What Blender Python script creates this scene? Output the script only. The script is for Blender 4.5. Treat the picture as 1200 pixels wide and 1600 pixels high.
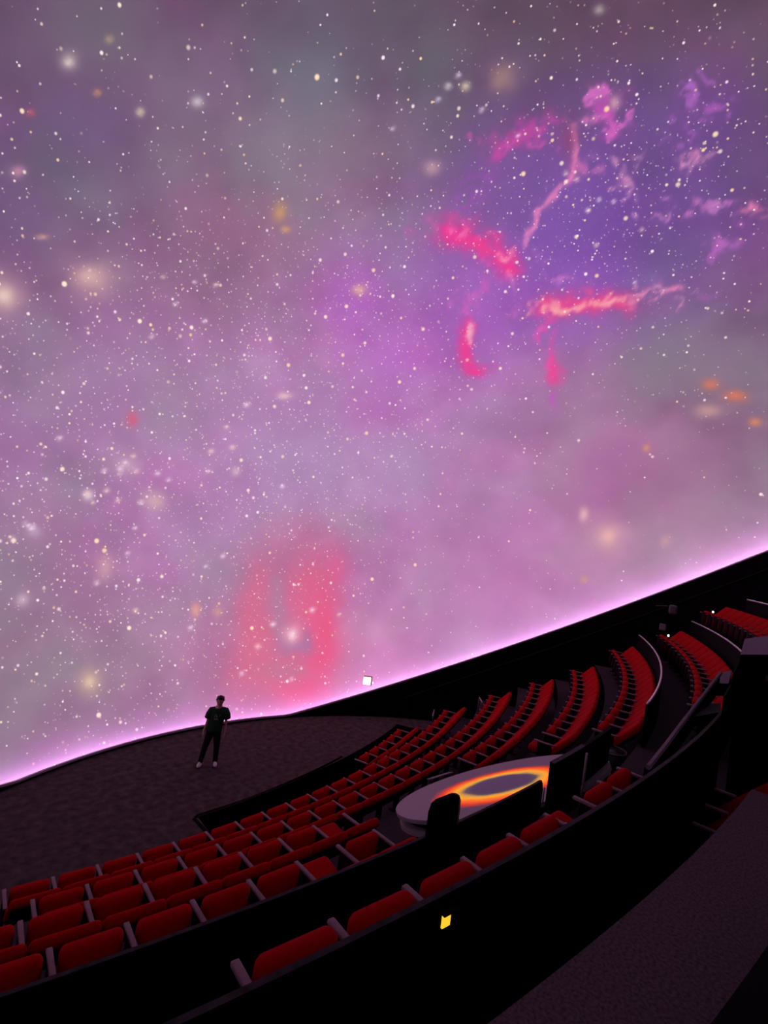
import bpy, bmesh, math, random
import numpy as np
from mathutils import Vector, Matrix

# ------------------------------------------------------------------ scene, camera, world, exposure
for o in list(bpy.data.objects): bpy.data.objects.remove(o)
scene = bpy.context.scene
C = scene.collection
CAM = Vector((-7.8875, -2.0823, 6.3415))
RIGHT = Vector((0.623233, -0.770010, 0.136623)); UP = Vector((-0.115581, 0.082088, 0.989900)); FWD = Vector((0.773448, 0.632730, 0.037839))
cd = bpy.data.cameras.new('camera'); cam = bpy.data.objects.new('camera', cd); C.objects.link(cam)
cd.sensor_fit = 'VERTICAL'; cd.sensor_height = 36.0; cd.sensor_width = 27.0
cd.lens = 804.393 * 36.0 / 1600.0
cd.clip_start = 0.05; cd.clip_end = 200
cam.matrix_world = Matrix(((RIGHT.x, UP.x, -FWD.x, CAM.x), (RIGHT.y, UP.y, -FWD.y, CAM.y), (RIGHT.z, UP.z, -FWD.z, CAM.z), (0, 0, 0, 1)))
scene.camera = cam
world = bpy.data.worlds.new('world'); scene.world = world; world.use_nodes = True
world.node_tree.nodes['Background'].inputs[0].default_value = (0, 0, 0, 1)
world.node_tree.nodes['Background'].inputs[1].default_value = 0.0
scene.view_settings.view_transform = 'Standard'; scene.view_settings.look = 'None'
scene.view_settings.exposure = 0.0; scene.view_settings.gamma = 1.0; scene.view_settings.use_curve_mapping = False
DOME_STRENGTH = 0.88       # brightness of the projected picture on the dome
COVE_STRENGTH = 80.0        # pink light strip in the trough around the dome foot
scene.cycles.max_bounces = 6; scene.cycles.diffuse_bounces = 3
scene.cycles.use_denoising = True

# ------------------------------------------------------------------ constants of the hall (metres)
RC = 27.13                 # seat rows are arcs about the point (0, RC)
DC = np.array((0.0, 0.0, 7.0)); DR = 13.3     # dome centre, radius
LIP_R = 12.9               # sphere on which the top edge of the surrounding wall lies
def lin(c): return tuple(((v/255.0)/12.92 if v/255.0 <= 0.04045 else ((v/255.0+0.055)/1.055)**2.4) for v in c)

# ------------------------------------------------------------------ helpers
def mat(name, col, rough=0.8, spec=0.3, metal=0.0, noise=0.0, nscale=40.0, bump=0.0, sheen=0.0, emit=None, estr=0.0):
    m = bpy.data.materials.new(name); m.use_nodes = True; nt = m.node_tree; b = nt.nodes['Principled BSDF']
    b.inputs['Base Color'].default_value = (*col, 1); b.inputs['Roughness'].default_value = rough
    b.inputs['Specular IOR Level'].default_value = spec; b.inputs['Metallic'].default_value = metal
    if sheen: b.inputs['Sheen Weight'].default_value = sheen
    if emit: b.inputs['Emission Color'].default_value = (*emit, 1); b.inputs['Emission Strength'].default_value = estr
    if noise or bump:
        tc = nt.nodes.new('ShaderNodeTexCoord'); n = nt.nodes.new('ShaderNodeTexNoise')
        n.inputs['Scale'].default_value = nscale; n.inputs['Detail'].default_value = 4
        nt.links.new(tc.outputs['Object'], n.inputs['Vector'])
        if noise:
            r = nt.nodes.new('ShaderNodeMapRange'); r.inputs['From Min'].default_value = 0.3; r.inputs['From Max'].default_value = 0.7
            r.inputs['To Min'].default_value = 1 - noise; r.inputs['To Max'].default_value = 1 + noise
            mx = nt.nodes.new('ShaderNodeVectorMath'); mx.operation = 'SCALE'; mx.inputs[0].default_value = col
            nt.links.new(n.outputs['Fac'], r.inputs['Value']); nt.links.new(r.outputs[0], mx.inputs['Scale'])
            nt.links.new(mx.outputs[0], b.inputs['Base Color'])
        if bump:
            bp = nt.nodes.new('ShaderNodeBump'); bp.inputs['Strength'].default_value = bump; bp.inputs['Distance'].default_value = 0.01
            nt.links.new(n.outputs['Fac'], bp.inputs['Height']); nt.links.new(bp.outputs[0], b.inputs['Normal'])
    return m
def obj(name, bm_or_mesh, m=None, parent=None, smooth=False):
    if isinstance(bm_or_mesh, bmesh.types.BMesh):
        me = bpy.data.meshes.new(name); bm_or_mesh.normal_update(); bm_or_mesh.to_mesh(me); bm_or_mesh.free()
    else: me = bm_or_mesh
    if m is not None:
        for mm in (m if isinstance(m, (list, tuple)) else [m]): me.materials.append(mm)
    if smooth:
        for p in me.polygons: p.use_smooth = True
    o = bpy.data.objects.new(name, me); C.objects.link(o)
    if parent: o.parent = parent
    return o
def thing(name, label, cat, loc=(0, 0, 0), rotz=0.0, group=None):
    o = bpy.data.objects.new(name, None); C.objects.link(o); o.empty_display_size = 0.1
    o.location = loc; o.rotation_euler = (0, 0, rotz); tag(o, label, cat, group); return o
def tag(o, label, cat, group=None):
    o['label'] = label; o['category'] = cat
    if group: o['group'] = group
    return o
def struct(o, label=None, cat=None):
    o['kind'] = 'structure'
    if label: o['label'] = label
    if cat: o['category'] = cat
    return o
def box(bm, x0, x1, y0, y1, z0, z1, mtx=None, mi=0):
    vs = [bm.verts.new(Vector(p) if mtx is None else mtx @ Vector(p)) for p in
          ((x0,y0,z0),(x1,y0,z0),(x1,y1,z0),(x0,y1,z0),(x0,y0,z1),(x1,y0,z1),(x1,y1,z1),(x0,y1,z1))]
    for f in ((0,3,2,1),(4,5,6,7),(0,1,5,4),(1,2,6,5),(2,3,7,6),(3,0,4,7)):
        bm.faces.new([vs[i] for i in f]).material_index = mi
    return bm
def rbox(x0, x1, y0, y1, z0, z1, r=0.03, seg=3, mtx=None):
    bm = bmesh.new(); box(bm, x0, x1, y0, y1, z0, z1)
    bmesh.ops.bevel(bm, geom=list(bm.edges), offset=r, segments=seg, profile=0.5, affect='EDGES')
    if mtx is not None: bmesh.ops.transform(bm, matrix=mtx, verts=bm.verts)
    return bm
def tube(bm, pts, r, n=8, mi=0, axis=None):
    pts = [Vector(p) for p in pts]; rings = []
    for i, p in enumerate(pts):
        d = (pts[min(i+1, len(pts)-1)] - pts[max(i-1, 0)]).normalized()
        a = Vector(axis) if axis else (Vector((0, 0, 1)) if abs(d.z) < 0.95 else Vector((1, 0, 0)))
        u = d.cross(a).normalized(); v = d.cross(u)
        rr = r[i] if isinstance(r, (list, tuple)) else r
        rings.append([bm.verts.new(p + rr*(math.cos(2*math.pi*k/n)*u + math.sin(2*math.pi*k/n)*v)) for k in range(n)])
    for a, b in zip(rings[:-1], rings[1:]):
        for k in range(n): bm.faces.new((a[k], a[(k+1) % n], b[(k+1) % n], b[k])).material_index = mi
    bm.faces.new(list(reversed(rings[0]))).material_index = mi; bm.faces.new(rings[-1]).material_index = mi
    bmesh.ops.recalc_face_normals(bm, faces=bm.faces)
    return bm
def pol(r, th, z): return Vector((r*math.sin(th), RC - r*math.cos(th), z))
def arc_solid(bm, r0, r1, t0, t1, z0, z1, n=40, mi_top=0, mi_side=0, z0b=None, z1b=None):
    """a curved slab between two radii about (0, RC); z1b lets the top slope from one end to the other"""
    rings = []
    for i in range(n+1):
        f = i/n; t = t0 + (t1-t0)*f
        zt = z1 if z1b is None else z1 + (z1b-z1)*f; zb = z0 if z0b is None else z0 + (z0b-z0)*f
        rings.append([bm.verts.new(pol(r, t, z)) for r, z in ((r0, zb), (r1, zb), (r1, zt), (r0, zt))])
    for a, b in zip(rings[:-1], rings[1:]):
        for k, mi in ((0, mi_side), (1, mi_side), (2, mi_top), (3, mi_side)):
            bm.faces.new((a[k], a[(k+1) % 4], b[(k+1) % 4], b[k])).material_index = mi
    bm.faces.new(list(reversed(rings[0]))).material_index = mi_side; bm.faces.new(rings[-1]).material_index = mi_side
    bmesh.ops.recalc_face_normals(bm, faces=bm.faces)
    return bm
ORD = ['zeroth','first','second','third','fourth','fifth','sixth','seventh','eighth','ninth','tenth','eleventh','twelfth','thirteenth','fourteenth',
       'fifteenth','sixteenth','seventeenth','eighteenth','nineteenth','twentieth','twenty-first','twenty-second','twenty-third','twenty-fourth','twenty-fifth','twenty-sixth','twenty-seventh']

# ------------------------------------------------------------------ materials
M_RED = mat('red_upholstery', (0.44, 0.003, 0.004), 0.9, 0.04, noise=0.12, nscale=25, bump=0.15)
M_ARM = mat('grey_armrest', (0.26, 0.17, 0.19), 0.6, 0.15, noise=0.1, nscale=60)
M_SHELL = mat('dark_seat_shell', (0.012, 0.003, 0.005), 0.8, 0.03)
M_POST = mat('dark_seat_metal', (0.007, 0.004, 0.005), 0.7, 0.05)
M_BLACK = mat('black_barrier_paint', (0.0028, 0.0022, 0.0025), 0.7, 0.03)
M_WALL = mat('black_wall_cloth', (0.006, 0.005, 0.006), 0.9, 0.05, noise=0.3, nscale=3)
M_CARPET = mat('grey_carpet', (0.050, 0.040, 0.044), 0.95, 0.05, noise=0.35, nscale=55, bump=0.3)
M_STAGE = mat('dark_stage_carpet', (0.066, 0.048, 0.048), 0.95, 0.05, noise=0.4, nscale=6, bump=0.2)
M_LANDING = mat('grey_landing_carpet', (0.105, 0.08, 0.09), 0.95, 0.05, noise=0.45, nscale=70, bump=0.3)
M_STEPTOP = mat('grey_step_carpet', (0.24, 0.19, 0.22), 0.9, 0.1, noise=0.2, nscale=60)
M_METAL = mat('brushed_steel', (0.62, 0.56, 0.58), 0.35, 0.5, metal=0.2)
M_CAP = mat('worn_black_cap', (0.030, 0.024, 0.027), 0.6, 0.1, noise=0.7, nscale=14)
M_DISC = mat('pale_disc_laminate', (0.33, 0.29, 0.31), 0.6, 0.2)

# ------------------------------------------------------------------ the dome and what is projected on it
# colour samples of the show: place on the dome (x, y, z) and colour
BASE = [
 (-6.52, 8.27, 15.12, 72, 58, 80),
 (-5.38, 8, 16.16, 78, 72, 85),
 (-4.08, 7.48, 17.21, 80, 65, 85),
 (-2.67, 6.68, 18.19, 80, 78, 92),
 (-1.2, 5.58, 19.01, 75, 68, 82),
 (0.22, 4.23, 19.61, 70, 66, 74),
 (1.51, 2.7, 19.94, 72, 68, 72),
 (2.6, 1.1, 20, 74, 64, 72),
 (3.47, -0.48, 19.83, 72, 70, 72),
 (-7.48, 8.37, 14.13, 72, 58, 80),
 (4.12, -1.97, 19.49, 72, 70, 72),
 (-6.2, 9.17, 14.38, 85, 66, 95),
 (-4.89, 8.99, 15.49, 86, 86, 98),
 (-3.37, 8.53, 16.63, 92, 72, 98),
 (-1.7, 7.7, 17.71, 92, 86, 104),
 (0.01, 6.49, 18.61, 84, 74, 92),
 (1.65, 4.94, 19.24, 76, 70, 80),
 (3.07, 3.17, 19.55, 76, 70, 76),
 (4.21, 1.33, 19.54, 80, 68, 78),
 (5.05, -0.47, 19.29, 80, 78, 80),
 (-7.28, 9.14, 13.35, 85, 66, 95),
 (5.62, -2.12, 18.87, 80, 78, 80),
 (-5.83, 10.11, 13.39, 88, 72, 105),
 (-4.32, 10.07, 14.53, 102, 94, 112),
 (-2.54, 9.7, 15.74, 108, 92, 114),
 (-0.56, 8.87, 16.9, 100, 104, 118),
 (1.47, 7.53, 17.86, 96, 82, 106),
 (3.34, 5.75, 18.52, 92, 80, 100),
 (4.9, 3.69, 18.8, 92, 70, 104),
 (6.06, 1.56, 18.74, 90, 70, 108),
 (6.82, -0.48, 18.41, 80, 66, 86),
 (-7.05, 9.92, 12.36, 88, 72, 105),
 (7.24, -2.31, 17.92, 80, 66, 86),
 (-5.42, 11.03, 12.09, 98, 82, 118),
 (-3.69, 11.17, 13.2, 110, 98, 125),
 (-1.6, 10.93, 14.41, 128, 105, 132),
 (0.75, 10.12, 15.6, 130, 120, 136),
 (3.13, 8.66, 16.6, 122, 108, 132),
 (5.28, 6.61, 17.26, 116, 92, 136),
 (6.95, 4.22, 17.53, 110, 75, 150),
 (8.07, 1.76, 17.43, 95, 70, 138),
 (8.68, -0.53, 17.06, 98, 70, 126),
 (-6.79, 10.67, 11.12, 98, 82, 118),
 (8.9, -2.53, 16.56, 98, 70, 126),
 (-5, 11.83, 10.45, 120, 98, 130),
 (-3.03, 12.17, 11.43, 132, 105, 140),
 (-0.62, 12.08, 12.53, 148, 110, 148),
 (2.13, 11.32, 13.65, 152, 116, 158),
 (4.9, 9.73, 14.62, 156, 108, 172),
 (7.3, 7.42, 15.28, 150, 98, 178),
 (9.05, 4.68, 15.55, 138, 84, 176),
 (10.07, 1.9, 15.47, 115, 86, 140),
 (10.48, -0.63, 15.16, 112, 90, 124),
 (-6.52, 11.29, 9.63, 120, 98, 130),
 (10.46, -2.78, 14.73, 112, 90, 124),
 (-4.59, 12.39, 8.49, 132, 110, 145),
 (-2.42, 12.89, 9.21, 150, 120, 160),
 (0.3, 12.94, 10.06, 160, 130, 168),
 (3.4, 12.23, 10.98, 172, 126, 178),
 (6.51, 10.54, 11.83, 176, 116, 188),
 (9.13, 7.99, 12.46, 168, 116, 178),
 (10.9, 4.96, 12.78, 160, 120, 162),
 (11.8, 1.92, 12.83, 140, 116, 140),
 (12, -0.79, 12.69, 120, 106, 124),
 (-6.24, 11.71, 7.92, 132, 110, 145),
 (11.75, -3.04, 12.43, 120, 106, 124),
 (-4.24, 12.59, 6.31, 148, 120, 158),
 (-1.93, 13.15, 6.67, 162, 132, 172),
 (0.97, 13.26, 7.14, 172, 138, 182),
 (4.3, 12.57, 7.73, 170, 142, 188),
 (7.61, 10.82, 8.35, 180, 140, 190),
 (10.35, 8.13, 8.92, 174, 122, 174),
 (12.12, 4.94, 9.35, 172, 126, 168),
 (12.92, 1.78, 9.62, 152, 112, 144),
 (12.97, -1.01, 9.75, 130, 110, 130),
 (-5.99, 11.84, 6.05, 148, 120, 158),
 (12.58, -3.3, 9.79, 130, 110, 130),
 (-3.99, 12.35, 4.09, 136, 116, 140),
 (-1.66, 12.86, 4.05, 150, 122, 155),
 (1.27, 12.92, 4.1, 160, 126, 164),
 (4.61, 12.18, 4.28, 178, 120, 155),
 (7.93, 10.41, 4.63, 178, 130, 178),
 (10.65, 7.74, 5.12, 178, 126, 174),
 (12.41, 4.59, 5.66, 176, 130, 172),
 (13.19, 1.47, 6.18, 170, 130, 162),
 (13.23, -1.27, 6.62, 168, 130, 160),
 (-5.77, 11.64, 4.16, 136, 116, 140),
 (12.82, -3.53, 6.98, 168, 130, 160),
 (-3.87, 11.7, 2, 120, 108, 118),
 (-1.61, 12.06, 1.62, 130, 115, 128),
 (1.17, 11.96, 1.3, 158, 126, 154),
 (4.31, 11.13, 1.14, 186, 118, 146),
 (7.43, 9.41, 1.24, 180, 124, 168),
 (10.02, 6.89, 1.61, 176, 128, 172),
 (11.76, 3.95, 2.21, 172, 130, 170),
 (12.62, 1.04, 2.92, 168, 130, 165),
 (12.77, -1.55, 3.62, 165, 128, 160),
 (-5.61, 11.14, 2.38, 120, 108, 118),
 (12.48, -3.7, 4.26, 165, 128, 160),
 (-3.85, 10.77, 0.21, 116, 104, 114),
 (-1.76, 10.91, -0.4, 128, 112, 126),
 (0.76, 10.62, -0.96, 155, 124, 150),
 (3.57, 9.71, -1.35, 165, 124, 150),
 (6.36, 8.07, -1.45, 168, 124, 160),
 (8.74, 5.79, -1.19, 168, 124, 160),
 (10.44, 3.17, -0.61, 168, 124, 160),
 (11.39, 0.55, 0.16, 160, 120, 155),
 (11.73, -1.82, 1, 160, 120, 155),
 (-5.51, 10.4, 0.8, 116, 104, 114),
 (11.64, -3.82, 1.82, 160, 120, 155),
]
FAR_COLOUR = (46, 38, 50)
# soft strokes of the show: centre, two half-axes on the dome, colour, strength, wispiness
BLOBS = [
 (7.656, 4.383, 16.953, 1.065, -2.482, -0.094, 1.597, 0.331, -1.644, 110, 72, 172, 0.58, 0),
 (5.861, 4.67, 17.988, 0.825, -1.412, 0.038, 0.977, 0.283, -0.711, 115, 75, 160, 0.4, 0),
 (7.806, 7.821, 14.402, 1.008, -1.384, 0.199, 0.954, 0.3, -1.553, 170, 88, 195, 0.5, 0),
 (7.178, 1.52, 18.093, 0.403, -1.178, -0.17, 1.081, 0.092, -0.794, 105, 70, 145, 0.5, 0),
 (6.892, 0.464, 18.366, 0.177, -0.549, -0.1, 0.515, 0.018, -0.33, 100, 60, 150, 0.4, 0),
 (4.117, 10.549, 13.976, 0.703, -0.461, 0.228, 0.418, 0.257, -0.687, 180, 84, 200, 0.45, 0),
 (6.304, 10.227, 12.706, 0.521, -0.421, 0.139, 0.323, 0.14, -0.656, 186, 92, 202, 0.45, 0),
 (0.231, 11.086, 14.345, 1.027, -0.391, 0.461, 0.364, 0.357, -0.593, 150, 84, 122, 0.5, 0),
 (-0.935, 11.062, 14.324, 0.64, -0.183, 0.321, 0.213, 0.242, -0.354, 150, 90, 125, 0.3, 0),
 (-0.364, 8.243, 17.431, 0.714, -0.47, 0.355, 0.525, 0.479, -0.392, 95, 108, 118, 0.5, 0),
 (-4.728, 9.311, 15.237, 0.717, -0.163, 0.545, 0.189, 0.36, -0.315, 90, 95, 100, 0.5, 0),
 (-2.474, 9.577, 15.891, 0.511, -0.183, 0.317, 0.308, 0.409, -0.377, 105, 112, 120, 0.4, 0),
 (1.751, 8.558, 17.03, 0.795, -0.601, 0.319, 0.483, 0.355, -0.414, 132, 126, 128, 0.5, 0),
 (-0.072, 9.562, 16.244, 0.888, -0.475, 0.434, 0.391, 0.379, -0.414, 134, 128, 138, 0.4, 0),
 (8.313, 10.186, 9.009, 0.932, -0.882, 0.197, 0.223, -0.025, -1.121, 168, 150, 184, 0.6, 0),
 (3.659, 12.694, 8.54, 1.348, -0.508, 0.282, 0.223, 0.02, -1.122, 164, 148, 178, 0.5, 0),
 (-1.045, 12.819, 10.388, 1.307, -0.088, 0.453, 0.242, 0.213, -0.854, 140, 130, 152, 0.4, 0),
 (11.384, 1.93, 13.6, 0.238, -1.997, -0.134, 0.511, -0.013, -0.968, 128, 124, 132, 0.5, 0),
 (10.617, 6.677, 11.426, 0.911, -1.899, 0.175, 0.333, 0.019, -0.939, 160, 132, 160, 0.5, 0),
 (12.405, 3.58, 10.193, 0.274, -1.25, 0.078, 0.242, -0.058, -1.06, 160, 98, 146, 0.6, 0),
 (10.348, 7.639, 3.615, 0.718, -0.993, 0.18, -0.203, -0.267, -1.046, 178, 146, 180, 0.4, 0),
 (-4.346, 10.457, 13.975, 0.702, -0.063, 0.48, 0.2, 0.361, -0.442, 96, 78, 122, 0.5, 0),
 (-5.121, 11.244, 11.924, 0.566, 0.082, 0.356, 0.12, 0.23, -0.426, 90, 72, 108, 0.4, 0),
 (-3.131, 12.588, 4.063, 0.959, 0.197, -0.013, 0.066, -0.28, -1.065, 136, 122, 134, 0.5, 0),
 (2.305, 12.973, 5.193, 1.355, -0.298, 0.129, 0.052, -0.248, -1.259, 160, 130, 172, 0.4, 0),
 (3.674, 2.895, 19.451, 0.893, -1.523, -0.035, 0.604, 0.152, -0.231, 86, 70, 80, 0.4, 0),
 (13.226, 0.87, 8.103, 0.016, -1.121, 0.112, 0.052, -0.104, -1.126, 165, 128, 150, 0.4, 0),
 (12.891, 1.023, 10.108, 0.033, -0.94, 0.032, 0.223, -0.079, -1.107, 150, 116, 140, 0.3, 0),
 (-2.506, 12.932, 8.835, 1.02, 0.11, 0.307, 0.169, 0.122, -0.825, 142, 122, 150, 0.4, 0),
 (10.633, 7.988, 6.888, 1.186, -1.892, 0.305, 0.028, -0.207, -1.522, 172, 118, 166, 0.5, 0),
 (4.773, 11.929, 10.438, 1.485, -0.828, 0.37, 0.34, 0.127, -1.11, 180, 130, 186, 0.5, 0),
 (0.505, 13.086, 9.319, 1.241, -0.171, 0.333, 0.233, 0.124, -0.97, 168, 120, 168, 0.4, 0),
 (4.364, 11.581, 2.128, 1.531, -0.679, 0.045, -0.317, -0.759, -1.716, 196, 104, 134, 0.42, 0),
 (5.292, 12.002, 4.799, 1.018, -0.482, 0.11, -0.023, -0.289, -1.252, 190, 106, 146, 0.4, 0),
 (3.275, 12.297, 3.135, 0.335, -0.091, 0.009, -0.064, -0.306, -0.909, 222, 102, 128, 0.6, 0),
 (3.047, 11.745, 1.554, 0.473, -0.139, -0.013, -0.116, -0.336, -0.729, 218, 100, 124, 0.55, 0),
 (3.802, 11.734, 2.025, 0.526, -0.183, 0.002, -0.113, -0.322, -0.773, 224, 100, 124, 0.5, 0),
 (3.7, 12.417, 3.999, 0.272, -0.08, 0.016, -0.012, -0.157, -0.6, 220, 98, 130, 0.5, 0),
 (5.243, 11.847, 3.993, 0.541, -0.243, 0.045, -0.038, -0.202, -0.759, 232, 88, 126, 0.62, 0),
 (5.75, 11.195, 2.699, 0.372, -0.19, 0.022, -0.161, -0.38, -1.054, 242, 70, 110, 0.75, 0),
 (5.38, 10.766, 1.339, 0.403, -0.206, 0.009, -0.153, -0.294, -0.657, 246, 62, 106, 0.8, 0),
 (4.548, 10.766, 0.651, 0.545, -0.251, -0.007, -0.069, -0.136, -0.272, 246, 60, 106, 0.85, 0),
 (6.31, 11.464, 4.624, 0.289, -0.157, 0.032, -0.019, -0.157, -0.702, 228, 86, 130, 0.6, 0),
 (5.23, 11.554, 2.995, 0.356, -0.161, 0.02, -0.059, -0.182, -0.558, 232, 92, 128, 0.5, 0),
 (3.182, 11.334, 0.811, 0.59, -0.197, -0.027, -0.057, -0.142, -0.281, 205, 105, 124, 0.5, 0),
 (4.056, 11.113, 0.923, 0.848, -0.355, -0.013, -0.08, -0.178, -0.365, 214, 100, 124, 0.5, 0),
 (4.817, 11.125, 1.53, 0.56, -0.255, 0.008, -0.1, -0.22, -0.506, 228, 90, 120, 0.45, 0),
 (4.04, 12.307, 3.983, 0.023, -0.047, -0.159, -0.18, 0.049, -0.037, 170, 124, 150, 0.8, 0.06),
 (4.08, 12.22, 3.695, 0.02, -0.05, -0.157, -0.18, 0.049, -0.035, 170, 124, 150, 0.8, 0.06),
 (4.115, 12.127, 3.409, 0.017, -0.053, -0.156, -0.179, 0.05, -0.033, 170, 124, 150, 0.8, 0.06),
 (4.155, 12.037, 3.162, 0.026, -0.046, -0.116, -0.176, 0.043, -0.05, 170, 124, 150, 0.8, 0.06),
 (4.201, 11.952, 2.952, 0.024, -0.048, -0.115, -0.176, 0.044, -0.049, 170, 124, 150, 0.8, 0.06),
 (4.244, 11.864, 2.743, 0.022, -0.05, -0.114, -0.176, 0.044, -0.047, 170, 124, 150, 0.8, 0.06),
 (4.306, 11.75, 2.495, 0.044, -0.078, -0.158, -0.173, 0.039, -0.059, 170, 124, 150, 0.8, 0.06),
 (4.385, 11.607, 2.209, 0.041, -0.081, -0.156, -0.173, 0.04, -0.057, 170, 124, 150, 0.8, 0.06),
 (4.703, 11.343, 1.889, 0.393, -0.168, 0.007, -0.028, -0.072, -0.181, 158, 120, 158, 0.8, 0),
 (4.161, 11.243, 1.241, 0.515, -0.207, -0.005, -0.036, -0.085, -0.189, 186, 116, 136, 0.7, 0),
 (5.089, 11.287, 2.142, 0.153, -0.068, 0.005, -0.044, -0.109, -0.288, 158, 110, 150, 0.65, 0),
 (4.281, 12.124, 3.597, 0.204, -0.071, 0.011, -0.023, -0.135, -0.474, 176, 120, 146, 0.5, 0),
 (4.653, 11.554, 2.338, 0.199, -0.08, 0.005, -0.029, -0.082, -0.227, 240, 170, 190, 0.9, 0),
 (4.624, 11.541, 2.275, 0.088, -0.035, 0.002, -0.013, -0.037, -0.103, 255, 225, 220, 0.9, 0),
 (6.33, 9.929, 0.817, 0.798, -0.529, 0.042, -0.136, -0.212, -0.458, 190, 120, 158, 0.35, 0),
 (5.614, 7.567, 16.387, 0.254, -0.279, 0.065, 0.159, 0.072, -0.156, 246, 40, 142, 0.8, 0),
 (6.099, 7.277, 16.313, 0.192, -0.225, 0.045, 0.108, 0.045, -0.107, 244, 44, 142, 0.6, 0),
 (7.093, 6.573, 16.131, 0.175, -0.241, 0.033, 0.165, 0.056, -0.172, 246, 44, 140, 0.8, 0),
 (7.588, 6.477, 15.795, 0.099, -0.142, 0.017, 0.137, 0.043, -0.152, 246, 44, 140, 0.7, 0),
 (9.534, 4.453, 15.134, 0.354, -0.86, 0.003, 0.132, 0.021, -0.169, 246, 56, 130, 0.75, 0),
 (8.145, 8.257, 13.509, 0.092, -0.109, 0.021, 0.254, 0.081, -0.44, 244, 46, 138, 0.6, 0),
 (10.308, 5.687, 13.188, 0.061, -0.122, 0.009, 0.167, 0.024, -0.311, 244, 56, 138, 0.6, 0),
 (5.429, 7.722, 16.37, 0.175, -0.184, 0.047, 0.197, 0.092, -0.195, 246, 40, 142, 0.95, 0.12),
 (5.852, 7.389, 16.383, 0.288, -0.189, -0.037, 0.093, 0.178, -0.202, 246, 40, 142, 0.95, 0.12),
 (6.213, 7.145, 16.34, 0.183, -0.123, -0.03, 0.074, 0.144, -0.162, 246, 44, 140, 0.95, 0.2),
 (6.545, 6.918, 16.284, 0.18, -0.128, -0.034, 0.077, 0.143, -0.163, 246, 44, 140, 0.95, 0.2),
 (6.948, 6.651, 16.186, 0.26, -0.171, -0.079, 0.055, 0.159, -0.16, 246, 44, 140, 0.95, 0.2),
 (7.312, 6.485, 16.02, 0.14, -0.013, -0.106, -0.088, 0.215, -0.086, 246, 44, 140, 0.95, 0.2),
 (7.567, 6.46, 15.826, 0.14, -0.016, -0.11, -0.088, 0.217, -0.087, 246, 44, 140, 0.95, 0.2),
 (6.921, 6.656, 16.203, 0.058, -0.035, -0.019, 0.015, 0.055, -0.051, 250, 150, 180, 0.9, 0.3),
 (7.027, 6.593, 16.168, 0.058, -0.035, -0.019, 0.015, 0.055, -0.052, 250, 150, 180, 0.9, 0.3),
 (7.132, 6.529, 16.133, 0.058, -0.036, -0.02, 0.015, 0.055, -0.052, 250, 150, 180, 0.9, 0.3),
 (5.541, 7.361, 16.592, 0.139, -0.154, 0.035, 0.107, 0.048, -0.099, 244, 90, 165, 0.7, 0.5),
 (7.857, 7.938, 14.221, 0.019, 0.065, -0.093, -0.134, 0.093, 0.041, 244, 46, 138, 0.95, 0.12),
 (7.89, 8.056, 14.052, 0.017, 0.065, -0.094, -0.135, 0.094, 0.042, 244, 46, 138, 0.95, 0.12),
 (7.921, 8.175, 13.879, 0.016, 0.065, -0.096, -0.136, 0.094, 0.043, 244, 46, 138, 0.95, 0.12),
 (7.988, 8.263, 13.695, 0.057, 0.032, -0.108, -0.117, 0.121, -0.012, 244, 46, 138, 0.95, 0.12),
 (8.091, 8.32, 13.497, 0.056, 0.031, -0.11, -0.117, 0.122, -0.012, 244, 46, 138, 0.95, 0.12),
 (8.244, 8.324, 13.296, 0.112, -0.028, -0.112, -0.067, 0.126, -0.081, 244, 46, 138, 0.95, 0.12),
 (8.448, 8.272, 13.091, 0.111, -0.03, -0.115, -0.067, 0.127, -0.082, 244, 46, 138, 0.95, 0.12),
 (8.643, 8.18, 12.939, 0.104, -0.072, -0.054, -0.002, 0.096, -0.131, 244, 46, 138, 0.95, 0.12),
 (8.831, 8.049, 12.841, 0.102, -0.073, -0.055, -0.002, 0.096, -0.131, 244, 46, 138, 0.95, 0.12),
 (7.879, 7.933, 14.203, 0.018, 0.026, -0.049, -0.062, 0.052, 0.009, 252, 190, 205, 0.9, 0.2),
 (7.912, 7.98, 14.113, 0.018, 0.026, -0.05, -0.062, 0.053, 0.009, 252, 190, 205, 0.9, 0.2),
 (7.945, 8.028, 14.023, 0.018, 0.026, -0.05, -0.062, 0.053, 0.01, 252, 190, 205, 0.9, 0.2),
 (7.977, 8.075, 13.932, 0.017, 0.026, -0.05, -0.062, 0.053, 0.01, 252, 190, 205, 0.9, 0.2),
 (8.009, 8.122, 13.84, 0.017, 0.026, -0.051, -0.062, 0.053, 0.01, 252, 190, 205, 0.9, 0.2),
 (8.04, 8.168, 13.747, 0.017, 0.026, -0.051, -0.063, 0.053, 0.01, 252, 190, 205, 0.9, 0.2),
 (8.071, 8.215, 13.654, 0.017, 0.025, -0.052, -0.063, 0.053, 0.01, 252, 190, 205, 0.9, 0.2),
 (8.938, 7.902, 12.879, 0.039, -0.082, 0.051, 0.097, -0.032, -0.107, 225, 60, 150, 0.6, 0.6),
 (9.008, 7.752, 12.971, 0.037, -0.083, 0.05, 0.097, -0.032, -0.106, 225, 60, 150, 0.6, 0.6),
 (9.075, 7.602, 13.062, 0.036, -0.083, 0.049, 0.097, -0.032, -0.106, 225, 60, 150, 0.6, 0.6),
 (7.206, 7.737, 15.068, 0.058, 0.043, -0.094, -0.1, 0.096, -0.004, 210, 90, 190, 0.6, 0.8),
 (7.312, 7.814, 14.897, 0.057, 0.042, -0.096, -0.1, 0.097, -0.004, 210, 90, 190, 0.6, 0.8),
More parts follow.
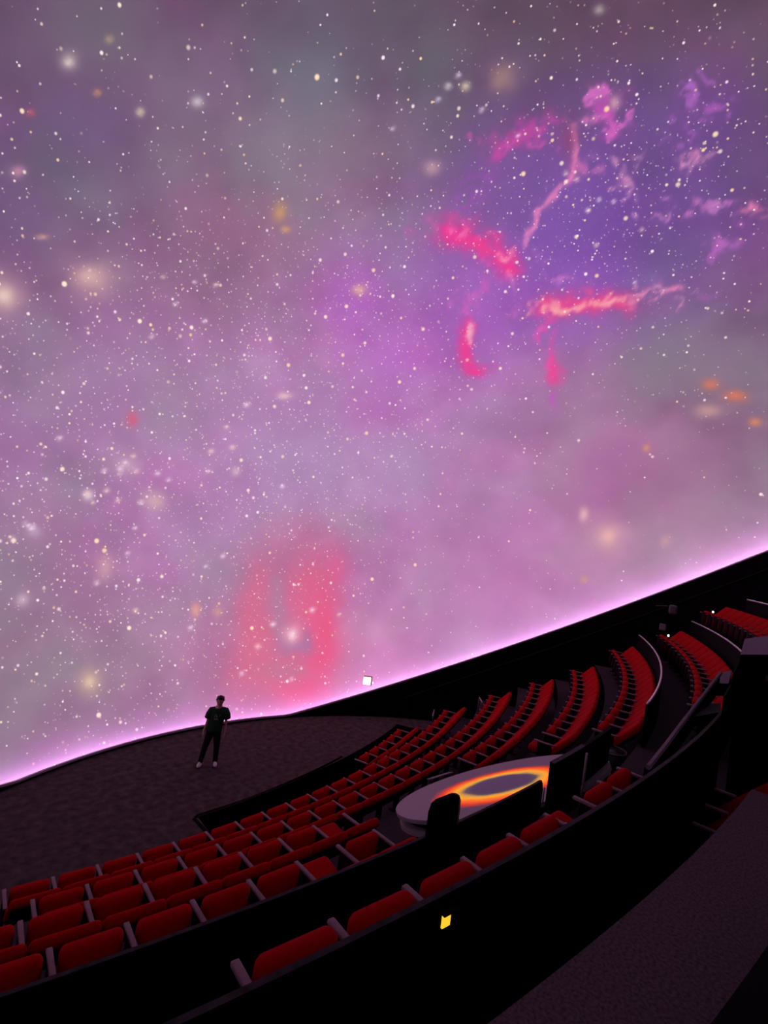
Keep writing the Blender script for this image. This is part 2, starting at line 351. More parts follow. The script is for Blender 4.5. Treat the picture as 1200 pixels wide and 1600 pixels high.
 (7.416, 7.891, 14.722, 0.057, 0.042, -0.098, -0.101, 0.097, -0.004, 210, 90, 190, 0.6, 0.8),
 (7.561, 7.917, 14.552, 0.102, -0.014, -0.09, -0.055, 0.107, -0.058, 210, 90, 190, 0.6, 0.8),
 (7.747, 7.892, 14.388, 0.102, -0.015, -0.092, -0.055, 0.108, -0.059, 210, 90, 190, 0.6, 0.8),
 (7.269, 7.403, 15.321, 0.04, -0.108, 0.06, 0.109, -0.021, -0.078, 205, 90, 190, 0.5, 0.8),
 (7.341, 7.206, 15.43, 0.038, -0.109, 0.059, 0.108, -0.022, -0.077, 205, 90, 190, 0.5, 0.8),
 (8.976, 5.734, 14.965, 0.09, -0.145, 0.001, 0.136, 0.048, -0.191, 246, 56, 130, 0.92, 0.15),
 (9.138, 5.47, 14.966, 0.086, -0.146, -0.001, 0.136, 0.046, -0.191, 246, 56, 130, 0.92, 0.15),
 (9.278, 5.163, 15.009, 0.064, -0.19, 0.046, 0.165, -0.02, -0.182, 246, 56, 130, 0.92, 0.15),
 (9.392, 4.817, 15.091, 0.058, -0.19, 0.043, 0.164, -0.022, -0.181, 246, 56, 130, 0.92, 0.15),
 (9.492, 4.498, 15.158, 0.049, -0.161, 0.03, 0.161, -0.018, -0.181, 246, 56, 130, 0.92, 0.15),
 (9.579, 4.205, 15.213, 0.045, -0.16, 0.028, 0.16, -0.02, -0.18, 246, 56, 130, 0.92, 0.15),
 (9.703, 3.903, 15.217, 0.088, -0.172, -0.025, 0.129, 0.053, -0.181, 246, 56, 130, 0.92, 0.15),
 (9.861, 3.591, 15.17, 0.083, -0.172, -0.027, 0.129, 0.05, -0.181, 246, 56, 130, 0.92, 0.15),
 (10.01, 3.278, 15.12, 0.078, -0.171, -0.029, 0.128, 0.047, -0.181, 246, 56, 130, 0.92, 0.15),
 (9.045, 5.656, 14.943, 0.042, -0.07, 0.002, 0.057, 0.018, -0.078, 252, 170, 170, 0.95, 0.45),
 (9.12, 5.53, 14.946, 0.041, -0.07, 0.001, 0.057, 0.017, -0.078, 252, 170, 170, 0.95, 0.45),
 (9.194, 5.403, 14.948, 0.04, -0.07, 0.001, 0.057, 0.017, -0.078, 252, 170, 170, 0.95, 0.45),
 (9.266, 5.276, 14.95, 0.039, -0.07, 0.001, 0.057, 0.016, -0.078, 252, 170, 170, 0.95, 0.45),
 (9.337, 5.148, 14.95, 0.038, -0.07, 0, 0.057, 0.016, -0.078, 252, 170, 170, 0.95, 0.45),
 (9.406, 5.021, 14.951, 0.037, -0.07, -0, 0.057, 0.015, -0.078, 252, 170, 170, 0.95, 0.45),
 (9.443, 4.892, 14.987, 0.003, -0.071, 0.04, 0.072, -0.038, -0.063, 252, 170, 170, 0.95, 0.45),
 (9.448, 4.762, 15.059, 0.002, -0.071, 0.039, 0.072, -0.038, -0.063, 252, 170, 170, 0.95, 0.45),
 (9.451, 4.633, 15.13, 0.001, -0.071, 0.038, 0.072, -0.038, -0.062, 252, 170, 170, 0.95, 0.45),
 (9.453, 4.504, 15.2, 0.001, -0.071, 0.038, 0.071, -0.038, -0.062, 252, 170, 170, 0.95, 0.45),
 (9.492, 4.375, 15.225, 0.041, -0.072, -0.01, 0.052, 0.024, -0.074, 252, 170, 170, 0.95, 0.45),
 (9.567, 4.244, 15.207, 0.04, -0.072, -0.01, 0.052, 0.024, -0.074, 252, 170, 170, 0.95, 0.45),
 (9.64, 4.113, 15.189, 0.039, -0.072, -0.011, 0.052, 0.023, -0.074, 252, 170, 170, 0.95, 0.45),
 (9.711, 3.981, 15.169, 0.038, -0.072, -0.011, 0.052, 0.023, -0.074, 252, 170, 170, 0.95, 0.45),
 (9.781, 3.85, 15.149, 0.038, -0.072, -0.011, 0.052, 0.022, -0.074, 252, 170, 170, 0.95, 0.45),
 (9.835, 3.717, 15.145, 0.022, -0.074, 0.007, 0.062, -0.002, -0.074, 252, 170, 170, 0.95, 0.45),
 (9.875, 3.582, 15.157, 0.021, -0.074, 0.006, 0.062, -0.003, -0.074, 252, 170, 170, 0.95, 0.45),
 (9.914, 3.448, 15.168, 0.021, -0.074, 0.006, 0.062, -0.003, -0.074, 252, 170, 170, 0.95, 0.45),
 (9.951, 3.315, 15.178, 0.02, -0.073, 0.005, 0.061, -0.004, -0.074, 252, 170, 170, 0.95, 0.45),
 (9.986, 3.182, 15.188, 0.019, -0.073, 0.005, 0.061, -0.004, -0.074, 252, 170, 170, 0.95, 0.45),
 (9.347, 4.422, 15.365, 0.118, -0.265, 0.003, 0.134, 0.022, -0.164, 248, 80, 140, 0.7, 0.4),
 (9.961, 3.043, 15.271, 0.01, -0.073, 0.015, 0.071, -0.02, -0.079, 232, 132, 180, 0.85, 0.6),
 (9.978, 2.91, 15.298, 0.009, -0.073, 0.015, 0.071, -0.02, -0.079, 232, 132, 180, 0.85, 0.6),
 (9.994, 2.778, 15.325, 0.008, -0.072, 0.014, 0.07, -0.02, -0.078, 232, 132, 180, 0.85, 0.6),
 (10.008, 2.646, 15.35, 0.007, -0.072, 0.014, 0.07, -0.021, -0.078, 232, 132, 180, 0.85, 0.6),
 (10.021, 2.515, 15.375, 0.007, -0.072, 0.013, 0.069, -0.021, -0.078, 232, 132, 180, 0.85, 0.6),
 (10.038, 2.382, 15.393, 0.012, -0.075, 0.006, 0.068, -0.011, -0.079, 232, 132, 180, 0.85, 0.6),
 (10.06, 2.245, 15.405, 0.011, -0.075, 0.006, 0.068, -0.012, -0.078, 232, 132, 180, 0.85, 0.6),
 (10.081, 2.109, 15.416, 0.011, -0.074, 0.006, 0.067, -0.012, -0.078, 232, 132, 180, 0.85, 0.6),
 (10.099, 1.975, 15.426, 0.01, -0.074, 0.005, 0.067, -0.012, -0.078, 232, 132, 180, 0.85, 0.6),
 (10.117, 1.841, 15.435, 0.009, -0.073, 0.005, 0.066, -0.013, -0.077, 232, 132, 180, 0.85, 0.6),
 (10.133, 1.707, 15.444, 0.008, -0.073, 0.004, 0.066, -0.013, -0.077, 232, 132, 180, 0.85, 0.6),
 (10.148, 1.575, 15.452, 0.008, -0.072, 0.004, 0.066, -0.013, -0.077, 232, 132, 180, 0.85, 0.6),
 (10.21, 1.475, 15.394, 0.028, -0.077, -0.021, 0.069, 0.023, -0.089, 180, 90, 190, 0.5, 0.8),
 (10.261, 1.335, 15.356, 0.027, -0.077, -0.021, 0.069, 0.022, -0.089, 180, 90, 190, 0.5, 0.8),
 (10.309, 1.195, 15.317, 0.026, -0.077, -0.021, 0.069, 0.021, -0.089, 180, 90, 190, 0.5, 0.8),
 (10.356, 1.056, 15.278, 0.025, -0.076, -0.022, 0.068, 0.021, -0.089, 180, 90, 190, 0.5, 0.8),
 (10.401, 0.917, 15.239, 0.024, -0.076, -0.022, 0.068, 0.02, -0.089, 180, 90, 190, 0.5, 0.8),
 (9.154, 5.747, 14.75, 0.075, 0.01, -0.097, -0.072, 0.135, -0.017, 222, 72, 165, 0.6, 0.6),
 (9.289, 5.766, 14.573, 0.074, 0.01, -0.099, -0.072, 0.136, -0.017, 222, 72, 165, 0.6, 0.6),
 (9.423, 5.784, 14.393, 0.073, 0.009, -0.101, -0.072, 0.137, -0.017, 222, 72, 165, 0.6, 0.6),
 (9.554, 5.8, 14.209, 0.072, 0.008, -0.103, -0.072, 0.138, -0.017, 222, 72, 165, 0.6, 0.6),
 (9.692, 5.8, 14.022, 0.079, -0.009, -0.103, -0.058, 0.139, -0.037, 222, 72, 165, 0.6, 0.6),
 (9.836, 5.783, 13.833, 0.078, -0.01, -0.105, -0.058, 0.14, -0.037, 222, 72, 165, 0.6, 0.6),
 (9.978, 5.765, 13.641, 0.077, -0.011, -0.107, -0.057, 0.141, -0.038, 222, 72, 165, 0.6, 0.6),
 (10.042, 5.765, 13.543, 0.082, -0.023, -0.107, -0.048, 0.139, -0.051, 244, 56, 138, 0.9, 0.25),
 (10.191, 5.723, 13.347, 0.08, -0.024, -0.109, -0.048, 0.14, -0.051, 244, 56, 138, 0.9, 0.25),
 (10.345, 5.692, 13.122, 0.088, -0.012, -0.14, -0.06, 0.143, -0.034, 244, 56, 138, 0.9, 0.25),
 (10.504, 5.671, 12.865, 0.086, -0.013, -0.143, -0.06, 0.144, -0.035, 244, 56, 138, 0.9, 0.25),
 (10.811, 5.685, 12.262, 0.05, -0.104, 0.008, 0.157, 0.014, -0.353, 190, 80, 190, 0.6, 0.5),
 (5.44, 3.964, 18.471, 0.045, 0.001, -0.022, -0.021, 0.052, -0.008, 240, 140, 180, 0.95, 0.1),
 (5.522, 3.966, 18.431, 0.046, 0.001, -0.023, -0.021, 0.052, -0.008, 240, 140, 180, 0.95, 0.1),
 (5.605, 3.968, 18.39, 0.046, 0.001, -0.023, -0.021, 0.053, -0.008, 240, 140, 180, 0.95, 0.1),
 (5.688, 3.969, 18.348, 0.046, 0.001, -0.023, -0.021, 0.053, -0.008, 240, 140, 180, 0.95, 0.1),
 (5.772, 3.971, 18.305, 0.046, 0.001, -0.024, -0.021, 0.053, -0.008, 240, 140, 180, 0.95, 0.1),
 (5.855, 3.972, 18.262, 0.046, 0.001, -0.024, -0.021, 0.053, -0.008, 240, 140, 180, 0.95, 0.1),
 (5.935, 3.98, 18.217, 0.041, 0.008, -0.025, -0.029, 0.053, -0.003, 240, 140, 180, 0.95, 0.1),
 (6.01, 3.994, 18.172, 0.041, 0.008, -0.025, -0.029, 0.053, -0.003, 240, 140, 180, 0.95, 0.1),
 (6.085, 4.008, 18.126, 0.042, 0.008, -0.026, -0.029, 0.053, -0.003, 240, 140, 180, 0.95, 0.1),
 (6.161, 4.022, 18.079, 0.042, 0.008, -0.026, -0.029, 0.054, -0.003, 240, 140, 180, 0.95, 0.1),
 (6.237, 4.036, 18.032, 0.042, 0.008, -0.027, -0.029, 0.054, -0.003, 240, 140, 180, 0.95, 0.1),
 (6.313, 4.05, 17.983, 0.042, 0.008, -0.027, -0.029, 0.054, -0.003, 240, 140, 180, 0.95, 0.1),
 (6.389, 4.064, 17.934, 0.042, 0.008, -0.027, -0.029, 0.054, -0.003, 240, 140, 180, 0.95, 0.1),
 (6.441, 4.099, 17.89, 0.016, 0.031, -0.021, -0.05, 0.035, 0.016, 236, 130, 190, 0.9, 0.15),
 (6.47, 4.155, 17.852, 0.016, 0.031, -0.021, -0.05, 0.035, 0.016, 236, 130, 190, 0.9, 0.15),
 (6.498, 4.211, 17.814, 0.016, 0.031, -0.022, -0.05, 0.036, 0.016, 236, 130, 190, 0.9, 0.15),
 (6.526, 4.267, 17.774, 0.016, 0.031, -0.022, -0.051, 0.036, 0.016, 236, 130, 190, 0.9, 0.15),
 (6.555, 4.324, 17.735, 0.015, 0.031, -0.022, -0.051, 0.036, 0.016, 236, 130, 190, 0.9, 0.15),
 (6.583, 4.381, 17.694, 0.015, 0.031, -0.022, -0.051, 0.036, 0.017, 236, 130, 190, 0.9, 0.15),
 (6.608, 4.443, 17.653, 0.012, 0.037, -0.023, -0.053, 0.032, 0.019, 236, 130, 190, 0.9, 0.15),
 (6.63, 4.511, 17.611, 0.012, 0.037, -0.023, -0.053, 0.032, 0.019, 236, 130, 190, 0.9, 0.15),
 (6.651, 4.579, 17.568, 0.012, 0.038, -0.024, -0.053, 0.032, 0.02, 236, 130, 190, 0.9, 0.15),
 (6.673, 4.647, 17.525, 0.012, 0.038, -0.024, -0.054, 0.032, 0.02, 236, 130, 190, 0.9, 0.15),
 (6.694, 4.716, 17.48, 0.012, 0.038, -0.025, -0.054, 0.032, 0.02, 236, 130, 190, 0.9, 0.15),
 (6.715, 4.785, 17.436, 0.011, 0.038, -0.025, -0.054, 0.032, 0.02, 236, 130, 190, 0.9, 0.15),
 (6.736, 4.854, 17.39, 0.011, 0.038, -0.025, -0.054, 0.032, 0.02, 236, 130, 190, 0.9, 0.15),
 (6.761, 4.919, 17.343, 0.016, 0.034, -0.027, -0.053, 0.037, 0.017, 236, 130, 190, 0.9, 0.15),
 (6.79, 4.981, 17.294, 0.016, 0.034, -0.027, -0.053, 0.037, 0.017, 236, 130, 190, 0.9, 0.15),
 (6.82, 5.043, 17.244, 0.016, 0.034, -0.028, -0.053, 0.037, 0.017, 236, 130, 190, 0.9, 0.15),
 (6.849, 5.106, 17.194, 0.016, 0.034, -0.028, -0.053, 0.037, 0.017, 236, 130, 190, 0.9, 0.15),
 (6.878, 5.169, 17.143, 0.016, 0.035, -0.028, -0.053, 0.037, 0.017, 236, 130, 190, 0.9, 0.15),
 (6.906, 5.232, 17.091, 0.016, 0.035, -0.029, -0.054, 0.037, 0.017, 236, 130, 190, 0.9, 0.15),
 (6.935, 5.295, 17.038, 0.016, 0.035, -0.029, -0.054, 0.037, 0.017, 236, 130, 190, 0.9, 0.15),
 (6.963, 5.358, 16.985, 0.015, 0.035, -0.03, -0.054, 0.037, 0.017, 236, 130, 190, 0.9, 0.15),
 (6.996, 5.419, 16.929, 0.021, 0.032, -0.032, -0.052, 0.042, 0.014, 236, 130, 190, 0.9, 0.15),
 (7.033, 5.477, 16.87, 0.021, 0.032, -0.033, -0.052, 0.042, 0.014, 236, 130, 190, 0.9, 0.15),
 (7.07, 5.536, 16.811, 0.02, 0.032, -0.033, -0.052, 0.042, 0.014, 236, 130, 190, 0.9, 0.15),
 (7.108, 5.595, 16.75, 0.02, 0.032, -0.034, -0.053, 0.042, 0.014, 236, 130, 190, 0.9, 0.15),
 (7.144, 5.654, 16.689, 0.02, 0.032, -0.034, -0.053, 0.042, 0.014, 236, 130, 190, 0.9, 0.15),
 (7.181, 5.713, 16.627, 0.02, 0.033, -0.034, -0.053, 0.042, 0.014, 236, 130, 190, 0.9, 0.15),
 (6.473, 4.156, 17.85, 0.074, -0.128, 0.004, 0.14, 0.035, -0.098, 240, 110, 165, 0.7, 0.3),
 (5.708, 4.1, 18.292, 0.112, -0.182, 0.007, 0.274, 0.074, -0.17, 140, 60, 110, 0.7, 0),
 (7.25, 5.73, 16.566, 0.055, -0.014, -0.034, -0.014, 0.069, -0.031, 225, 130, 195, 0.8, 0.5),
 (7.35, 5.705, 16.504, 0.055, -0.014, -0.034, -0.014, 0.069, -0.031, 225, 130, 195, 0.8, 0.5),
 (7.45, 5.679, 16.441, 0.055, -0.014, -0.035, -0.014, 0.069, -0.031, 225, 130, 195, 0.8, 0.5),
 (7.55, 5.653, 16.377, 0.055, -0.015, -0.036, -0.013, 0.07, -0.031, 225, 130, 195, 0.8, 0.5),
 (7.65, 5.626, 16.312, 0.055, -0.015, -0.036, -0.013, 0.07, -0.032, 225, 130, 195, 0.8, 0.5),
 (7.749, 5.598, 16.246, 0.055, -0.015, -0.037, -0.013, 0.07, -0.032, 225, 130, 195, 0.8, 0.5),
 (7.847, 5.542, 16.198, 0.053, -0.047, -0.017, 0.03, 0.045, -0.054, 225, 130, 195, 0.8, 0.5),
 (7.942, 5.456, 16.167, 0.052, -0.047, -0.017, 0.031, 0.045, -0.054, 225, 130, 195, 0.8, 0.5),
 (8.037, 5.37, 16.136, 0.052, -0.048, -0.018, 0.031, 0.045, -0.054, 225, 130, 195, 0.8, 0.5),
 (8.316, 5.291, 15.929, 0.079, -0.038, -0.052, -0.001, 0.1, -0.059, 200, 110, 200, 0.6, 0.8),
 (8.46, 5.222, 15.834, 0.079, -0.039, -0.053, -0, 0.1, -0.06, 200, 110, 200, 0.6, 0.8),
 (8.603, 5.151, 15.738, 0.078, -0.04, -0.054, 0.001, 0.1, -0.06, 200, 110, 200, 0.6, 0.8),
 (4.804, 5.861, 17.93, -0.057, -0.145, 0.101, 0.239, -0.134, -0.037, 204, 64, 162, 0.72, 0.35),
 (4.7, 5.598, 18.111, -0.058, -0.142, 0.095, 0.235, -0.134, -0.035, 204, 64, 162, 0.72, 0.35),
 (4.707, 5.305, 18.252, 0.063, -0.181, 0.057, 0.23, -0.012, -0.093, 204, 64, 162, 0.72, 0.35),
 (4.82, 4.976, 18.353, 0.058, -0.18, 0.052, 0.228, -0.016, -0.093, 204, 64, 162, 0.72, 0.35),
 (4.956, 4.673, 18.423, 0.089, -0.153, 0.023, 0.201, 0.039, -0.105, 204, 64, 162, 0.72, 0.35),
 (5.116, 4.394, 18.463, 0.085, -0.154, 0.02, 0.201, 0.035, -0.105, 204, 64, 162, 0.72, 0.35),
 (4.982, 6.506, 17.476, 0.033, 0.217, -0.154, -0.256, 0.107, 0.052, 160, 70, 180, 0.5, 0.6),
 (5.079, 6.837, 17.215, 0.073, 0.147, -0.137, -0.25, 0.147, 0.022, 160, 70, 180, 0.5, 0.6),
 (5.211, 7.105, 16.963, 0.071, 0.149, -0.146, -0.255, 0.147, 0.024, 160, 70, 180, 0.5, 0.6),
 (5.513, 3.715, 18.519, 0.009, -0.057, 0.014, 0.08, -0.017, -0.033, 225, 120, 190, 0.7, 0.5),
 (5.529, 3.612, 18.544, 0.008, -0.056, 0.013, 0.08, -0.017, -0.033, 225, 120, 190, 0.7, 0.5),
 (5.544, 3.51, 18.569, 0.008, -0.056, 0.013, 0.079, -0.017, -0.033, 225, 120, 190, 0.7, 0.5),
 (5.558, 3.408, 18.592, 0.008, -0.056, 0.013, 0.079, -0.018, -0.033, 225, 120, 190, 0.7, 0.5),
 (5.43, 3.136, 18.729, 0.023, -0.113, 0.019, 0.2, -0.033, -0.086, 208, 78, 186, 0.7, 0.55),
 (5.603, 3.027, 18.676, 0.169, -0.01, -0.08, -0.063, 0.193, -0.022, 208, 78, 186, 0.7, 0.55),
 (5.911, 3.009, 18.528, 0.171, -0.011, -0.086, -0.061, 0.197, -0.022, 208, 78, 186, 0.7, 0.55),
 (6.212, 3.078, 18.35, 0.161, 0.088, -0.114, -0.145, 0.183, 0.027, 208, 78, 186, 0.7, 0.55),
 (5.548, 2.862, 18.744, 0.048, -0.087, -0.002, 0.106, 0.021, -0.056, 240, 190, 190, 0.7, 0),
 (6.547, 4.028, 17.854, 0.05, -0.088, 0.002, 0.084, 0.02, -0.059, 206, 110, 180, 0.6, 0.6),
 (6.638, 3.868, 17.857, 0.049, -0.088, 0.001, 0.084, 0.019, -0.059, 206, 110, 180, 0.6, 0.6),
 (6.726, 3.708, 17.858, 0.048, -0.088, 0, 0.084, 0.018, -0.059, 206, 110, 180, 0.6, 0.6),
 (6.812, 3.547, 17.858, 0.046, -0.088, -0.001, 0.084, 0.018, -0.059, 206, 110, 180, 0.6, 0.6),
 (6.768, 3.075, 18.028, 0.095, -0.049, -0.045, 0.016, 0.083, -0.033, 226, 150, 195, 0.75, 0.5),
 (6.941, 2.986, 17.945, 0.094, -0.05, -0.047, 0.017, 0.083, -0.034, 226, 150, 195, 0.75, 0.5),
 (7.099, 2.936, 17.857, 0.08, -0.006, -0.051, -0.027, 0.097, -0.009, 226, 150, 195, 0.75, 0.5),
 (7.243, 2.926, 17.764, 0.08, -0.006, -0.052, -0.027, 0.097, -0.009, 226, 150, 195, 0.75, 0.5),
 (7.388, 2.915, 17.668, 0.08, -0.006, -0.054, -0.027, 0.098, -0.009, 226, 150, 195, 0.75, 0.5),
 (7.502, 2.942, 17.581, 0.045, 0.036, -0.042, -0.073, 0.086, 0.027, 226, 150, 195, 0.75, 0.5),
 (7.584, 3.008, 17.503, 0.045, 0.037, -0.043, -0.073, 0.087, 0.027, 226, 150, 195, 0.75, 0.5),
 (6.494, 1.503, 18.509, -0.061, -0.034, 0.039, 0.069, -0.093, -0.028, 168, 90, 190, 0.6, 0.7),
 (6.383, 1.442, 18.579, -0.061, -0.033, 0.037, 0.069, -0.092, -0.027, 168, 90, 190, 0.6, 0.7),
 (6.273, 1.382, 18.646, -0.06, -0.033, 0.036, 0.069, -0.091, -0.027, 168, 90, 190, 0.6, 0.7),
 (6.224, 1.297, 18.682, 0.007, -0.059, 0.003, 0.099, -0.023, -0.051, 168, 90, 190, 0.6, 0.7),
 (6.236, 1.189, 18.687, 0.006, -0.059, 0.002, 0.099, -0.023, -0.051, 168, 90, 190, 0.6, 0.7),
 (6.621, 0.809, 18.507, 0.01, -0.074, -0.001, 0.097, -0.02, -0.055, 178, 90, 190, 0.6, 0.7),
 (6.638, 0.675, 18.505, 0.009, -0.073, -0.001, 0.096, -0.02, -0.055, 178, 90, 190, 0.6, 0.7),
 (6.654, 0.542, 18.503, 0.008, -0.073, -0.002, 0.095, -0.021, -0.055, 178, 90, 190, 0.6, 0.7),
 (6.669, 0.41, 18.5, 0.008, -0.072, -0.002, 0.094, -0.021, -0.055, 178, 90, 190, 0.6, 0.7),
 (7.53, 1.414, 17.872, -0.014, -0.066, 0.018, 0.085, -0.046, -0.054, 226, 140, 190, 0.75, 0.4),
 (7.504, 1.294, 17.905, -0.015, -0.065, 0.018, 0.085, -0.046, -0.053, 226, 140, 190, 0.75, 0.4),
 (7.554, 1.182, 17.883, 0.069, -0.059, -0.042, 0.04, 0.064, -0.035, 226, 140, 190, 0.75, 0.4),
 (7.679, 1.074, 17.806, 0.068, -0.06, -0.043, 0.04, 0.063, -0.035, 226, 140, 190, 0.75, 0.4),
 (8.519, 1.433, 17.113, 0.016, -0.071, -0.004, 0.083, -0.004, -0.07, 206, 120, 195, 0.65, 0.6),
 (8.548, 1.303, 17.105, 0.015, -0.071, -0.004, 0.083, -0.005, -0.07, 206, 120, 195, 0.65, 0.6),
 (8.576, 1.175, 17.098, 0.015, -0.07, -0.005, 0.082, -0.005, -0.07, 206, 120, 195, 0.65, 0.6),
 (8.602, 1.047, 17.089, 0.014, -0.07, -0.005, 0.082, -0.006, -0.07, 206, 120, 195, 0.65, 0.6),
 (8.636, 0.918, 17.073, 0.023, -0.072, -0.014, 0.078, 0.008, -0.068, 206, 120, 195, 0.65, 0.6),
 (8.678, 0.787, 17.048, 0.022, -0.072, -0.014, 0.077, 0.008, -0.068, 206, 120, 195, 0.65, 0.6),
 (8.718, 0.656, 17.023, 0.021, -0.071, -0.014, 0.077, 0.007, -0.068, 206, 120, 195, 0.65, 0.6),
 (8.757, 0.527, 16.997, 0.021, -0.071, -0.015, 0.077, 0.007, -0.068, 206, 120, 195, 0.65, 0.6),
 (8.794, 0.398, 16.97, 0.02, -0.071, -0.015, 0.076, 0.006, -0.068, 206, 120, 195, 0.65, 0.6),
 (8.829, 0.27, 16.943, 0.019, -0.07, -0.015, 0.076, 0.005, -0.068, 206, 120, 195, 0.65, 0.6),
 (8.843, 0.149, 16.933, -0.004, -0.062, 0.005, 0.079, -0.029, -0.07, 206, 120, 195, 0.65, 0.6),
 (8.835, 0.036, 16.942, -0.005, -0.062, 0.004, 0.078, -0.03, -0.07, 206, 120, 195, 0.65, 0.6),
 (8.873, -0.109, 16.907, 0.018, -0.096, -0.018, 0.088, -0.002, -0.08, 240, 130, 180, 0.8, 0.5),
 (8.906, -0.282, 16.873, 0.017, -0.095, -0.019, 0.088, -0.003, -0.08, 240, 130, 180, 0.8, 0.5),
 (8.937, -0.454, 16.839, 0.016, -0.094, -0.019, 0.087, -0.003, -0.08, 240, 130, 180, 0.8, 0.5),
 (9.524, 0.796, 16.25, -0.087, -0.091, 0.096, 0.09, -0.122, -0.083, 185, 95, 190, 0.6, 0.7),
 (9.543, 0.706, 16.237, 0.107, -0.008, -0.111, -0.024, 0.147, 0.012, 185, 95, 190, 0.6, 0.7),
 (9.737, 0.69, 16.033, 0.106, -0.009, -0.115, -0.023, 0.149, 0.012, 185, 95, 190, 0.6, 0.7),
 (10.339, 3.949, 14.376, 0.383, -1.168, -0.014, 0.244, 0.026, -0.369, 150, 90, 170, 0.3, 0.5),
 (8.525, 0.472, 17.198, 0.082, -0.041, -0.067, 0.019, 0.111, -0.021, 170, 85, 185, 0.5, 0.7),
 (8.674, 0.397, 17.075, 0.081, -0.042, -0.069, 0.02, 0.111, -0.022, 170, 85, 185, 0.5, 0.7),
 (8.821, 0.321, 16.949, 0.08, -0.042, -0.07, 0.021, 0.111, -0.023, 170, 85, 185, 0.5, 0.7),
 (8.966, 0.244, 16.82, 0.079, -0.043, -0.072, 0.022, 0.111, -0.024, 170, 85, 185, 0.5, 0.7),
 (9.106, 0.185, 16.692, 0.074, -0.022, -0.07, 0, 0.12, -0.003, 170, 85, 185, 0.5, 0.7),
 (9.241, 0.145, 16.564, 0.074, -0.022, -0.071, 0.001, 0.121, -0.004, 170, 85, 185, 0.5, 0.7),
 (6.945, 1.232, 18.275, 0.088, -0.034, -0.051, 0.007, 0.109, -0.017, 150, 80, 180, 0.5, 0.8),
 (7.105, 1.169, 18.182, 0.088, -0.035, -0.053, 0.008, 0.109, -0.017, 150, 80, 180, 0.5, 0.8),
 (7.264, 1.105, 18.086, 0.087, -0.036, -0.054, 0.009, 0.109, -0.017, 150, 80, 180, 0.5, 0.8),
 (4.393, 8.425, 16.307, 0.111, -0.061, 0.002, 0.05, 0.09, -0.106, 205, 85, 165, 0.5, 0.5),
 (4.594, 8.314, 16.31, 0.11, -0.063, 0.001, 0.051, 0.09, -0.107, 205, 85, 165, 0.5, 0.5),
 (4.794, 8.199, 16.311, 0.11, -0.065, -0.001, 0.052, 0.09, -0.107, 205, 85, 165, 0.5, 0.5),
 (4.993, 8.081, 16.309, 0.109, -0.066, -0.002, 0.054, 0.089, -0.108, 205, 85, 165, 0.5, 0.5),
 (6.407, 3.172, 18.215, 0.021, 0.026, -0.019, -0.039, 0.035, 0.012, 222, 110, 200, 0.6, 0.75),
 (6.422, 3.221, 18.193, -0.005, 0.028, -0.005, -0.045, 0.008, 0.023, 222, 110, 200, 0.6, 0.75),
 (6.412, 3.272, 18.183, -0.005, 0.028, -0.005, -0.045, 0.008, 0.023, 222, 110, 200, 0.6, 0.75),
 (5.876, 3.453, 18.421, 0.032, -0.037, -0.005, 0.039, 0.024, -0.028, 222, 110, 200, 0.6, 0.75),
 (5.934, 3.385, 18.412, 0.031, -0.037, -0.005, 0.04, 0.024, -0.028, 222, 110, 200, 0.6, 0.75),
 (5.991, 3.317, 18.402, 0.031, -0.038, -0.006, 0.04, 0.024, -0.028, 222, 110, 200, 0.6, 0.75),
 (6.062, 3.262, 18.38, 0.047, -0.022, -0.019, 0.008, 0.049, -0.018, 222, 110, 200, 0.6, 0.75),
 (6.148, 3.222, 18.345, 0.047, -0.023, -0.019, 0.008, 0.049, -0.019, 222, 110, 200, 0.6, 0.75),
 (6.027, 2.605, 18.566, 0.009, 0.022, -0.009, -0.041, 0.026, 0.016, 222, 110, 200, 0.6, 0.75),
 (6.043, 2.645, 18.549, 0.009, 0.022, -0.01, -0.041, 0.026, 0.016, 222, 110, 200, 0.6, 0.75),
 (6.04, 2.699, 18.538, -0.011, 0.038, -0.003, -0.042, 0.002, 0.021, 222, 110, 200, 0.6, 0.75),
 (6.02, 2.767, 18.532, -0.012, 0.038, -0.003, -0.042, 0.002, 0.021, 222, 110, 200, 0.6, 0.75),
 (6.185, 3.01, 18.383, 0.031, 0.009, -0.019, -0.031, 0.052, 0.003, 222, 110, 200, 0.6, 0.75),
 (6.241, 3.026, 18.348, 0.031, 0.009, -0.019, -0.031, 0.052, 0.003, 222, 110, 200, 0.6, 0.75),
 (6.271, 3.075, 18.318, 0.002, 0.045, -0.014, -0.055, 0.021, 0.025, 222, 110, 200, 0.6, 0.75),
 (6.276, 3.157, 18.293, 0.002, 0.046, -0.014, -0.055, 0.021, 0.025, 222, 110, 200, 0.6, 0.75),
 (5.098, 3.162, 18.87, 0.039, 0.026, -0.024, -0.037, 0.04, 0.005, 222, 110, 200, 0.6, 0.75),
 (5.13, 3.22, 18.841, -0.005, 0.038, -0.008, -0.049, 0.012, 0.018, 222, 110, 200, 0.6, 0.75),
 (5.122, 3.288, 18.826, -0.005, 0.038, -0.009, -0.049, 0.012, 0.018, 222, 110, 200, 0.6, 0.75),
 (5.583, 3.107, 18.665, -0.006, 0.035, -0.007, -0.043, 0.009, 0.018, 222, 110, 200, 0.6, 0.75),
 (5.573, 3.171, 18.652, -0.006, 0.035, -0.007, -0.044, 0.009, 0.018, 222, 110, 200, 0.6, 0.75),
 (5.562, 3.234, 18.64, -0.006, 0.035, -0.007, -0.044, 0.008, 0.018, 222, 110, 200, 0.6, 0.75),
 (5.54, 3.293, 18.634, -0.019, 0.029, 0, -0.036, -0.01, 0.02, 222, 110, 200, 0.6, 0.75),
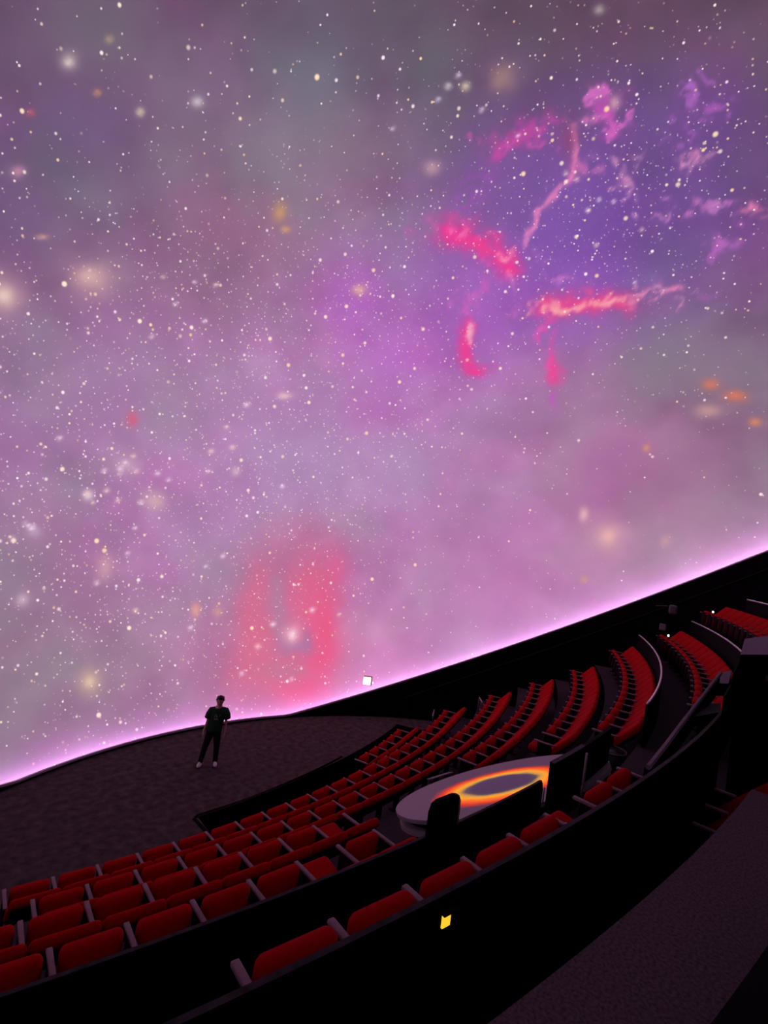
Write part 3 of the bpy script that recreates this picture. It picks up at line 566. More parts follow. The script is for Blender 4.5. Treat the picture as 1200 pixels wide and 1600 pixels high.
 (5.506, 3.347, 18.635, -0.019, 0.029, 0, -0.036, -0.011, 0.02, 222, 110, 200, 0.6, 0.75),
 (5.472, 3.4, 18.635, -0.019, 0.029, 0, -0.036, -0.011, 0.02, 222, 110, 200, 0.6, 0.75),
 (5.438, 3.454, 18.636, -0.019, 0.029, 0, -0.036, -0.011, 0.02, 222, 110, 200, 0.6, 0.75),
 (5.78, 3.007, 18.595, 0.027, -0.038, -0.004, 0.039, 0.017, -0.024, 222, 110, 200, 0.6, 0.75),
 (5.829, 2.937, 18.588, 0.027, -0.038, -0.004, 0.039, 0.016, -0.024, 222, 110, 200, 0.6, 0.75),
 (5.878, 2.868, 18.581, 0.027, -0.038, -0.004, 0.039, 0.016, -0.024, 222, 110, 200, 0.6, 0.75),
 (5.944, 2.806, 18.562, 0.046, -0.03, -0.016, 0.017, 0.038, -0.018, 222, 110, 200, 0.6, 0.75),
 (6.027, 2.751, 18.532, 0.046, -0.03, -0.017, 0.017, 0.038, -0.018, 222, 110, 200, 0.6, 0.75),
 (5.897, 3.358, 18.438, 0.032, -0.031, -0.008, 0.026, 0.026, -0.021, 222, 110, 200, 0.6, 0.75),
 (5.956, 3.302, 18.424, 0.032, -0.031, -0.008, 0.027, 0.026, -0.021, 222, 110, 200, 0.6, 0.75),
 (6.014, 3.247, 18.41, 0.032, -0.031, -0.008, 0.027, 0.026, -0.021, 222, 110, 200, 0.6, 0.75),
 (6.08, 3.211, 18.384, 0.041, -0.008, -0.02, -0.008, 0.045, -0.009, 222, 110, 200, 0.6, 0.75),
 (6.155, 3.197, 18.348, 0.041, -0.008, -0.02, -0.008, 0.045, -0.009, 222, 110, 200, 0.6, 0.75),
 (5.956, 3.049, 18.494, 0.067, -0.034, -0.026, 0.011, 0.053, -0.02, 222, 110, 200, 0.6, 0.75),
 (6.052, 3.045, 18.445, 0.038, 0.03, -0.028, -0.05, 0.053, 0.012, 222, 110, 200, 0.6, 0.75),
 (5.016, 3.216, 18.891, 0.041, -0.065, -0, 0.053, 0.015, -0.027, 222, 110, 200, 0.6, 0.75),
 (5.102, 3.119, 18.88, 0.053, -0.042, -0.012, 0.03, 0.04, -0.024, 222, 110, 200, 0.6, 0.75),
 (7.841, 2.694, 17.399, 0.033, -0.065, -0.008, 0.052, 0.014, -0.043, 228, 160, 205, 0.6, 0.75),
 (7.911, 2.6, 17.371, 0.043, -0.039, -0.023, 0.029, 0.044, -0.033, 228, 160, 205, 0.6, 0.75),
 (7.417, 3.37, 17.513, 0.049, -0.033, -0.024, 0.014, 0.038, -0.022, 228, 160, 205, 0.6, 0.75),
 (7.491, 3.354, 17.466, 0.032, 0.015, -0.028, -0.031, 0.045, 0.007, 228, 160, 205, 0.6, 0.75),
 (7.629, 3.067, 17.454, 0.041, -0.002, -0.03, -0.019, 0.063, -0.005, 228, 160, 205, 0.6, 0.75),
 (7.677, 3.108, 17.406, 0.012, 0.047, -0.023, -0.059, 0.035, 0.033, 228, 160, 205, 0.6, 0.75),
 (7.062, 2.553, 17.977, 0.024, 0.025, -0.021, -0.034, 0.034, 0.014, 228, 160, 205, 0.6, 0.75),
 (7.105, 2.598, 17.939, 0.024, 0.025, -0.021, -0.034, 0.034, 0.014, 228, 160, 205, 0.6, 0.75),
 (7.123, 2.655, 17.914, -0.005, 0.039, -0.006, -0.041, 0.009, 0.024, 228, 160, 205, 0.6, 0.75),
 (7.114, 2.726, 17.902, -0.005, 0.039, -0.007, -0.041, 0.009, 0.024, 228, 160, 205, 0.6, 0.75),
 (7.105, 2.797, 17.89, -0.005, 0.039, -0.007, -0.041, 0.009, 0.024, 228, 160, 205, 0.6, 0.75),
 (7.709, 3.243, 17.341, 0.019, -0.031, -0.005, 0.038, 0.016, -0.034, 228, 160, 205, 0.6, 0.75),
 (7.744, 3.187, 17.333, 0.019, -0.031, -0.005, 0.038, 0.016, -0.034, 228, 160, 205, 0.6, 0.75),
 (7.802, 3.13, 17.307, 0.044, -0.032, -0.024, 0.016, 0.04, -0.024, 228, 160, 205, 0.6, 0.75),
 (8.277, 2.619, 17.076, -0.006, 0.038, -0.006, -0.047, 0.01, 0.036, 228, 160, 205, 0.6, 0.75),
 (8.267, 2.688, 17.066, -0.006, 0.038, -0.006, -0.047, 0.01, 0.036, 228, 160, 205, 0.6, 0.75),
 (8.243, 2.76, 17.066, -0.021, 0.04, 0.006, -0.04, -0.013, 0.036, 228, 160, 205, 0.6, 0.75),
 (8.204, 2.832, 17.078, -0.022, 0.04, 0.006, -0.04, -0.013, 0.036, 228, 160, 205, 0.6, 0.75),
 (6.982, 2.781, 17.973, -0.016, 0.044, -0.001, -0.048, -0.002, 0.031, 228, 160, 205, 0.6, 0.75),
 (6.953, 2.86, 17.971, -0.016, 0.044, -0.001, -0.048, -0.002, 0.031, 228, 160, 205, 0.6, 0.75),
 (6.911, 2.933, 17.979, -0.03, 0.036, 0.009, -0.035, -0.024, 0.028, 228, 160, 205, 0.6, 0.75),
 (6.857, 2.998, 17.995, -0.03, 0.036, 0.009, -0.035, -0.024, 0.028, 228, 160, 205, 0.6, 0.75),
 (6.811, 2.598, 18.124, 0.017, -0.032, -0.003, 0.043, 0.011, -0.029, 228, 160, 205, 0.6, 0.75),
 (6.842, 2.54, 18.119, 0.017, -0.032, -0.003, 0.043, 0.011, -0.029, 228, 160, 205, 0.6, 0.75),
 (6.899, 2.475, 18.098, 0.045, -0.04, -0.019, 0.025, 0.033, -0.023, 228, 160, 205, 0.6, 0.75),
 (7.587, 0.174, 17.922, 0.009, 0.032, -0.007, -0.048, 0.027, 0.033, 176, 100, 196, 0.55, 0.75),
 (7.604, 0.233, 17.91, 0.009, 0.033, -0.007, -0.048, 0.027, 0.033, 176, 100, 196, 0.55, 0.75),
 (7.602, 0.305, 17.909, -0.011, 0.047, 0.006, -0.048, 0.003, 0.033, 176, 100, 196, 0.55, 0.75),
 (7.582, 0.39, 17.92, -0.011, 0.047, 0.006, -0.048, 0.002, 0.033, 176, 100, 196, 0.55, 0.75),
 (7.125, 0.131, 18.229, -0.006, 0.031, 0.003, -0.047, 0.006, 0.03, 176, 100, 196, 0.55, 0.75),
 (7.115, 0.188, 18.235, -0.006, 0.031, 0.003, -0.048, 0.006, 0.03, 176, 100, 196, 0.55, 0.75),
 (7.079, 0.267, 18.256, -0.034, 0.056, 0.02, -0.039, -0.016, 0.025, 176, 100, 196, 0.55, 0.75),
 (6.37, 1.065, 18.627, 0.002, 0.047, -0.005, -0.054, 0.019, 0.027, 176, 100, 196, 0.55, 0.75),
 (6.373, 1.15, 18.617, 0.001, 0.047, -0.005, -0.054, 0.019, 0.028, 176, 100, 196, 0.55, 0.75),
 (6.359, 1.228, 18.617, -0.017, 0.039, 0.005, -0.049, -0.005, 0.027, 176, 100, 196, 0.55, 0.75),
 (6.328, 1.299, 18.626, -0.017, 0.039, 0.005, -0.049, -0.006, 0.027, 176, 100, 196, 0.55, 0.75),
 (6.297, 1.37, 18.634, -0.017, 0.039, 0.005, -0.049, -0.006, 0.027, 176, 100, 196, 0.55, 0.75),
 (6.072, 1.344, 18.756, 0.027, -0.034, -0.01, 0.029, 0.016, -0.017, 176, 100, 196, 0.55, 0.75),
 (6.121, 1.281, 18.738, 0.026, -0.034, -0.01, 0.029, 0.016, -0.017, 176, 100, 196, 0.55, 0.75),
 (6.169, 1.218, 18.72, 0.026, -0.035, -0.01, 0.029, 0.016, -0.017, 176, 100, 196, 0.55, 0.75),
 (6.229, 1.17, 18.693, 0.041, -0.019, -0.02, 0.005, 0.035, -0.006, 176, 100, 196, 0.55, 0.75),
 (6.304, 1.136, 18.656, 0.041, -0.019, -0.02, 0.005, 0.035, -0.006, 176, 100, 196, 0.55, 0.75),
 (6.653, 2.165, 18.311, 0.022, -0.04, -0.006, 0.046, 0.013, -0.03, 176, 100, 196, 0.55, 0.75),
 (6.693, 2.093, 18.301, 0.022, -0.04, -0.006, 0.046, 0.013, -0.03, 176, 100, 196, 0.55, 0.75),
 (6.733, 2.021, 18.29, 0.022, -0.04, -0.006, 0.046, 0.013, -0.03, 176, 100, 196, 0.55, 0.75),
 (6.791, 1.953, 18.267, 0.042, -0.035, -0.019, 0.025, 0.037, -0.022, 176, 100, 196, 0.55, 0.75),
 (6.868, 1.889, 18.232, 0.042, -0.036, -0.02, 0.025, 0.037, -0.022, 176, 100, 196, 0.55, 0.75),
 (6.001, 1.454, 18.78, 0.018, -0.03, -0.006, 0.035, 0.01, -0.019, 176, 100, 196, 0.55, 0.75),
 (6.034, 1.399, 18.77, 0.018, -0.03, -0.006, 0.035, 0.01, -0.019, 176, 100, 196, 0.55, 0.75),
 (6.067, 1.343, 18.759, 0.018, -0.03, -0.006, 0.035, 0.01, -0.019, 176, 100, 196, 0.55, 0.75),
 (6.113, 1.292, 18.741, 0.034, -0.026, -0.015, 0.018, 0.029, -0.013, 176, 100, 196, 0.55, 0.75),
 (6.174, 1.245, 18.714, 0.033, -0.026, -0.015, 0.018, 0.029, -0.013, 176, 100, 196, 0.55, 0.75),
 (6.64, 1.457, 18.431, 0.024, 0.011, -0.015, -0.03, 0.042, 0.012, 176, 100, 196, 0.55, 0.75),
 (6.684, 1.477, 18.403, 0.024, 0.011, -0.015, -0.03, 0.042, 0.012, 176, 100, 196, 0.55, 0.75),
 (6.707, 1.525, 18.383, 0.002, 0.041, -0.007, -0.045, 0.017, 0.024, 176, 100, 196, 0.55, 0.75),
 (6.71, 1.6, 18.371, 0.001, 0.041, -0.007, -0.046, 0.017, 0.024, 176, 100, 196, 0.55, 0.75),
 (7, 1.11, 18.254, 0.022, -0.035, -0.01, 0.037, 0.015, -0.024, 176, 100, 196, 0.55, 0.75),
 (7.039, 1.045, 18.236, 0.022, -0.035, -0.01, 0.037, 0.015, -0.025, 176, 100, 196, 0.55, 0.75),
 (7.105, 0.984, 18.2, 0.051, -0.033, -0.03, 0.014, 0.038, -0.012, 176, 100, 196, 0.55, 0.75),
 (5.979, 0.98, 18.84, 0.025, -0.043, -0.009, 0.048, 0.013, -0.025, 176, 100, 196, 0.55, 0.75),
 (6.024, 0.902, 18.823, 0.025, -0.043, -0.009, 0.048, 0.013, -0.026, 176, 100, 196, 0.55, 0.75),
 (6.103, 0.82, 18.789, 0.062, -0.048, -0.029, 0.024, 0.04, -0.015, 176, 100, 196, 0.55, 0.75),
 (6.88, 0.944, 18.343, 0.018, -0.036, -0.008, 0.045, 0.01, -0.028, 176, 100, 196, 0.55, 0.75),
 (6.912, 0.878, 18.329, 0.018, -0.036, -0.008, 0.045, 0.01, -0.029, 176, 100, 196, 0.55, 0.75),
 (6.944, 0.812, 18.314, 0.017, -0.036, -0.008, 0.045, 0.009, -0.029, 176, 100, 196, 0.55, 0.75),
 (6.992, 0.749, 18.289, 0.036, -0.033, -0.02, 0.027, 0.034, -0.019, 176, 100, 196, 0.55, 0.75),
 (7.058, 0.689, 18.252, 0.036, -0.033, -0.021, 0.027, 0.034, -0.019, 176, 100, 196, 0.55, 0.75),
 (6.324, 1.306, 18.627, 0.018, -0.036, -0.006, 0.046, 0.01, -0.026, 176, 100, 196, 0.55, 0.75),
 (6.358, 1.24, 18.616, 0.018, -0.036, -0.006, 0.046, 0.009, -0.027, 176, 100, 196, 0.55, 0.75),
 (6.391, 1.175, 18.605, 0.018, -0.036, -0.006, 0.046, 0.009, -0.027, 176, 100, 196, 0.55, 0.75),
 (6.441, 1.111, 18.583, 0.037, -0.034, -0.018, 0.028, 0.033, -0.019, 176, 100, 196, 0.55, 0.75),
 (6.509, 1.049, 18.551, 0.037, -0.034, -0.018, 0.028, 0.033, -0.019, 176, 100, 196, 0.55, 0.75),
 (6.386, 1.513, 18.568, 0.026, -0.023, -0.011, 0.022, 0.027, -0.016, 176, 100, 196, 0.55, 0.75),
 (6.432, 1.471, 18.548, 0.026, -0.023, -0.011, 0.023, 0.027, -0.016, 176, 100, 196, 0.55, 0.75),
 (6.479, 1.429, 18.527, 0.026, -0.023, -0.012, 0.023, 0.027, -0.016, 176, 100, 196, 0.55, 0.75),
 (6.531, 1.409, 18.5, 0.031, 0.001, -0.018, -0.016, 0.043, 0.004, 176, 100, 196, 0.55, 0.75),
 (6.588, 1.411, 18.467, 0.031, 0.001, -0.018, -0.016, 0.043, 0.004, 176, 100, 196, 0.55, 0.75),
 (6.679, 1.142, 18.445, 0.042, 0.003, -0.025, -0.02, 0.051, 0.006, 176, 100, 196, 0.55, 0.75),
 (6.728, 1.191, 18.411, 0.013, 0.051, -0.013, -0.05, 0.027, 0.026, 176, 100, 196, 0.55, 0.75),
 (7.132, 1.547, 18.119, 0.03, 0.036, -0.024, -0.047, 0.044, 0.024, 176, 100, 196, 0.55, 0.75),
 (7.155, 1.615, 18.095, -0.004, 0.039, -0.003, -0.055, 0.012, 0.034, 176, 100, 196, 0.55, 0.75),
 (7.147, 1.685, 18.089, -0.004, 0.039, -0.003, -0.055, 0.012, 0.034, 176, 100, 196, 0.55, 0.75),
 (7.568, 1.508, 17.833, 0.061, -0.022, -0.04, 0.002, 0.053, -0.009, 226, 150, 195, 0.6, 0.75),
 (7.653, 1.53, 17.769, 0.033, 0.047, -0.03, -0.047, 0.042, 0.027, 226, 150, 195, 0.6, 0.75),
 (7.739, 1.005, 17.769, -0.01, 0.033, 0.004, -0.042, -0, 0.03, 226, 150, 195, 0.6, 0.75),
 (7.722, 1.065, 17.776, -0.01, 0.033, 0.004, -0.042, -0.001, 0.03, 226, 150, 195, 0.6, 0.75),
 (7.678, 1.141, 17.8, -0.039, 0.052, 0.022, -0.032, -0.021, 0.025, 226, 150, 195, 0.6, 0.75),
 (7.484, 1.597, 17.878, 0.035, -0.052, -0.016, 0.043, 0.022, -0.033, 226, 150, 195, 0.6, 0.75),
 (7.546, 1.503, 17.848, 0.034, -0.052, -0.017, 0.043, 0.022, -0.033, 226, 150, 195, 0.6, 0.75),
 (7.611, 1.438, 17.812, 0.037, -0.02, -0.024, 0.011, 0.052, -0.015, 226, 150, 195, 0.6, 0.75),
 (7.679, 1.401, 17.769, 0.037, -0.02, -0.024, 0.012, 0.052, -0.015, 226, 150, 195, 0.6, 0.75),
 (7.747, 1.002, 17.764, 0.011, 0.06, -0.013, -0.051, 0.025, 0.034, 226, 150, 195, 0.6, 0.75),
 (7.746, 1.093, 17.756, -0.012, 0.04, 0.004, -0.049, -0.001, 0.035, 226, 150, 195, 0.6, 0.75),
 (7.724, 1.166, 17.764, -0.012, 0.041, 0.004, -0.049, -0.001, 0.035, 226, 150, 195, 0.6, 0.75),
 (7.686, 1.221, 17.785, -0.007, 0.052, -0.001, -0.054, 0.01, 0.037, 226, 150, 195, 0.6, 0.75),
 (7.674, 1.316, 17.783, -0.007, 0.052, -0.002, -0.054, 0.01, 0.037, 226, 150, 195, 0.6, 0.75),
 (7.643, 1.411, 17.793, -0.028, 0.052, 0.013, -0.046, -0.015, 0.034, 226, 150, 195, 0.6, 0.75),
 (7.592, 1.507, 17.816, -0.028, 0.052, 0.013, -0.046, -0.015, 0.034, 226, 150, 195, 0.6, 0.75),
 (7.521, 0.845, 17.937, 0.029, -0.007, -0.019, -0.003, 0.039, -0.001, 226, 150, 195, 0.6, 0.75),
 (7.573, 0.833, 17.902, 0.029, -0.007, -0.019, -0.003, 0.039, -0.001, 226, 150, 195, 0.6, 0.75),
 (7.612, 0.851, 17.873, 0.014, 0.026, -0.012, -0.034, 0.027, 0.022, 226, 150, 195, 0.6, 0.75),
 (7.638, 0.899, 17.851, 0.014, 0.027, -0.012, -0.034, 0.027, 0.022, 226, 150, 195, 0.6, 0.75),
 (8.668, 0.52, 17.074, 0.015, 0.037, -0.015, -0.043, 0.032, 0.035, 206, 130, 200, 0.55, 0.75),
 (8.696, 0.587, 17.046, 0.015, 0.037, -0.016, -0.043, 0.032, 0.035, 206, 130, 200, 0.55, 0.75),
 (8.705, 0.657, 17.034, -0.005, 0.04, 0.002, -0.046, 0.006, 0.039, 206, 130, 200, 0.55, 0.75),
 (8.695, 0.729, 17.037, -0.006, 0.04, 0.002, -0.046, 0.006, 0.039, 206, 130, 200, 0.55, 0.75),
 (8.685, 0.802, 17.041, -0.006, 0.04, 0.002, -0.046, 0.006, 0.039, 206, 130, 200, 0.55, 0.75),
 (8.562, 0.679, 17.155, -0.002, 0.041, -0.001, -0.038, 0.009, 0.031, 206, 130, 200, 0.55, 0.75),
 (8.558, 0.754, 17.153, -0.002, 0.041, -0.001, -0.038, 0.009, 0.031, 206, 130, 200, 0.55, 0.75),
 (8.54, 0.829, 17.163, -0.018, 0.042, 0.012, -0.033, -0.009, 0.029, 206, 130, 200, 0.55, 0.75),
 (8.506, 0.906, 17.184, -0.019, 0.042, 0.012, -0.033, -0.009, 0.029, 206, 130, 200, 0.55, 0.75),
 (8.419, 1.978, 17.105, 0.037, -0.012, -0.029, -0.001, 0.045, -0.008, 206, 130, 200, 0.55, 0.75),
 (8.487, 1.957, 17.052, 0.037, -0.012, -0.029, -0.001, 0.045, -0.008, 206, 130, 200, 0.55, 0.75),
 (8.538, 1.976, 17.005, 0.019, 0.033, -0.023, -0.037, 0.033, 0.025, 206, 130, 200, 0.55, 0.75),
 (8.572, 2.036, 16.963, 0.019, 0.033, -0.023, -0.037, 0.033, 0.025, 206, 130, 200, 0.55, 0.75),
 (8.946, 0.12, 16.841, 0.023, 0.004, -0.021, -0.014, 0.043, 0.012, 206, 130, 200, 0.55, 0.75),
 (8.989, 0.127, 16.802, 0.023, 0.004, -0.021, -0.014, 0.043, 0.012, 206, 130, 200, 0.55, 0.75),
 (9.019, 0.162, 16.774, 0.01, 0.034, -0.01, -0.035, 0.022, 0.032, 206, 130, 200, 0.55, 0.75),
 (9.037, 0.224, 16.756, 0.01, 0.035, -0.01, -0.036, 0.022, 0.032, 206, 130, 200, 0.55, 0.75),
 (8.83, 0.806, 16.913, 0.009, -0.033, -0.005, 0.043, 0.002, -0.039, 206, 130, 200, 0.55, 0.75),
 (8.846, 0.746, 16.904, 0.009, -0.033, -0.005, 0.043, 0.002, -0.039, 206, 130, 200, 0.55, 0.75),
 (8.885, 0.672, 16.874, 0.034, -0.048, -0.027, 0.032, 0.026, -0.031, 206, 130, 200, 0.55, 0.75),
 (8.835, 0.123, 16.94, -0.007, 0.033, 0.005, -0.036, 0.001, 0.032, 206, 130, 200, 0.55, 0.75),
 (8.824, 0.183, 16.95, -0.007, 0.033, 0.005, -0.036, 0.001, 0.032, 206, 130, 200, 0.55, 0.75),
 (8.811, 0.243, 16.96, -0.007, 0.033, 0.005, -0.036, 0.001, 0.032, 206, 130, 200, 0.55, 0.75),
 (8.783, 0.308, 16.983, -0.025, 0.039, 0.02, -0.028, -0.018, 0.025, 206, 130, 200, 0.55, 0.75),
 (8.738, 0.379, 17.02, -0.025, 0.039, 0.02, -0.028, -0.019, 0.025, 206, 130, 200, 0.55, 0.75),
 (8.793, 0.073, 16.978, 0.013, 0.031, -0.012, -0.037, 0.028, 0.032, 206, 130, 200, 0.55, 0.75),
 (8.817, 0.128, 16.957, 0.013, 0.031, -0.012, -0.037, 0.028, 0.033, 206, 130, 200, 0.55, 0.75),
 (8.825, 0.186, 16.948, -0.004, 0.033, 0.003, -0.04, 0.006, 0.035, 206, 130, 200, 0.55, 0.75),
 (8.818, 0.245, 16.953, -0.004, 0.033, 0.003, -0.04, 0.006, 0.035, 206, 130, 200, 0.55, 0.75),
 (8.811, 0.304, 16.958, -0.004, 0.033, 0.003, -0.04, 0.006, 0.035, 206, 130, 200, 0.55, 0.75),
 (8.335, 0.658, 17.343, 0.007, 0.035, -0.008, -0.044, 0.023, 0.034, 206, 130, 200, 0.55, 0.75),
 (8.347, 0.721, 17.33, 0.006, 0.035, -0.008, -0.044, 0.023, 0.034, 206, 130, 200, 0.55, 0.75),
 (8.342, 0.795, 17.328, -0.012, 0.046, 0.006, -0.043, -0, 0.035, 206, 130, 200, 0.55, 0.75),
 (8.319, 0.879, 17.34, -0.013, 0.047, 0.006, -0.043, -0.001, 0.035, 206, 130, 200, 0.55, 0.75),
 (8.103, 1.972, 17.36, 0.018, -0.036, -0.007, 0.04, 0.012, -0.034, 206, 130, 200, 0.55, 0.75),
 (8.136, 1.907, 17.347, 0.018, -0.036, -0.007, 0.04, 0.012, -0.034, 206, 130, 200, 0.55, 0.75),
 (8.194, 1.837, 17.314, 0.046, -0.041, -0.03, 0.022, 0.036, -0.024, 206, 130, 200, 0.55, 0.75),
 (9.872, 0.884, 15.869, 0.011, -0.041, -0.009, 0.039, 0.006, -0.045, 190, 105, 195, 0.5, 0.75),
 (9.892, 0.81, 15.853, 0.011, -0.041, -0.009, 0.039, 0.006, -0.045, 190, 105, 195, 0.5, 0.75),
 (9.937, 0.724, 15.81, 0.038, -0.053, -0.039, 0.027, 0.031, -0.033, 190, 105, 195, 0.5, 0.75),
 (9.529, 0.692, 16.252, 0.016, -0.066, -0.012, 0.042, 0.003, -0.044, 190, 105, 195, 0.5, 0.75),
 (9.573, 0.59, 16.214, 0.031, -0.046, -0.03, 0.031, 0.028, -0.034, 190, 105, 195, 0.5, 0.75),
 (9.487, 1.074, 16.259, -0.006, 0.048, 0.001, -0.051, 0.007, 0.051, 190, 105, 195, 0.5, 0.75),
 (9.476, 1.161, 16.26, -0.007, 0.048, 0.001, -0.051, 0.007, 0.051, 190, 105, 195, 0.5, 0.75),
 (9.451, 1.244, 16.275, -0.021, 0.043, 0.016, -0.043, -0.02, 0.046, 190, 105, 195, 0.5, 0.75),
 (9.411, 1.323, 16.304, -0.022, 0.043, 0.016, -0.043, -0.021, 0.046, 190, 105, 195, 0.5, 0.75),
 (9.592, 0.247, 16.21, 0.029, 0.015, -0.03, -0.027, 0.054, 0.026, 190, 105, 195, 0.5, 0.75),
 (9.627, 0.31, 16.172, 0.009, 0.055, -0.012, -0.046, 0.024, 0.048, 190, 105, 195, 0.5, 0.75),
 (9.557, 0.467, 16.238, 0.035, -0.012, -0.036, 0.001, 0.063, -0.005, 190, 105, 195, 0.5, 0.75),
 (9.609, 0.489, 16.183, 0.022, 0.037, -0.025, -0.045, 0.047, 0.044, 190, 105, 195, 0.5, 0.75),
 (9.706, 0.979, 16.04, 0.04, -0.03, -0.04, 0.013, 0.042, -0.019, 190, 105, 195, 0.5, 0.75),
 (9.77, 0.973, 15.972, 0.03, 0.024, -0.035, -0.028, 0.045, 0.025, 190, 105, 195, 0.5, 0.75),
 (5.284, 4.025, 18.523, 0.004, 0.032, -0.013, -0.054, 0.023, 0.017, 214, 84, 175, 0.5, 0.75),
 (5.291, 4.083, 18.499, 0.004, 0.032, -0.013, -0.054, 0.023, 0.017, 214, 84, 175, 0.5, 0.75),
 (5.274, 4.155, 18.481, -0.023, 0.047, -0.007, -0.049, -0.005, 0.024, 214, 84, 175, 0.5, 0.75),
 (5.233, 4.241, 18.468, -0.023, 0.047, -0.007, -0.049, -0.005, 0.024, 214, 84, 175, 0.5, 0.75),
 (5.52, 4.411, 18.267, 0.04, 0.008, -0.023, -0.037, 0.063, -0.007, 214, 84, 175, 0.5, 0.75),
 (5.558, 4.466, 18.227, 0.002, 0.052, -0.022, -0.069, 0.025, 0.024, 214, 84, 175, 0.5, 0.75),
 (3.791, 6.227, 18.124, 0.049, -0.034, 0.002, 0.025, 0.033, -0.027, 214, 84, 175, 0.5, 0.75),
 (3.88, 6.166, 18.127, 0.049, -0.034, 0.002, 0.026, 0.033, -0.027, 214, 84, 175, 0.5, 0.75),
 (3.959, 6.131, 18.119, 0.038, -0.004, -0.011, -0.013, 0.048, -0.022, 214, 84, 175, 0.5, 0.75),
 (4.028, 6.123, 18.098, 0.038, -0.005, -0.011, -0.013, 0.048, -0.022, 214, 84, 175, 0.5, 0.75),
 (4.994, 5.154, 18.197, 0.038, -0.008, -0.013, -0.009, 0.052, -0.02, 214, 84, 175, 0.5, 0.75),
 (5.063, 5.14, 18.173, 0.038, -0.008, -0.014, -0.009, 0.052, -0.02, 214, 84, 175, 0.5, 0.75),
 (5.109, 5.157, 18.144, 0.013, 0.027, -0.018, -0.056, 0.035, 0.01, 214, 84, 175, 0.5, 0.75),
 (5.132, 5.205, 18.111, 0.012, 0.027, -0.018, -0.056, 0.035, 0.01, 214, 84, 175, 0.5, 0.75),
 (5.325, 4.811, 18.198, -0.022, 0.04, -0.006, -0.049, -0.009, 0.027, 214, 84, 175, 0.5, 0.75),
 (5.284, 4.883, 18.186, -0.023, 0.04, -0.007, -0.049, -0.009, 0.027, 214, 84, 175, 0.5, 0.75),
 (5.243, 4.955, 18.174, -0.023, 0.04, -0.007, -0.049, -0.009, 0.027, 214, 84, 175, 0.5, 0.75),
 (5.191, 5.019, 18.17, -0.035, 0.031, 0.002, -0.032, -0.03, 0.028, 214, 84, 175, 0.5, 0.75),
 (5.128, 5.074, 18.174, -0.035, 0.03, 0.002, -0.032, -0.03, 0.028, 214, 84, 175, 0.5, 0.75),
 (5.064, 5.13, 18.177, -0.035, 0.03, 0.002, -0.031, -0.031, 0.028, 214, 84, 175, 0.5, 0.75),
 (5.001, 4.906, 18.305, 0.044, -0.008, -0.016, -0.011, 0.059, -0.021, 214, 84, 175, 0.5, 0.75),
 (5.054, 4.928, 18.272, 0.014, 0.033, -0.021, -0.063, 0.037, 0.012, 214, 84, 175, 0.5, 0.75),
 (4.642, 5.518, 18.176, 0.034, 0.006, -0.017, -0.03, 0.05, -0.012, 214, 84, 175, 0.5, 0.75),
 (4.703, 5.528, 18.145, 0.034, 0.006, -0.017, -0.03, 0.05, -0.012, 214, 84, 175, 0.5, 0.75),
 (4.734, 5.569, 18.111, 0, 0.04, -0.02, -0.058, 0.019, 0.015, 214, 84, 175, 0.5, 0.75),
 (4.735, 5.641, 18.075, 0, 0.04, -0.02, -0.058, 0.019, 0.015, 214, 84, 175, 0.5, 0.75),
 (4.136, 6.043, 18.103, 0.056, -0.041, 0.001, 0.029, 0.035, -0.03, 214, 84, 175, 0.5, 0.75),
 (4.227, 6, 18.092, 0.045, -0.007, -0.013, -0.012, 0.053, -0.024, 214, 84, 175, 0.5, 0.75),
 (8.92, 7.606, 13.282, 0.04, -0.012, -0.042, -0.022, 0.049, -0.029, 205, 100, 195, 0.45, 0.75),
 (8.993, 7.583, 13.205, 0.04, -0.013, -0.043, -0.021, 0.049, -0.029, 205, 100, 195, 0.45, 0.75),
 (9.031, 7.606, 13.123, 0.001, 0.037, -0.048, -0.048, 0.035, 0.027, 205, 100, 195, 0.45, 0.75),
 (9.032, 7.674, 13.035, 0, 0.037, -0.048, -0.048, 0.035, 0.027, 205, 100, 195, 0.45, 0.75),
 (6.801, 7.028, 16.013, 0.032, -0.022, -0.007, 0.016, 0.034, -0.039, 205, 100, 195, 0.45, 0.75),
 (6.86, 6.987, 16, 0.032, -0.023, -0.007, 0.017, 0.034, -0.039, 205, 100, 195, 0.45, 0.75),
 (6.929, 6.968, 15.963, 0.043, 0.001, -0.034, -0.026, 0.049, -0.018, 205, 100, 195, 0.45, 0.75),
 (7.751, 6.536, 15.607, -0.025, 0.05, -0.015, -0.046, -0.001, 0.042, 205, 100, 195, 0.45, 0.75),
 (7.705, 6.627, 15.58, -0.026, 0.05, -0.015, -0.046, -0.001, 0.042, 205, 100, 195, 0.45, 0.75),
 (7.643, 6.713, 15.568, -0.042, 0.045, 0.002, -0.031, -0.023, 0.045, 205, 100, 195, 0.45, 0.75),
 (7.567, 6.794, 15.572, -0.043, 0.044, 0.002, -0.03, -0.023, 0.045, 205, 100, 195, 0.45, 0.75),
 (7.27, 7.584, 15.157, 0.067, -0.018, -0.043, -0.017, 0.055, -0.037, 205, 100, 195, 0.45, 0.75),
 (7.344, 7.609, 15.066, 0.014, 0.046, -0.057, -0.061, 0.04, 0.018, 205, 100, 195, 0.45, 0.75),
 (7.453, 7.493, 15.075, 0.014, 0.07, -0.079, -0.079, 0.048, 0.028, 205, 100, 195, 0.45, 0.75),
 (7.435, 7.614, 14.978, -0.035, 0.063, -0.028, -0.069, 0.003, 0.061, 205, 100, 195, 0.45, 0.75),
 (7.371, 7.729, 14.926, -0.035, 0.063, -0.029, -0.069, 0.002, 0.062, 205, 100, 195, 0.45, 0.75),
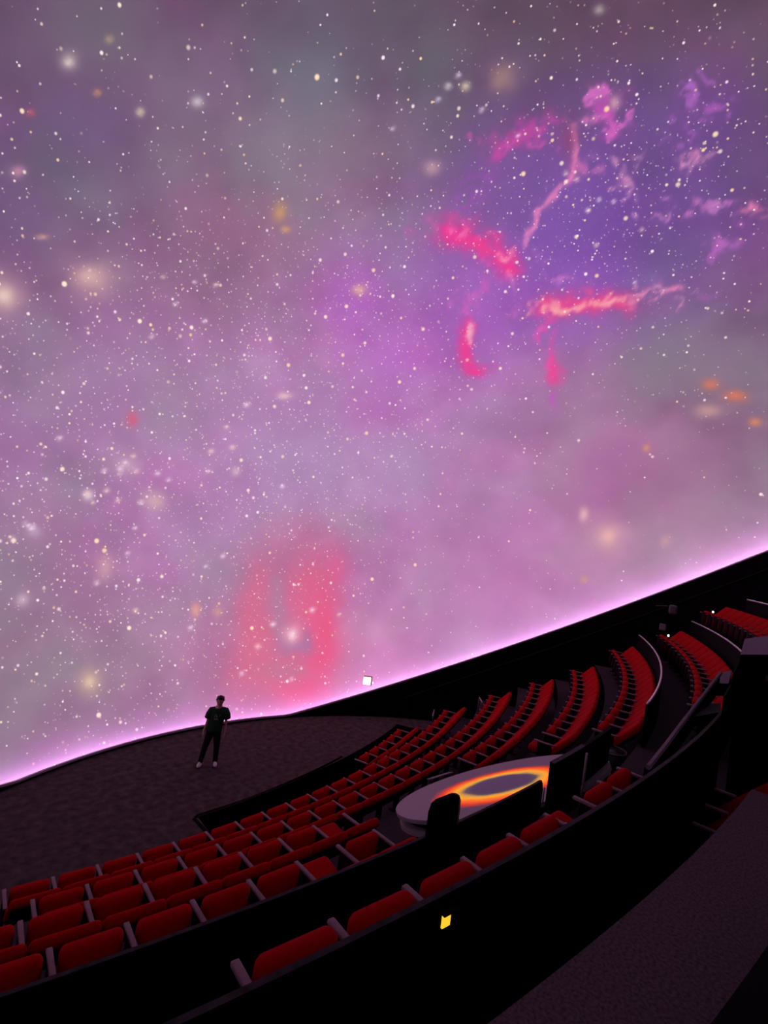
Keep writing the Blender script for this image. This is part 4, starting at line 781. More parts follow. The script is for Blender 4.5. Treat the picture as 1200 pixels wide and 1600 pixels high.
 (6.743, 8.122, 15.09, 0.051, 0.001, -0.043, -0.044, 0.07, -0.034, 205, 100, 195, 0.45, 0.75),
 (6.785, 8.172, 15.005, -0.005, 0.054, -0.051, -0.08, 0.033, 0.034, 205, 100, 195, 0.45, 0.75),
 (8.487, 6.559, 14.864, -0.018, 0.047, -0.021, -0.047, 0.009, 0.043, 205, 100, 195, 0.45, 0.75),
 (8.455, 6.645, 14.826, -0.018, 0.047, -0.021, -0.047, 0.009, 0.043, 205, 100, 195, 0.45, 0.75),
 (8.422, 6.731, 14.788, -0.019, 0.047, -0.021, -0.047, 0.009, 0.043, 205, 100, 195, 0.45, 0.75),
 (8.379, 6.809, 14.767, -0.029, 0.038, -0.002, -0.034, -0.015, 0.049, 205, 100, 195, 0.45, 0.75),
 (8.326, 6.877, 14.764, -0.029, 0.038, -0.002, -0.034, -0.015, 0.049, 205, 100, 195, 0.45, 0.75),
 (8.272, 6.946, 14.76, -0.03, 0.038, -0.002, -0.033, -0.015, 0.049, 205, 100, 195, 0.45, 0.75),
 (8.218, 7.014, 14.756, -0.03, 0.037, -0.002, -0.033, -0.015, 0.049, 205, 100, 195, 0.45, 0.75),
 (8.751, 5.115, 15.611, 0.038, -0.012, -0.032, -0.011, 0.06, -0.025, 206, 120, 205, 0.5, 0.75),
 (8.821, 5.093, 15.553, 0.038, -0.012, -0.032, -0.011, 0.06, -0.025, 206, 120, 205, 0.5, 0.75),
 (8.867, 5.112, 15.493, 0.012, 0.034, -0.033, -0.053, 0.044, 0.029, 206, 120, 205, 0.5, 0.75),
 (8.889, 5.173, 15.433, 0.012, 0.034, -0.033, -0.054, 0.044, 0.029, 206, 120, 205, 0.5, 0.75),
 (8.389, 5.275, 15.871, 0.029, -0.042, -0.002, 0.033, 0.015, -0.04, 206, 120, 205, 0.5, 0.75),
 (8.441, 5.198, 15.867, 0.028, -0.042, -0.002, 0.033, 0.015, -0.04, 206, 120, 205, 0.5, 0.75),
 (8.492, 5.122, 15.863, 0.028, -0.042, -0.003, 0.033, 0.015, -0.04, 206, 120, 205, 0.5, 0.75),
 (8.545, 5.063, 15.846, 0.03, -0.023, -0.016, 0.012, 0.037, -0.033, 206, 120, 205, 0.5, 0.75),
 (8.6, 5.02, 15.816, 0.03, -0.023, -0.016, 0.012, 0.037, -0.033, 206, 120, 205, 0.5, 0.75),
 (8.655, 4.978, 15.787, 0.03, -0.023, -0.016, 0.013, 0.037, -0.034, 206, 120, 205, 0.5, 0.75),
 (7.863, 6.525, 15.514, 0.061, -0.015, -0.045, -0.02, 0.07, -0.036, 206, 120, 205, 0.5, 0.75),
 (7.93, 6.556, 15.427, 0.013, 0.05, -0.052, -0.071, 0.048, 0.029, 206, 120, 205, 0.5, 0.75),
 (8.631, 5.035, 15.777, 0.051, -0.047, -0.023, 0.026, 0.047, -0.053, 206, 120, 205, 0.5, 0.75),
 (8.71, 4.992, 15.723, 0.036, 0, -0.036, -0.03, 0.073, -0.013, 206, 120, 205, 0.5, 0.75),
 (9.183, 4.608, 15.445, 0.032, -0.037, -0.015, 0.029, 0.037, -0.052, 206, 120, 205, 0.5, 0.75),
 (9.242, 4.54, 15.418, 0.032, -0.037, -0.015, 0.03, 0.036, -0.052, 206, 120, 205, 0.5, 0.75),
 (9.318, 4.495, 15.358, 0.052, -0.013, -0.051, -0.014, 0.066, -0.02, 206, 120, 205, 0.5, 0.75),
 (8.529, 5.062, 15.861, 0.023, -0.032, -0.004, 0.03, 0.018, -0.04, 206, 120, 205, 0.5, 0.75),
 (8.571, 5.003, 15.854, 0.023, -0.032, -0.004, 0.03, 0.018, -0.04, 206, 120, 205, 0.5, 0.75),
 (8.613, 4.944, 15.846, 0.023, -0.033, -0.004, 0.031, 0.018, -0.04, 206, 120, 205, 0.5, 0.75),
 (8.666, 4.893, 15.823, 0.035, -0.023, -0.021, 0.008, 0.04, -0.03, 206, 120, 205, 0.5, 0.75),
 (8.729, 4.851, 15.784, 0.035, -0.023, -0.022, 0.008, 0.04, -0.03, 206, 120, 205, 0.5, 0.75),
 (9.076, 5.265, 15.173, 0.065, -0.056, -0.037, 0.018, 0.05, -0.052, 252, 150, 165, 0.6, 0.75),
 (9.172, 5.222, 15.092, 0.041, 0.01, -0.053, -0.038, 0.07, -0.003, 252, 150, 165, 0.6, 0.75),
 (9.515, 4.215, 15.282, 0.039, -0.022, -0.033, 0.002, 0.065, -0.036, 252, 150, 165, 0.6, 0.75),
 (9.585, 4.175, 15.221, 0.039, -0.023, -0.034, 0.003, 0.065, -0.037, 252, 150, 165, 0.6, 0.75),
 (9.637, 4.177, 15.159, 0.019, 0.026, -0.035, -0.052, 0.061, 0.03, 252, 150, 165, 0.6, 0.75),
 (9.671, 4.224, 15.094, 0.018, 0.026, -0.036, -0.052, 0.062, 0.03, 252, 150, 165, 0.6, 0.75),
 (9.244, 4.622, 15.37, 0.045, -0.058, -0.018, 0.035, 0.034, -0.057, 252, 150, 165, 0.6, 0.75),
 (9.326, 4.517, 15.337, 0.045, -0.058, -0.019, 0.035, 0.033, -0.058, 252, 150, 165, 0.6, 0.75),
 (9.402, 4.449, 15.288, 0.039, -0.017, -0.035, -0.006, 0.067, -0.03, 252, 150, 165, 0.6, 0.75),
 (9.473, 4.419, 15.224, 0.039, -0.017, -0.036, -0.006, 0.067, -0.03, 252, 150, 165, 0.6, 0.75),
 (9.635, 3.766, 15.359, 0.043, -0.016, -0.043, -0.007, 0.073, -0.025, 252, 150, 165, 0.6, 0.75),
 (9.69, 3.789, 15.285, 0.017, 0.042, -0.04, -0.057, 0.055, 0.041, 252, 150, 165, 0.6, 0.75),
 (9.633, 3.487, 15.481, 0.008, 0.032, -0.022, -0.046, 0.036, 0.037, 252, 150, 165, 0.6, 0.75),
 (9.648, 3.545, 15.441, 0.008, 0.032, -0.023, -0.046, 0.036, 0.037, 252, 150, 165, 0.6, 0.75),
 (9.643, 3.621, 15.413, -0.013, 0.053, -0.007, -0.045, 0.005, 0.049, 252, 150, 165, 0.6, 0.75),
 (9.619, 3.717, 15.4, -0.014, 0.053, -0.008, -0.046, 0.005, 0.05, 252, 150, 165, 0.6, 0.75),
 (8.774, 5.716, 15.2, -0.001, 0.055, -0.037, -0.069, 0.036, 0.048, 252, 150, 165, 0.6, 0.75),
 (8.771, 5.816, 15.132, -0.002, 0.055, -0.038, -0.069, 0.036, 0.048, 252, 150, 165, 0.6, 0.75),
 (8.746, 5.915, 15.088, -0.026, 0.053, -0.011, -0.058, -0.003, 0.065, 252, 150, 165, 0.6, 0.75),
 (8.697, 6.012, 15.069, -0.027, 0.053, -0.011, -0.058, -0.004, 0.065, 252, 150, 165, 0.6, 0.75),
 (8.648, 6.108, 15.049, -0.027, 0.053, -0.011, -0.058, -0.004, 0.065, 252, 150, 165, 0.6, 0.75),
 (9.959, 3.656, 15.021, -0.015, 0.055, -0.006, -0.054, 0.004, 0.064, 252, 150, 165, 0.6, 0.75),
 (9.931, 3.756, 15.01, -0.016, 0.055, -0.006, -0.054, 0.004, 0.065, 252, 150, 165, 0.6, 0.75),
 (9.89, 3.849, 15.016, -0.03, 0.048, 0.013, -0.04, -0.028, 0.062, 252, 150, 165, 0.6, 0.75),
 (9.836, 3.937, 15.04, -0.03, 0.048, 0.013, -0.04, -0.028, 0.062, 252, 150, 165, 0.6, 0.75),
 (9.377, 4.626, 15.22, 0.059, 0.019, -0.078, -0.041, 0.075, 0.003, 252, 150, 165, 0.6, 0.75),
 (9.43, 4.693, 15.121, -0.001, 0.055, -0.031, -0.064, 0.034, 0.055, 252, 150, 165, 0.6, 0.75),
 (9.427, 4.794, 15.065, -0.002, 0.056, -0.031, -0.065, 0.033, 0.055, 252, 150, 165, 0.6, 0.75),
 (10.068, 2.27, 15.389, 0.023, 0.035, -0.038, -0.046, 0.056, 0.039, 230, 150, 190, 0.55, 0.75),
 (10.085, 2.371, 15.341, -0.006, 0.076, -0.015, -0.054, 0.018, 0.06, 230, 150, 190, 0.55, 0.75),
 (10.229, 1.775, 15.313, 0.025, -0.048, -0.021, 0.032, 0.022, -0.044, 230, 150, 190, 0.55, 0.75),
 (10.274, 1.688, 15.276, 0.024, -0.048, -0.021, 0.032, 0.022, -0.044, 230, 150, 190, 0.55, 0.75),
 (10.321, 1.63, 15.229, 0.027, -0.016, -0.031, 0.006, 0.051, -0.017, 230, 150, 190, 0.55, 0.75),
 (10.369, 1.602, 15.173, 0.027, -0.016, -0.031, 0.006, 0.051, -0.018, 230, 150, 190, 0.55, 0.75),
 (10.059, 2.325, 15.384, 0.041, 0.006, -0.051, -0.021, 0.062, 0.007, 230, 150, 190, 0.55, 0.75),
 (10.102, 2.363, 15.322, 0.006, 0.035, -0.017, -0.046, 0.032, 0.047, 230, 150, 190, 0.55, 0.75),
 (10.113, 2.426, 15.291, 0.006, 0.035, -0.017, -0.047, 0.032, 0.047, 230, 150, 190, 0.55, 0.75),
 (9.769, 2.967, 15.523, 0.027, -0.005, -0.029, -0.011, 0.055, -0.007, 230, 150, 190, 0.55, 0.75),
 (9.818, 2.959, 15.47, 0.027, -0.005, -0.029, -0.011, 0.056, -0.007, 230, 150, 190, 0.55, 0.75),
 (9.851, 2.985, 15.423, 0.01, 0.034, -0.023, -0.042, 0.035, 0.036, 230, 150, 190, 0.55, 0.75),
 (9.869, 3.046, 15.38, 0.01, 0.034, -0.024, -0.042, 0.035, 0.037, 230, 150, 190, 0.55, 0.75),
 (9.821, 2.315, 15.665, 0.039, -0.039, -0.034, 0.022, 0.046, -0.037, 230, 150, 190, 0.55, 0.75),
 (9.891, 2.244, 15.604, 0.038, -0.039, -0.034, 0.022, 0.045, -0.037, 230, 150, 190, 0.55, 0.75),
 (9.952, 2.218, 15.54, 0.029, 0.01, -0.037, -0.027, 0.062, 0.015, 230, 150, 190, 0.55, 0.75),
 (10.004, 2.237, 15.473, 0.029, 0.01, -0.037, -0.027, 0.063, 0.015, 230, 150, 190, 0.55, 0.75),
 (10.267, 1.003, 15.395, -0.005, 0.043, 0.001, -0.044, 0.007, 0.053, 230, 150, 190, 0.55, 0.75),
 (10.258, 1.082, 15.395, -0.005, 0.044, 0, -0.045, 0.006, 0.053, 230, 150, 190, 0.55, 0.75),
 (10.249, 1.162, 15.396, -0.005, 0.044, 0, -0.045, 0.006, 0.053, 230, 150, 190, 0.55, 0.75),
 (10.221, 1.254, 15.418, -0.026, 0.058, 0.023, -0.037, -0.02, 0.048, 230, 150, 190, 0.55, 0.75),
 (10.172, 1.36, 15.46, -0.027, 0.058, 0.023, -0.038, -0.021, 0.048, 230, 150, 190, 0.55, 0.75),
 (5.825, 7.122, 16.604, 0.036, 0.003, -0.024, -0.029, 0.049, -0.019, 250, 110, 170, 0.5, 0.75),
 (5.89, 7.127, 16.56, 0.036, 0.003, -0.024, -0.029, 0.049, -0.019, 250, 110, 170, 0.5, 0.75),
 (5.922, 7.165, 16.512, -0, 0.038, -0.029, -0.057, 0.021, 0.019, 250, 110, 170, 0.5, 0.75),
 (5.922, 7.235, 16.46, -0.001, 0.038, -0.029, -0.057, 0.021, 0.019, 250, 110, 170, 0.5, 0.75),
 (5.456, 7.586, 16.464, 0.038, 0.01, -0.03, -0.038, 0.048, -0.017, 250, 110, 170, 0.5, 0.75),
 (5.525, 7.604, 16.409, 0.038, 0.01, -0.03, -0.038, 0.048, -0.017, 250, 110, 170, 0.5, 0.75),
 (5.555, 7.643, 16.36, -0.005, 0.033, -0.024, -0.059, 0.016, 0.022, 250, 110, 170, 0.5, 0.75),
 (5.545, 7.703, 16.317, -0.006, 0.033, -0.024, -0.059, 0.015, 0.022, 250, 110, 170, 0.5, 0.75),
 (5.535, 7.762, 16.274, -0.006, 0.033, -0.024, -0.059, 0.015, 0.022, 250, 110, 170, 0.5, 0.75),
 (6.107, 7.023, 16.501, -0.022, 0.035, -0.012, -0.046, -0.007, 0.034, 250, 110, 170, 0.5, 0.75),
 (6.067, 7.087, 16.48, -0.022, 0.035, -0.012, -0.046, -0.007, 0.034, 250, 110, 170, 0.5, 0.75),
 (6.026, 7.15, 16.458, -0.023, 0.035, -0.012, -0.045, -0.007, 0.034, 250, 110, 170, 0.5, 0.75),
 (5.985, 7.213, 16.436, -0.023, 0.035, -0.012, -0.045, -0.007, 0.034, 250, 110, 170, 0.5, 0.75),
 (5.923, 7.28, 16.424, -0.046, 0.038, -0.001, -0.028, -0.026, 0.038, 250, 110, 170, 0.5, 0.75),
 (5.839, 7.349, 16.422, -0.046, 0.038, -0.001, -0.028, -0.026, 0.038, 250, 110, 170, 0.5, 0.75),
 (5.756, 7.418, 16.42, -0.046, 0.038, -0.002, -0.028, -0.027, 0.038, 250, 110, 170, 0.5, 0.75),
 (5.354, 7.561, 16.542, 0.058, -0.013, -0.022, -0.009, 0.044, -0.03, 250, 110, 170, 0.5, 0.75),
 (5.423, 7.579, 16.489, 0.017, 0.033, -0.036, -0.053, 0.032, 0.004, 250, 110, 170, 0.5, 0.75),
 (5.431, 7.58, 16.483, 0.046, -0.011, -0.018, -0.011, 0.052, -0.036, 250, 110, 170, 0.5, 0.75),
 (5.514, 7.561, 16.451, 0.046, -0.011, -0.018, -0.011, 0.052, -0.036, 250, 110, 170, 0.5, 0.75),
 (5.569, 7.574, 16.408, 0.014, 0.026, -0.029, -0.062, 0.038, 0.006, 250, 110, 170, 0.5, 0.75),
 (5.594, 7.622, 16.355, 0.014, 0.026, -0.029, -0.062, 0.038, 0.006, 250, 110, 170, 0.5, 0.75),
 (6.104, 6.852, 16.627, 0.04, -0.009, -0.019, -0.01, 0.045, -0.026, 250, 110, 170, 0.5, 0.75),
 (6.178, 6.836, 16.592, 0.04, -0.009, -0.02, -0.01, 0.045, -0.026, 250, 110, 170, 0.5, 0.75),
 (6.224, 6.852, 16.55, 0.011, 0.027, -0.027, -0.05, 0.031, 0.01, 250, 110, 170, 0.5, 0.75),
 (6.245, 6.901, 16.501, 0.011, 0.027, -0.027, -0.051, 0.031, 0.01, 250, 110, 170, 0.5, 0.75),
 (7.601, 6.54, 15.738, 0.076, -0.043, -0.034, 0.007, 0.053, -0.046, 252, 130, 175, 0.5, 0.75),
 (7.704, 6.522, 15.661, 0.038, 0.023, -0.051, -0.051, 0.059, 0.001, 252, 130, 175, 0.5, 0.75),
 (7.285, 6.766, 15.834, -0.014, 0.032, -0.013, -0.045, 0.004, 0.034, 252, 130, 175, 0.5, 0.75),
 (7.26, 6.824, 15.81, -0.014, 0.032, -0.013, -0.045, 0.003, 0.034, 252, 130, 175, 0.5, 0.75),
 (7.221, 6.883, 15.796, -0.028, 0.032, -0.002, -0.032, -0.017, 0.039, 252, 130, 175, 0.5, 0.75),
 (7.17, 6.941, 15.792, -0.028, 0.032, -0.002, -0.032, -0.017, 0.039, 252, 130, 175, 0.5, 0.75),
 (7.049, 6.225, 16.405, 0.02, 0.071, -0.062, -0.075, 0.045, 0.026, 252, 130, 175, 0.5, 0.75),
 (7.042, 6.345, 16.33, -0.028, 0.062, -0.021, -0.069, 0.001, 0.051, 252, 130, 175, 0.5, 0.75),
 (6.99, 6.457, 16.291, -0.029, 0.062, -0.021, -0.069, 0.001, 0.051, 252, 130, 175, 0.5, 0.75),
 (7.181, 6.418, 16.172, 0.047, -0.034, -0.013, 0.021, 0.046, -0.049, 252, 130, 175, 0.5, 0.75),
 (7.267, 6.356, 16.147, 0.047, -0.034, -0.014, 0.022, 0.046, -0.05, 252, 130, 175, 0.5, 0.75),
 (7.366, 6.33, 16.087, 0.061, 0.005, -0.054, -0.036, 0.066, -0.017, 252, 130, 175, 0.5, 0.75),
 (7.046, 6.387, 16.297, 0.037, 0.006, -0.033, -0.033, 0.054, -0.012, 252, 130, 175, 0.5, 0.75),
 (7.078, 6.439, 16.238, -0.003, 0.05, -0.033, -0.057, 0.022, 0.028, 252, 130, 175, 0.5, 0.75),
 (9.602, 5.777, 14.164, 0.035, 0.05, -0.088, -0.06, 0.069, 0.025, 222, 90, 180, 0.5, 0.75),
 (9.617, 5.882, 14.057, -0.018, 0.066, -0.03, -0.064, 0.022, 0.068, 222, 90, 180, 0.5, 0.75),
 (9.584, 6.002, 14.001, -0.019, 0.066, -0.031, -0.064, 0.022, 0.068, 222, 90, 180, 0.5, 0.75),
 (10.017, 5.996, 13.372, 0.04, -0.01, -0.054, -0.026, 0.069, -0.024, 222, 90, 180, 0.5, 0.75),
 (10.055, 6.035, 13.275, 0.001, 0.053, -0.053, -0.055, 0.044, 0.045, 222, 90, 180, 0.5, 0.75),
 (9.375, 5.785, 14.452, 0.004, 0.046, -0.041, -0.061, 0.043, 0.042, 222, 90, 180, 0.5, 0.75),
 (9.35, 5.897, 14.396, -0.032, 0.077, -0.021, -0.053, 0.005, 0.063, 222, 90, 180, 0.5, 0.75),
 (10.046, 5.728, 13.57, -0.032, 0.064, -0.008, -0.048, -0.004, 0.077, 222, 90, 180, 0.5, 0.75),
 (9.988, 5.845, 13.555, -0.033, 0.064, -0.008, -0.048, -0.004, 0.077, 222, 90, 180, 0.5, 0.75),
 (9.92, 5.949, 13.564, -0.042, 0.05, 0.018, -0.026, -0.039, 0.073, 222, 90, 180, 0.5, 0.75),
 (9.844, 6.039, 13.596, -0.042, 0.049, 0.017, -0.026, -0.039, 0.073, 222, 90, 180, 0.5, 0.75),
 (9.616, 5.827, 14.105, 0.039, -0.01, -0.044, -0.02, 0.061, -0.023, 222, 90, 180, 0.5, 0.75),
 (9.686, 5.809, 14.024, 0.038, -0.01, -0.045, -0.02, 0.061, -0.024, 222, 90, 180, 0.5, 0.75),
 (9.726, 5.839, 13.943, 0.005, 0.044, -0.045, -0.051, 0.041, 0.036, 222, 90, 180, 0.5, 0.75),
 (9.735, 5.919, 13.862, 0.005, 0.044, -0.045, -0.051, 0.041, 0.037, 222, 90, 180, 0.5, 0.75),
 (7.134, 2.317, 17.983, 0.194, -0.465, -0.04, 0.413, 0.055, -0.292, 84, 66, 110, 0.35, 0),
 (4.785, 4.339, 18.626, 0.381, -0.577, 0.038, 0.237, 0.074, -0.129, 88, 70, 100, 0.35, 0),
 (9.181, 2.202, 16.368, 0.202, -0.687, -0.064, 0.322, 0.026, -0.333, 92, 74, 120, 0.35, 0),
 (6.097, 5.315, 17.558, 0.258, -0.385, 0.035, 0.418, 0.134, -0.323, 96, 74, 132, 0.3, 0),
 (7.88, 0.202, 17.712, 0.11, -0.429, -0.082, 0.387, 0.003, -0.296, 82, 64, 104, 0.3, 0),
 (-3.169, 12.075, 11.588, 0.38, 0.021, 0.187, 0.086, 0.119, -0.264, 208, 165, 160, 0.75, 0),
 (-3.282, 12.048, 11.578, 0.143, 0.011, 0.071, 0.034, 0.048, -0.104, 225, 185, 170, 0.7, 0),
 (-4.873, 11.906, 10.373, 0.264, 0.067, 0.133, 0.057, 0.091, -0.248, 216, 178, 165, 0.8, 0),
 (-4.891, 11.909, 10.337, 0.107, 0.028, 0.054, 0.023, 0.037, -0.099, 240, 215, 195, 0.8, 0),
 (-4.959, 9.738, 14.581, 0.1, -0.01, 0.078, 0.038, 0.077, -0.075, 210, 190, 182, 0.7, 0),
 (-4.965, 9.746, 14.567, 0.04, -0.004, 0.031, 0.014, 0.028, -0.027, 235, 220, 205, 0.8, 0),
 (-2.391, 9.731, 15.745, 0.077, -0.025, 0.048, 0.037, 0.049, -0.045, 225, 215, 215, 0.8, 0),
 (3.417, 5.119, 18.79, 0.161, -0.197, 0.036, 0.184, 0.077, -0.088, 170, 140, 118, 0.7, 0),
 (0.823, 10.482, 15.145, 0.15, -0.066, 0.068, 0.09, 0.083, -0.117, 215, 165, 85, 0.75, 0),
 (-1.785, 11.937, 1.414, 0.217, 0.014, -0.034, -0.007, -0.098, -0.202, 214, 184, 140, 0.75, 0),
 (-1.785, 11.937, 1.414, 0.083, 0.006, -0.013, -0.002, -0.035, -0.073, 240, 215, 165, 0.7, 0),
 (12.783, 3.655, 7.341, 0.133, -0.51, 0.068, 0.018, -0.051, -0.485, 216, 160, 165, 0.6, 0),
 (12.786, 3.65, 7.293, 0.053, -0.192, 0.026, 0.01, -0.022, -0.218, 240, 185, 165, 0.8, 0),
 (12.439, 4.592, 8.036, 0.038, -0.108, 0.014, 0.021, -0.017, -0.197, 238, 195, 180, 0.8, 0),
 (12.175, 0.081, 12.352, 0.005, -0.229, -0.012, 0.059, -0.008, -0.135, 228, 120, 70, 0.85, 0),
 (11.969, 0.75, 12.75, 0.014, -0.183, -0.009, 0.055, -0.005, -0.116, 222, 120, 70, 0.8, 0),
 (12.311, 0.825, 11.966, 0.017, -0.26, -0.006, 0.049, -0.006, -0.121, 206, 160, 145, 0.75, 0),
 (12.465, -0.525, 11.607, -0.004, -0.12, -0.005, 0.036, -0.007, -0.098, 230, 140, 70, 0.85, 0),
 (3.773, 7.439, 17.359, 0.124, -0.12, 0.039, 0.112, 0.061, -0.086, 205, 165, 170, 0.75, 0),
 (-1.219, 13.151, 8.567, 0.11, 0.006, 0.029, 0.031, 0.019, -0.142, 220, 85, 105, 0.8, 0),
 (-0.169, 13.282, 6.323, 0.241, 0.002, 0.032, 0.03, -0.013, -0.232, 222, 185, 180, 0.7, 0),
 (-1.094, 13.253, 7.219, 0.301, 0.02, 0.056, 0.03, 0.004, -0.184, 215, 180, 195, 0.6, 0),
 (1.404, 12.626, 3.062, 0.106, -0.012, -0.001, -0.003, -0.042, -0.134, 240, 165, 140, 0.85, 0),
 (-5.223, 10.879, 12.592, 0.084, 0.01, 0.058, 0.018, 0.038, -0.057, 220, 150, 175, 0.75, 0),
 (-4.32, 10.034, 14.586, 0.044, -0.005, 0.032, 0.016, 0.029, -0.03, 215, 150, 90, 0.8, 0),
 (-5.299, 10.299, 13.539, 0.04, 0.001, 0.03, 0.012, 0.027, -0.032, 215, 95, 85, 0.8, 0),
 (-4.469, 9.38, 15.302, 0.051, -0.01, 0.039, 0.02, 0.036, -0.031, 190, 170, 120, 0.7, 0),
 (2.894, 5.959, 18.533, 0.059, -0.063, 0.017, 0.059, 0.03, -0.03, 235, 220, 180, 0.8, 0),
 (2.571, 6.293, 18.432, 0.048, -0.049, 0.016, 0.046, 0.025, -0.024, 225, 215, 215, 0.8, 0),
 (4.211, 10.258, 14.343, 0.128, -0.084, 0.042, 0.066, 0.041, -0.096, 240, 190, 150, 0.8, 0),
 (-2.099, 13.11, 6.218, 0.103, 0.017, 0.014, 0.014, -0.004, -0.104, 245, 225, 225, 0.85, 0),
 (-3.447, 12.364, 3.517, 0.102, 0.026, -0.007, 0.007, -0.028, -0.104, 220, 195, 205, 0.7, 0),
 (-3.308, 12.75, 5.161, 0.121, 0.032, 0.007, 0.01, -0.011, -0.095, 205, 185, 200, 0.6, 0),
 (3.417, 12.336, 10.609, 0.193, -0.071, 0.053, 0.029, 0.016, -0.082, 245, 205, 195, 0.8, 0),
 (2.395, 13.065, 7.678, 0.111, -0.022, 0.021, 0.02, 0.001, -0.107, 225, 200, 205, 0.7, 0),
 (-4.473, 11.571, 11.796, 0.085, 0.012, 0.049, 0.01, 0.018, -0.034, 225, 175, 140, 0.8, 0),
 (-3.4, 10.143, 14.902, 0.049, -0.009, 0.032, 0.025, 0.039, -0.04, 215, 205, 170, 0.7, 0),
 (1.237, 10.631, 14.896, 0.086, -0.038, 0.037, 0.037, 0.033, -0.05, 225, 165, 100, 0.8, 0),
 (-3.424, 10.148, 14.886, 0.049, -0.009, 0.032, 0.02, 0.031, -0.032, 220, 205, 170, 0.6, 0),
 (3.539, 2.787, 19.514, 0.049, -0.075, 0.003, 0.058, 0.015, -0.02, 200, 195, 180, 0.7, 0),
 (12.494, 2.659, 10.705, 0.016, -0.082, 0.004, 0.027, -0.004, -0.09, 225, 150, 100, 0.8, 0),
 (12.5, 4.316, 5.582, 0.031, -0.085, 0.015, -0.007, -0.014, -0.097, 215, 160, 100, 0.7, 0),
 (13.17, 1.806, 7.416, 0.015, -0.121, 0.015, 0.006, -0.013, -0.139, 215, 165, 150, 0.6, 0),
 (0.851, 11.505, 0.383, 0.173, -0.027, -0.022, -0.015, -0.053, -0.092, 175, 105, 160, 0.4, 0),
 (-1.406, 12.949, 4.31, 0.163, 0.017, 0.003, 0.016, -0.051, -0.244, 225, 175, 165, 0.6, 0),
 (-2.03, 11.152, 0.043, 0.47, 0.004, -0.114, -0.078, -0.49, -0.709, 132, 118, 130, 0.3, 0),
 (2.129, 12.511, 3.02, 0.108, -0.019, 0, -0.004, -0.037, -0.118, 225, 170, 130, 0.6, 0),
 (-1.301, 13.236, 7.095, 0.057, 0.005, 0.01, 0.008, 0.001, -0.047, 248, 225, 245, 0.85, 0),
 (-1.757, 13.183, 6.97, 0.051, 0.007, 0.009, 0.007, 0.001, -0.043, 255, 232, 240, 0.85, 0),
 (-0.978, 13.253, 7.535, 0.049, 0.003, 0.01, 0.007, 0.002, -0.04, 252, 215, 200, 0.85, 0),
 (-0.173, 13.298, 7.163, 0.057, 0, 0.01, 0.008, 0.001, -0.046, 248, 225, 245, 0.85, 0),
 (-1.605, 13.19, 6.419, 0.055, 0.007, 0.008, 0.006, -0.001, -0.046, 252, 215, 200, 0.85, 0),
 (-1.177, 13.244, 7.304, 0.052, 0.004, 0.01, 0.007, 0.002, -0.043, 248, 225, 245, 0.85, 0),
 (-1.288, 13.237, 6.952, 0.04, 0.004, 0.007, 0.005, 0, -0.033, 252, 215, 200, 0.85, 0),
 (-2.14, 13.107, 6.283, 0.053, 0.009, 0.007, 0.006, -0.002, -0.044, 252, 215, 200, 0.85, 0),
 (-0.819, 13.274, 7.114, 0.05, 0.003, 0.009, 0.007, 0.001, -0.04, 252, 215, 200, 0.85, 0),
 (-1.925, 13.124, 6.031, 0.041, 0.006, 0.005, 0.004, -0.002, -0.034, 252, 215, 200, 0.85, 0),
 (-0.549, 13.265, 6.209, 0.054, 0.003, 0.007, 0.006, -0.002, -0.044, 255, 232, 240, 0.85, 0),
 (-1.245, 13.216, 6.184, 0.047, 0.005, 0.006, 0.005, -0.002, -0.039, 252, 215, 200, 0.85, 0),
 (-3.57, 12.704, 5.338, 0.033, 0.01, 0.002, 0.003, -0.003, -0.03, 248, 225, 245, 0.85, 0),
 (-3.351, 12.753, 5.263, 0.043, 0.012, 0.003, 0.004, -0.004, -0.037, 248, 225, 245, 0.85, 0),
 (-3.474, 12.723, 5.285, 0.039, 0.011, 0.003, 0.004, -0.004, -0.034, 255, 232, 240, 0.85, 0),
 (-3.407, 12.734, 5.232, 0.036, 0.01, 0.002, 0.003, -0.004, -0.032, 248, 225, 245, 0.85, 0),
 (-3.792, 12.583, 4.958, 0.037, 0.011, 0.001, 0.003, -0.004, -0.033, 255, 232, 240, 0.85, 0),
 (-0.909, 12.304, 11.967, 0.041, -0.004, 0.017, 0.012, 0.013, -0.03, 248, 225, 245, 0.85, 0),
 (0.079, 12.37, 11.885, 0.046, -0.007, 0.018, 0.013, 0.013, -0.033, 248, 225, 245, 0.85, 0),
 (-0.606, 11.999, 12.705, 0.037, -0.006, 0.016, 0.012, 0.013, -0.025, 248, 225, 245, 0.85, 0),
 (-1.485, 12.045, 12.441, 0.038, -0.003, 0.018, 0.011, 0.013, -0.026, 252, 215, 200, 0.85, 0),
 (-1.276, 12.643, 10.926, 0.046, -0.001, 0.018, 0.011, 0.012, -0.034, 252, 215, 200, 0.85, 0),
 (0.019, 11.925, 12.889, 0.049, -0.011, 0.021, 0.016, 0.016, -0.033, 252, 215, 200, 0.85, 0),
 (6.39, 4.38, 17.811, 0.026, -0.044, 0.002, 0.032, 0.008, -0.022, 252, 215, 200, 0.85, 0),
 (9.644, 2.946, 15.672, 0.013, -0.039, -0.002, 0.023, 0.002, -0.027, 255, 232, 240, 0.85, 0),
 (7.442, 3.661, 17.397, 0.021, -0.043, -0, 0.03, 0.006, -0.024, 255, 232, 240, 0.85, 0),
 (6.692, 4.139, 17.723, 0.024, -0.042, 0.001, 0.03, 0.007, -0.022, 252, 215, 200, 0.85, 0),
 (8.397, 3.918, 16.541, 0.022, -0.048, -0, 0.031, 0.006, -0.03, 252, 215, 200, 0.85, 0),
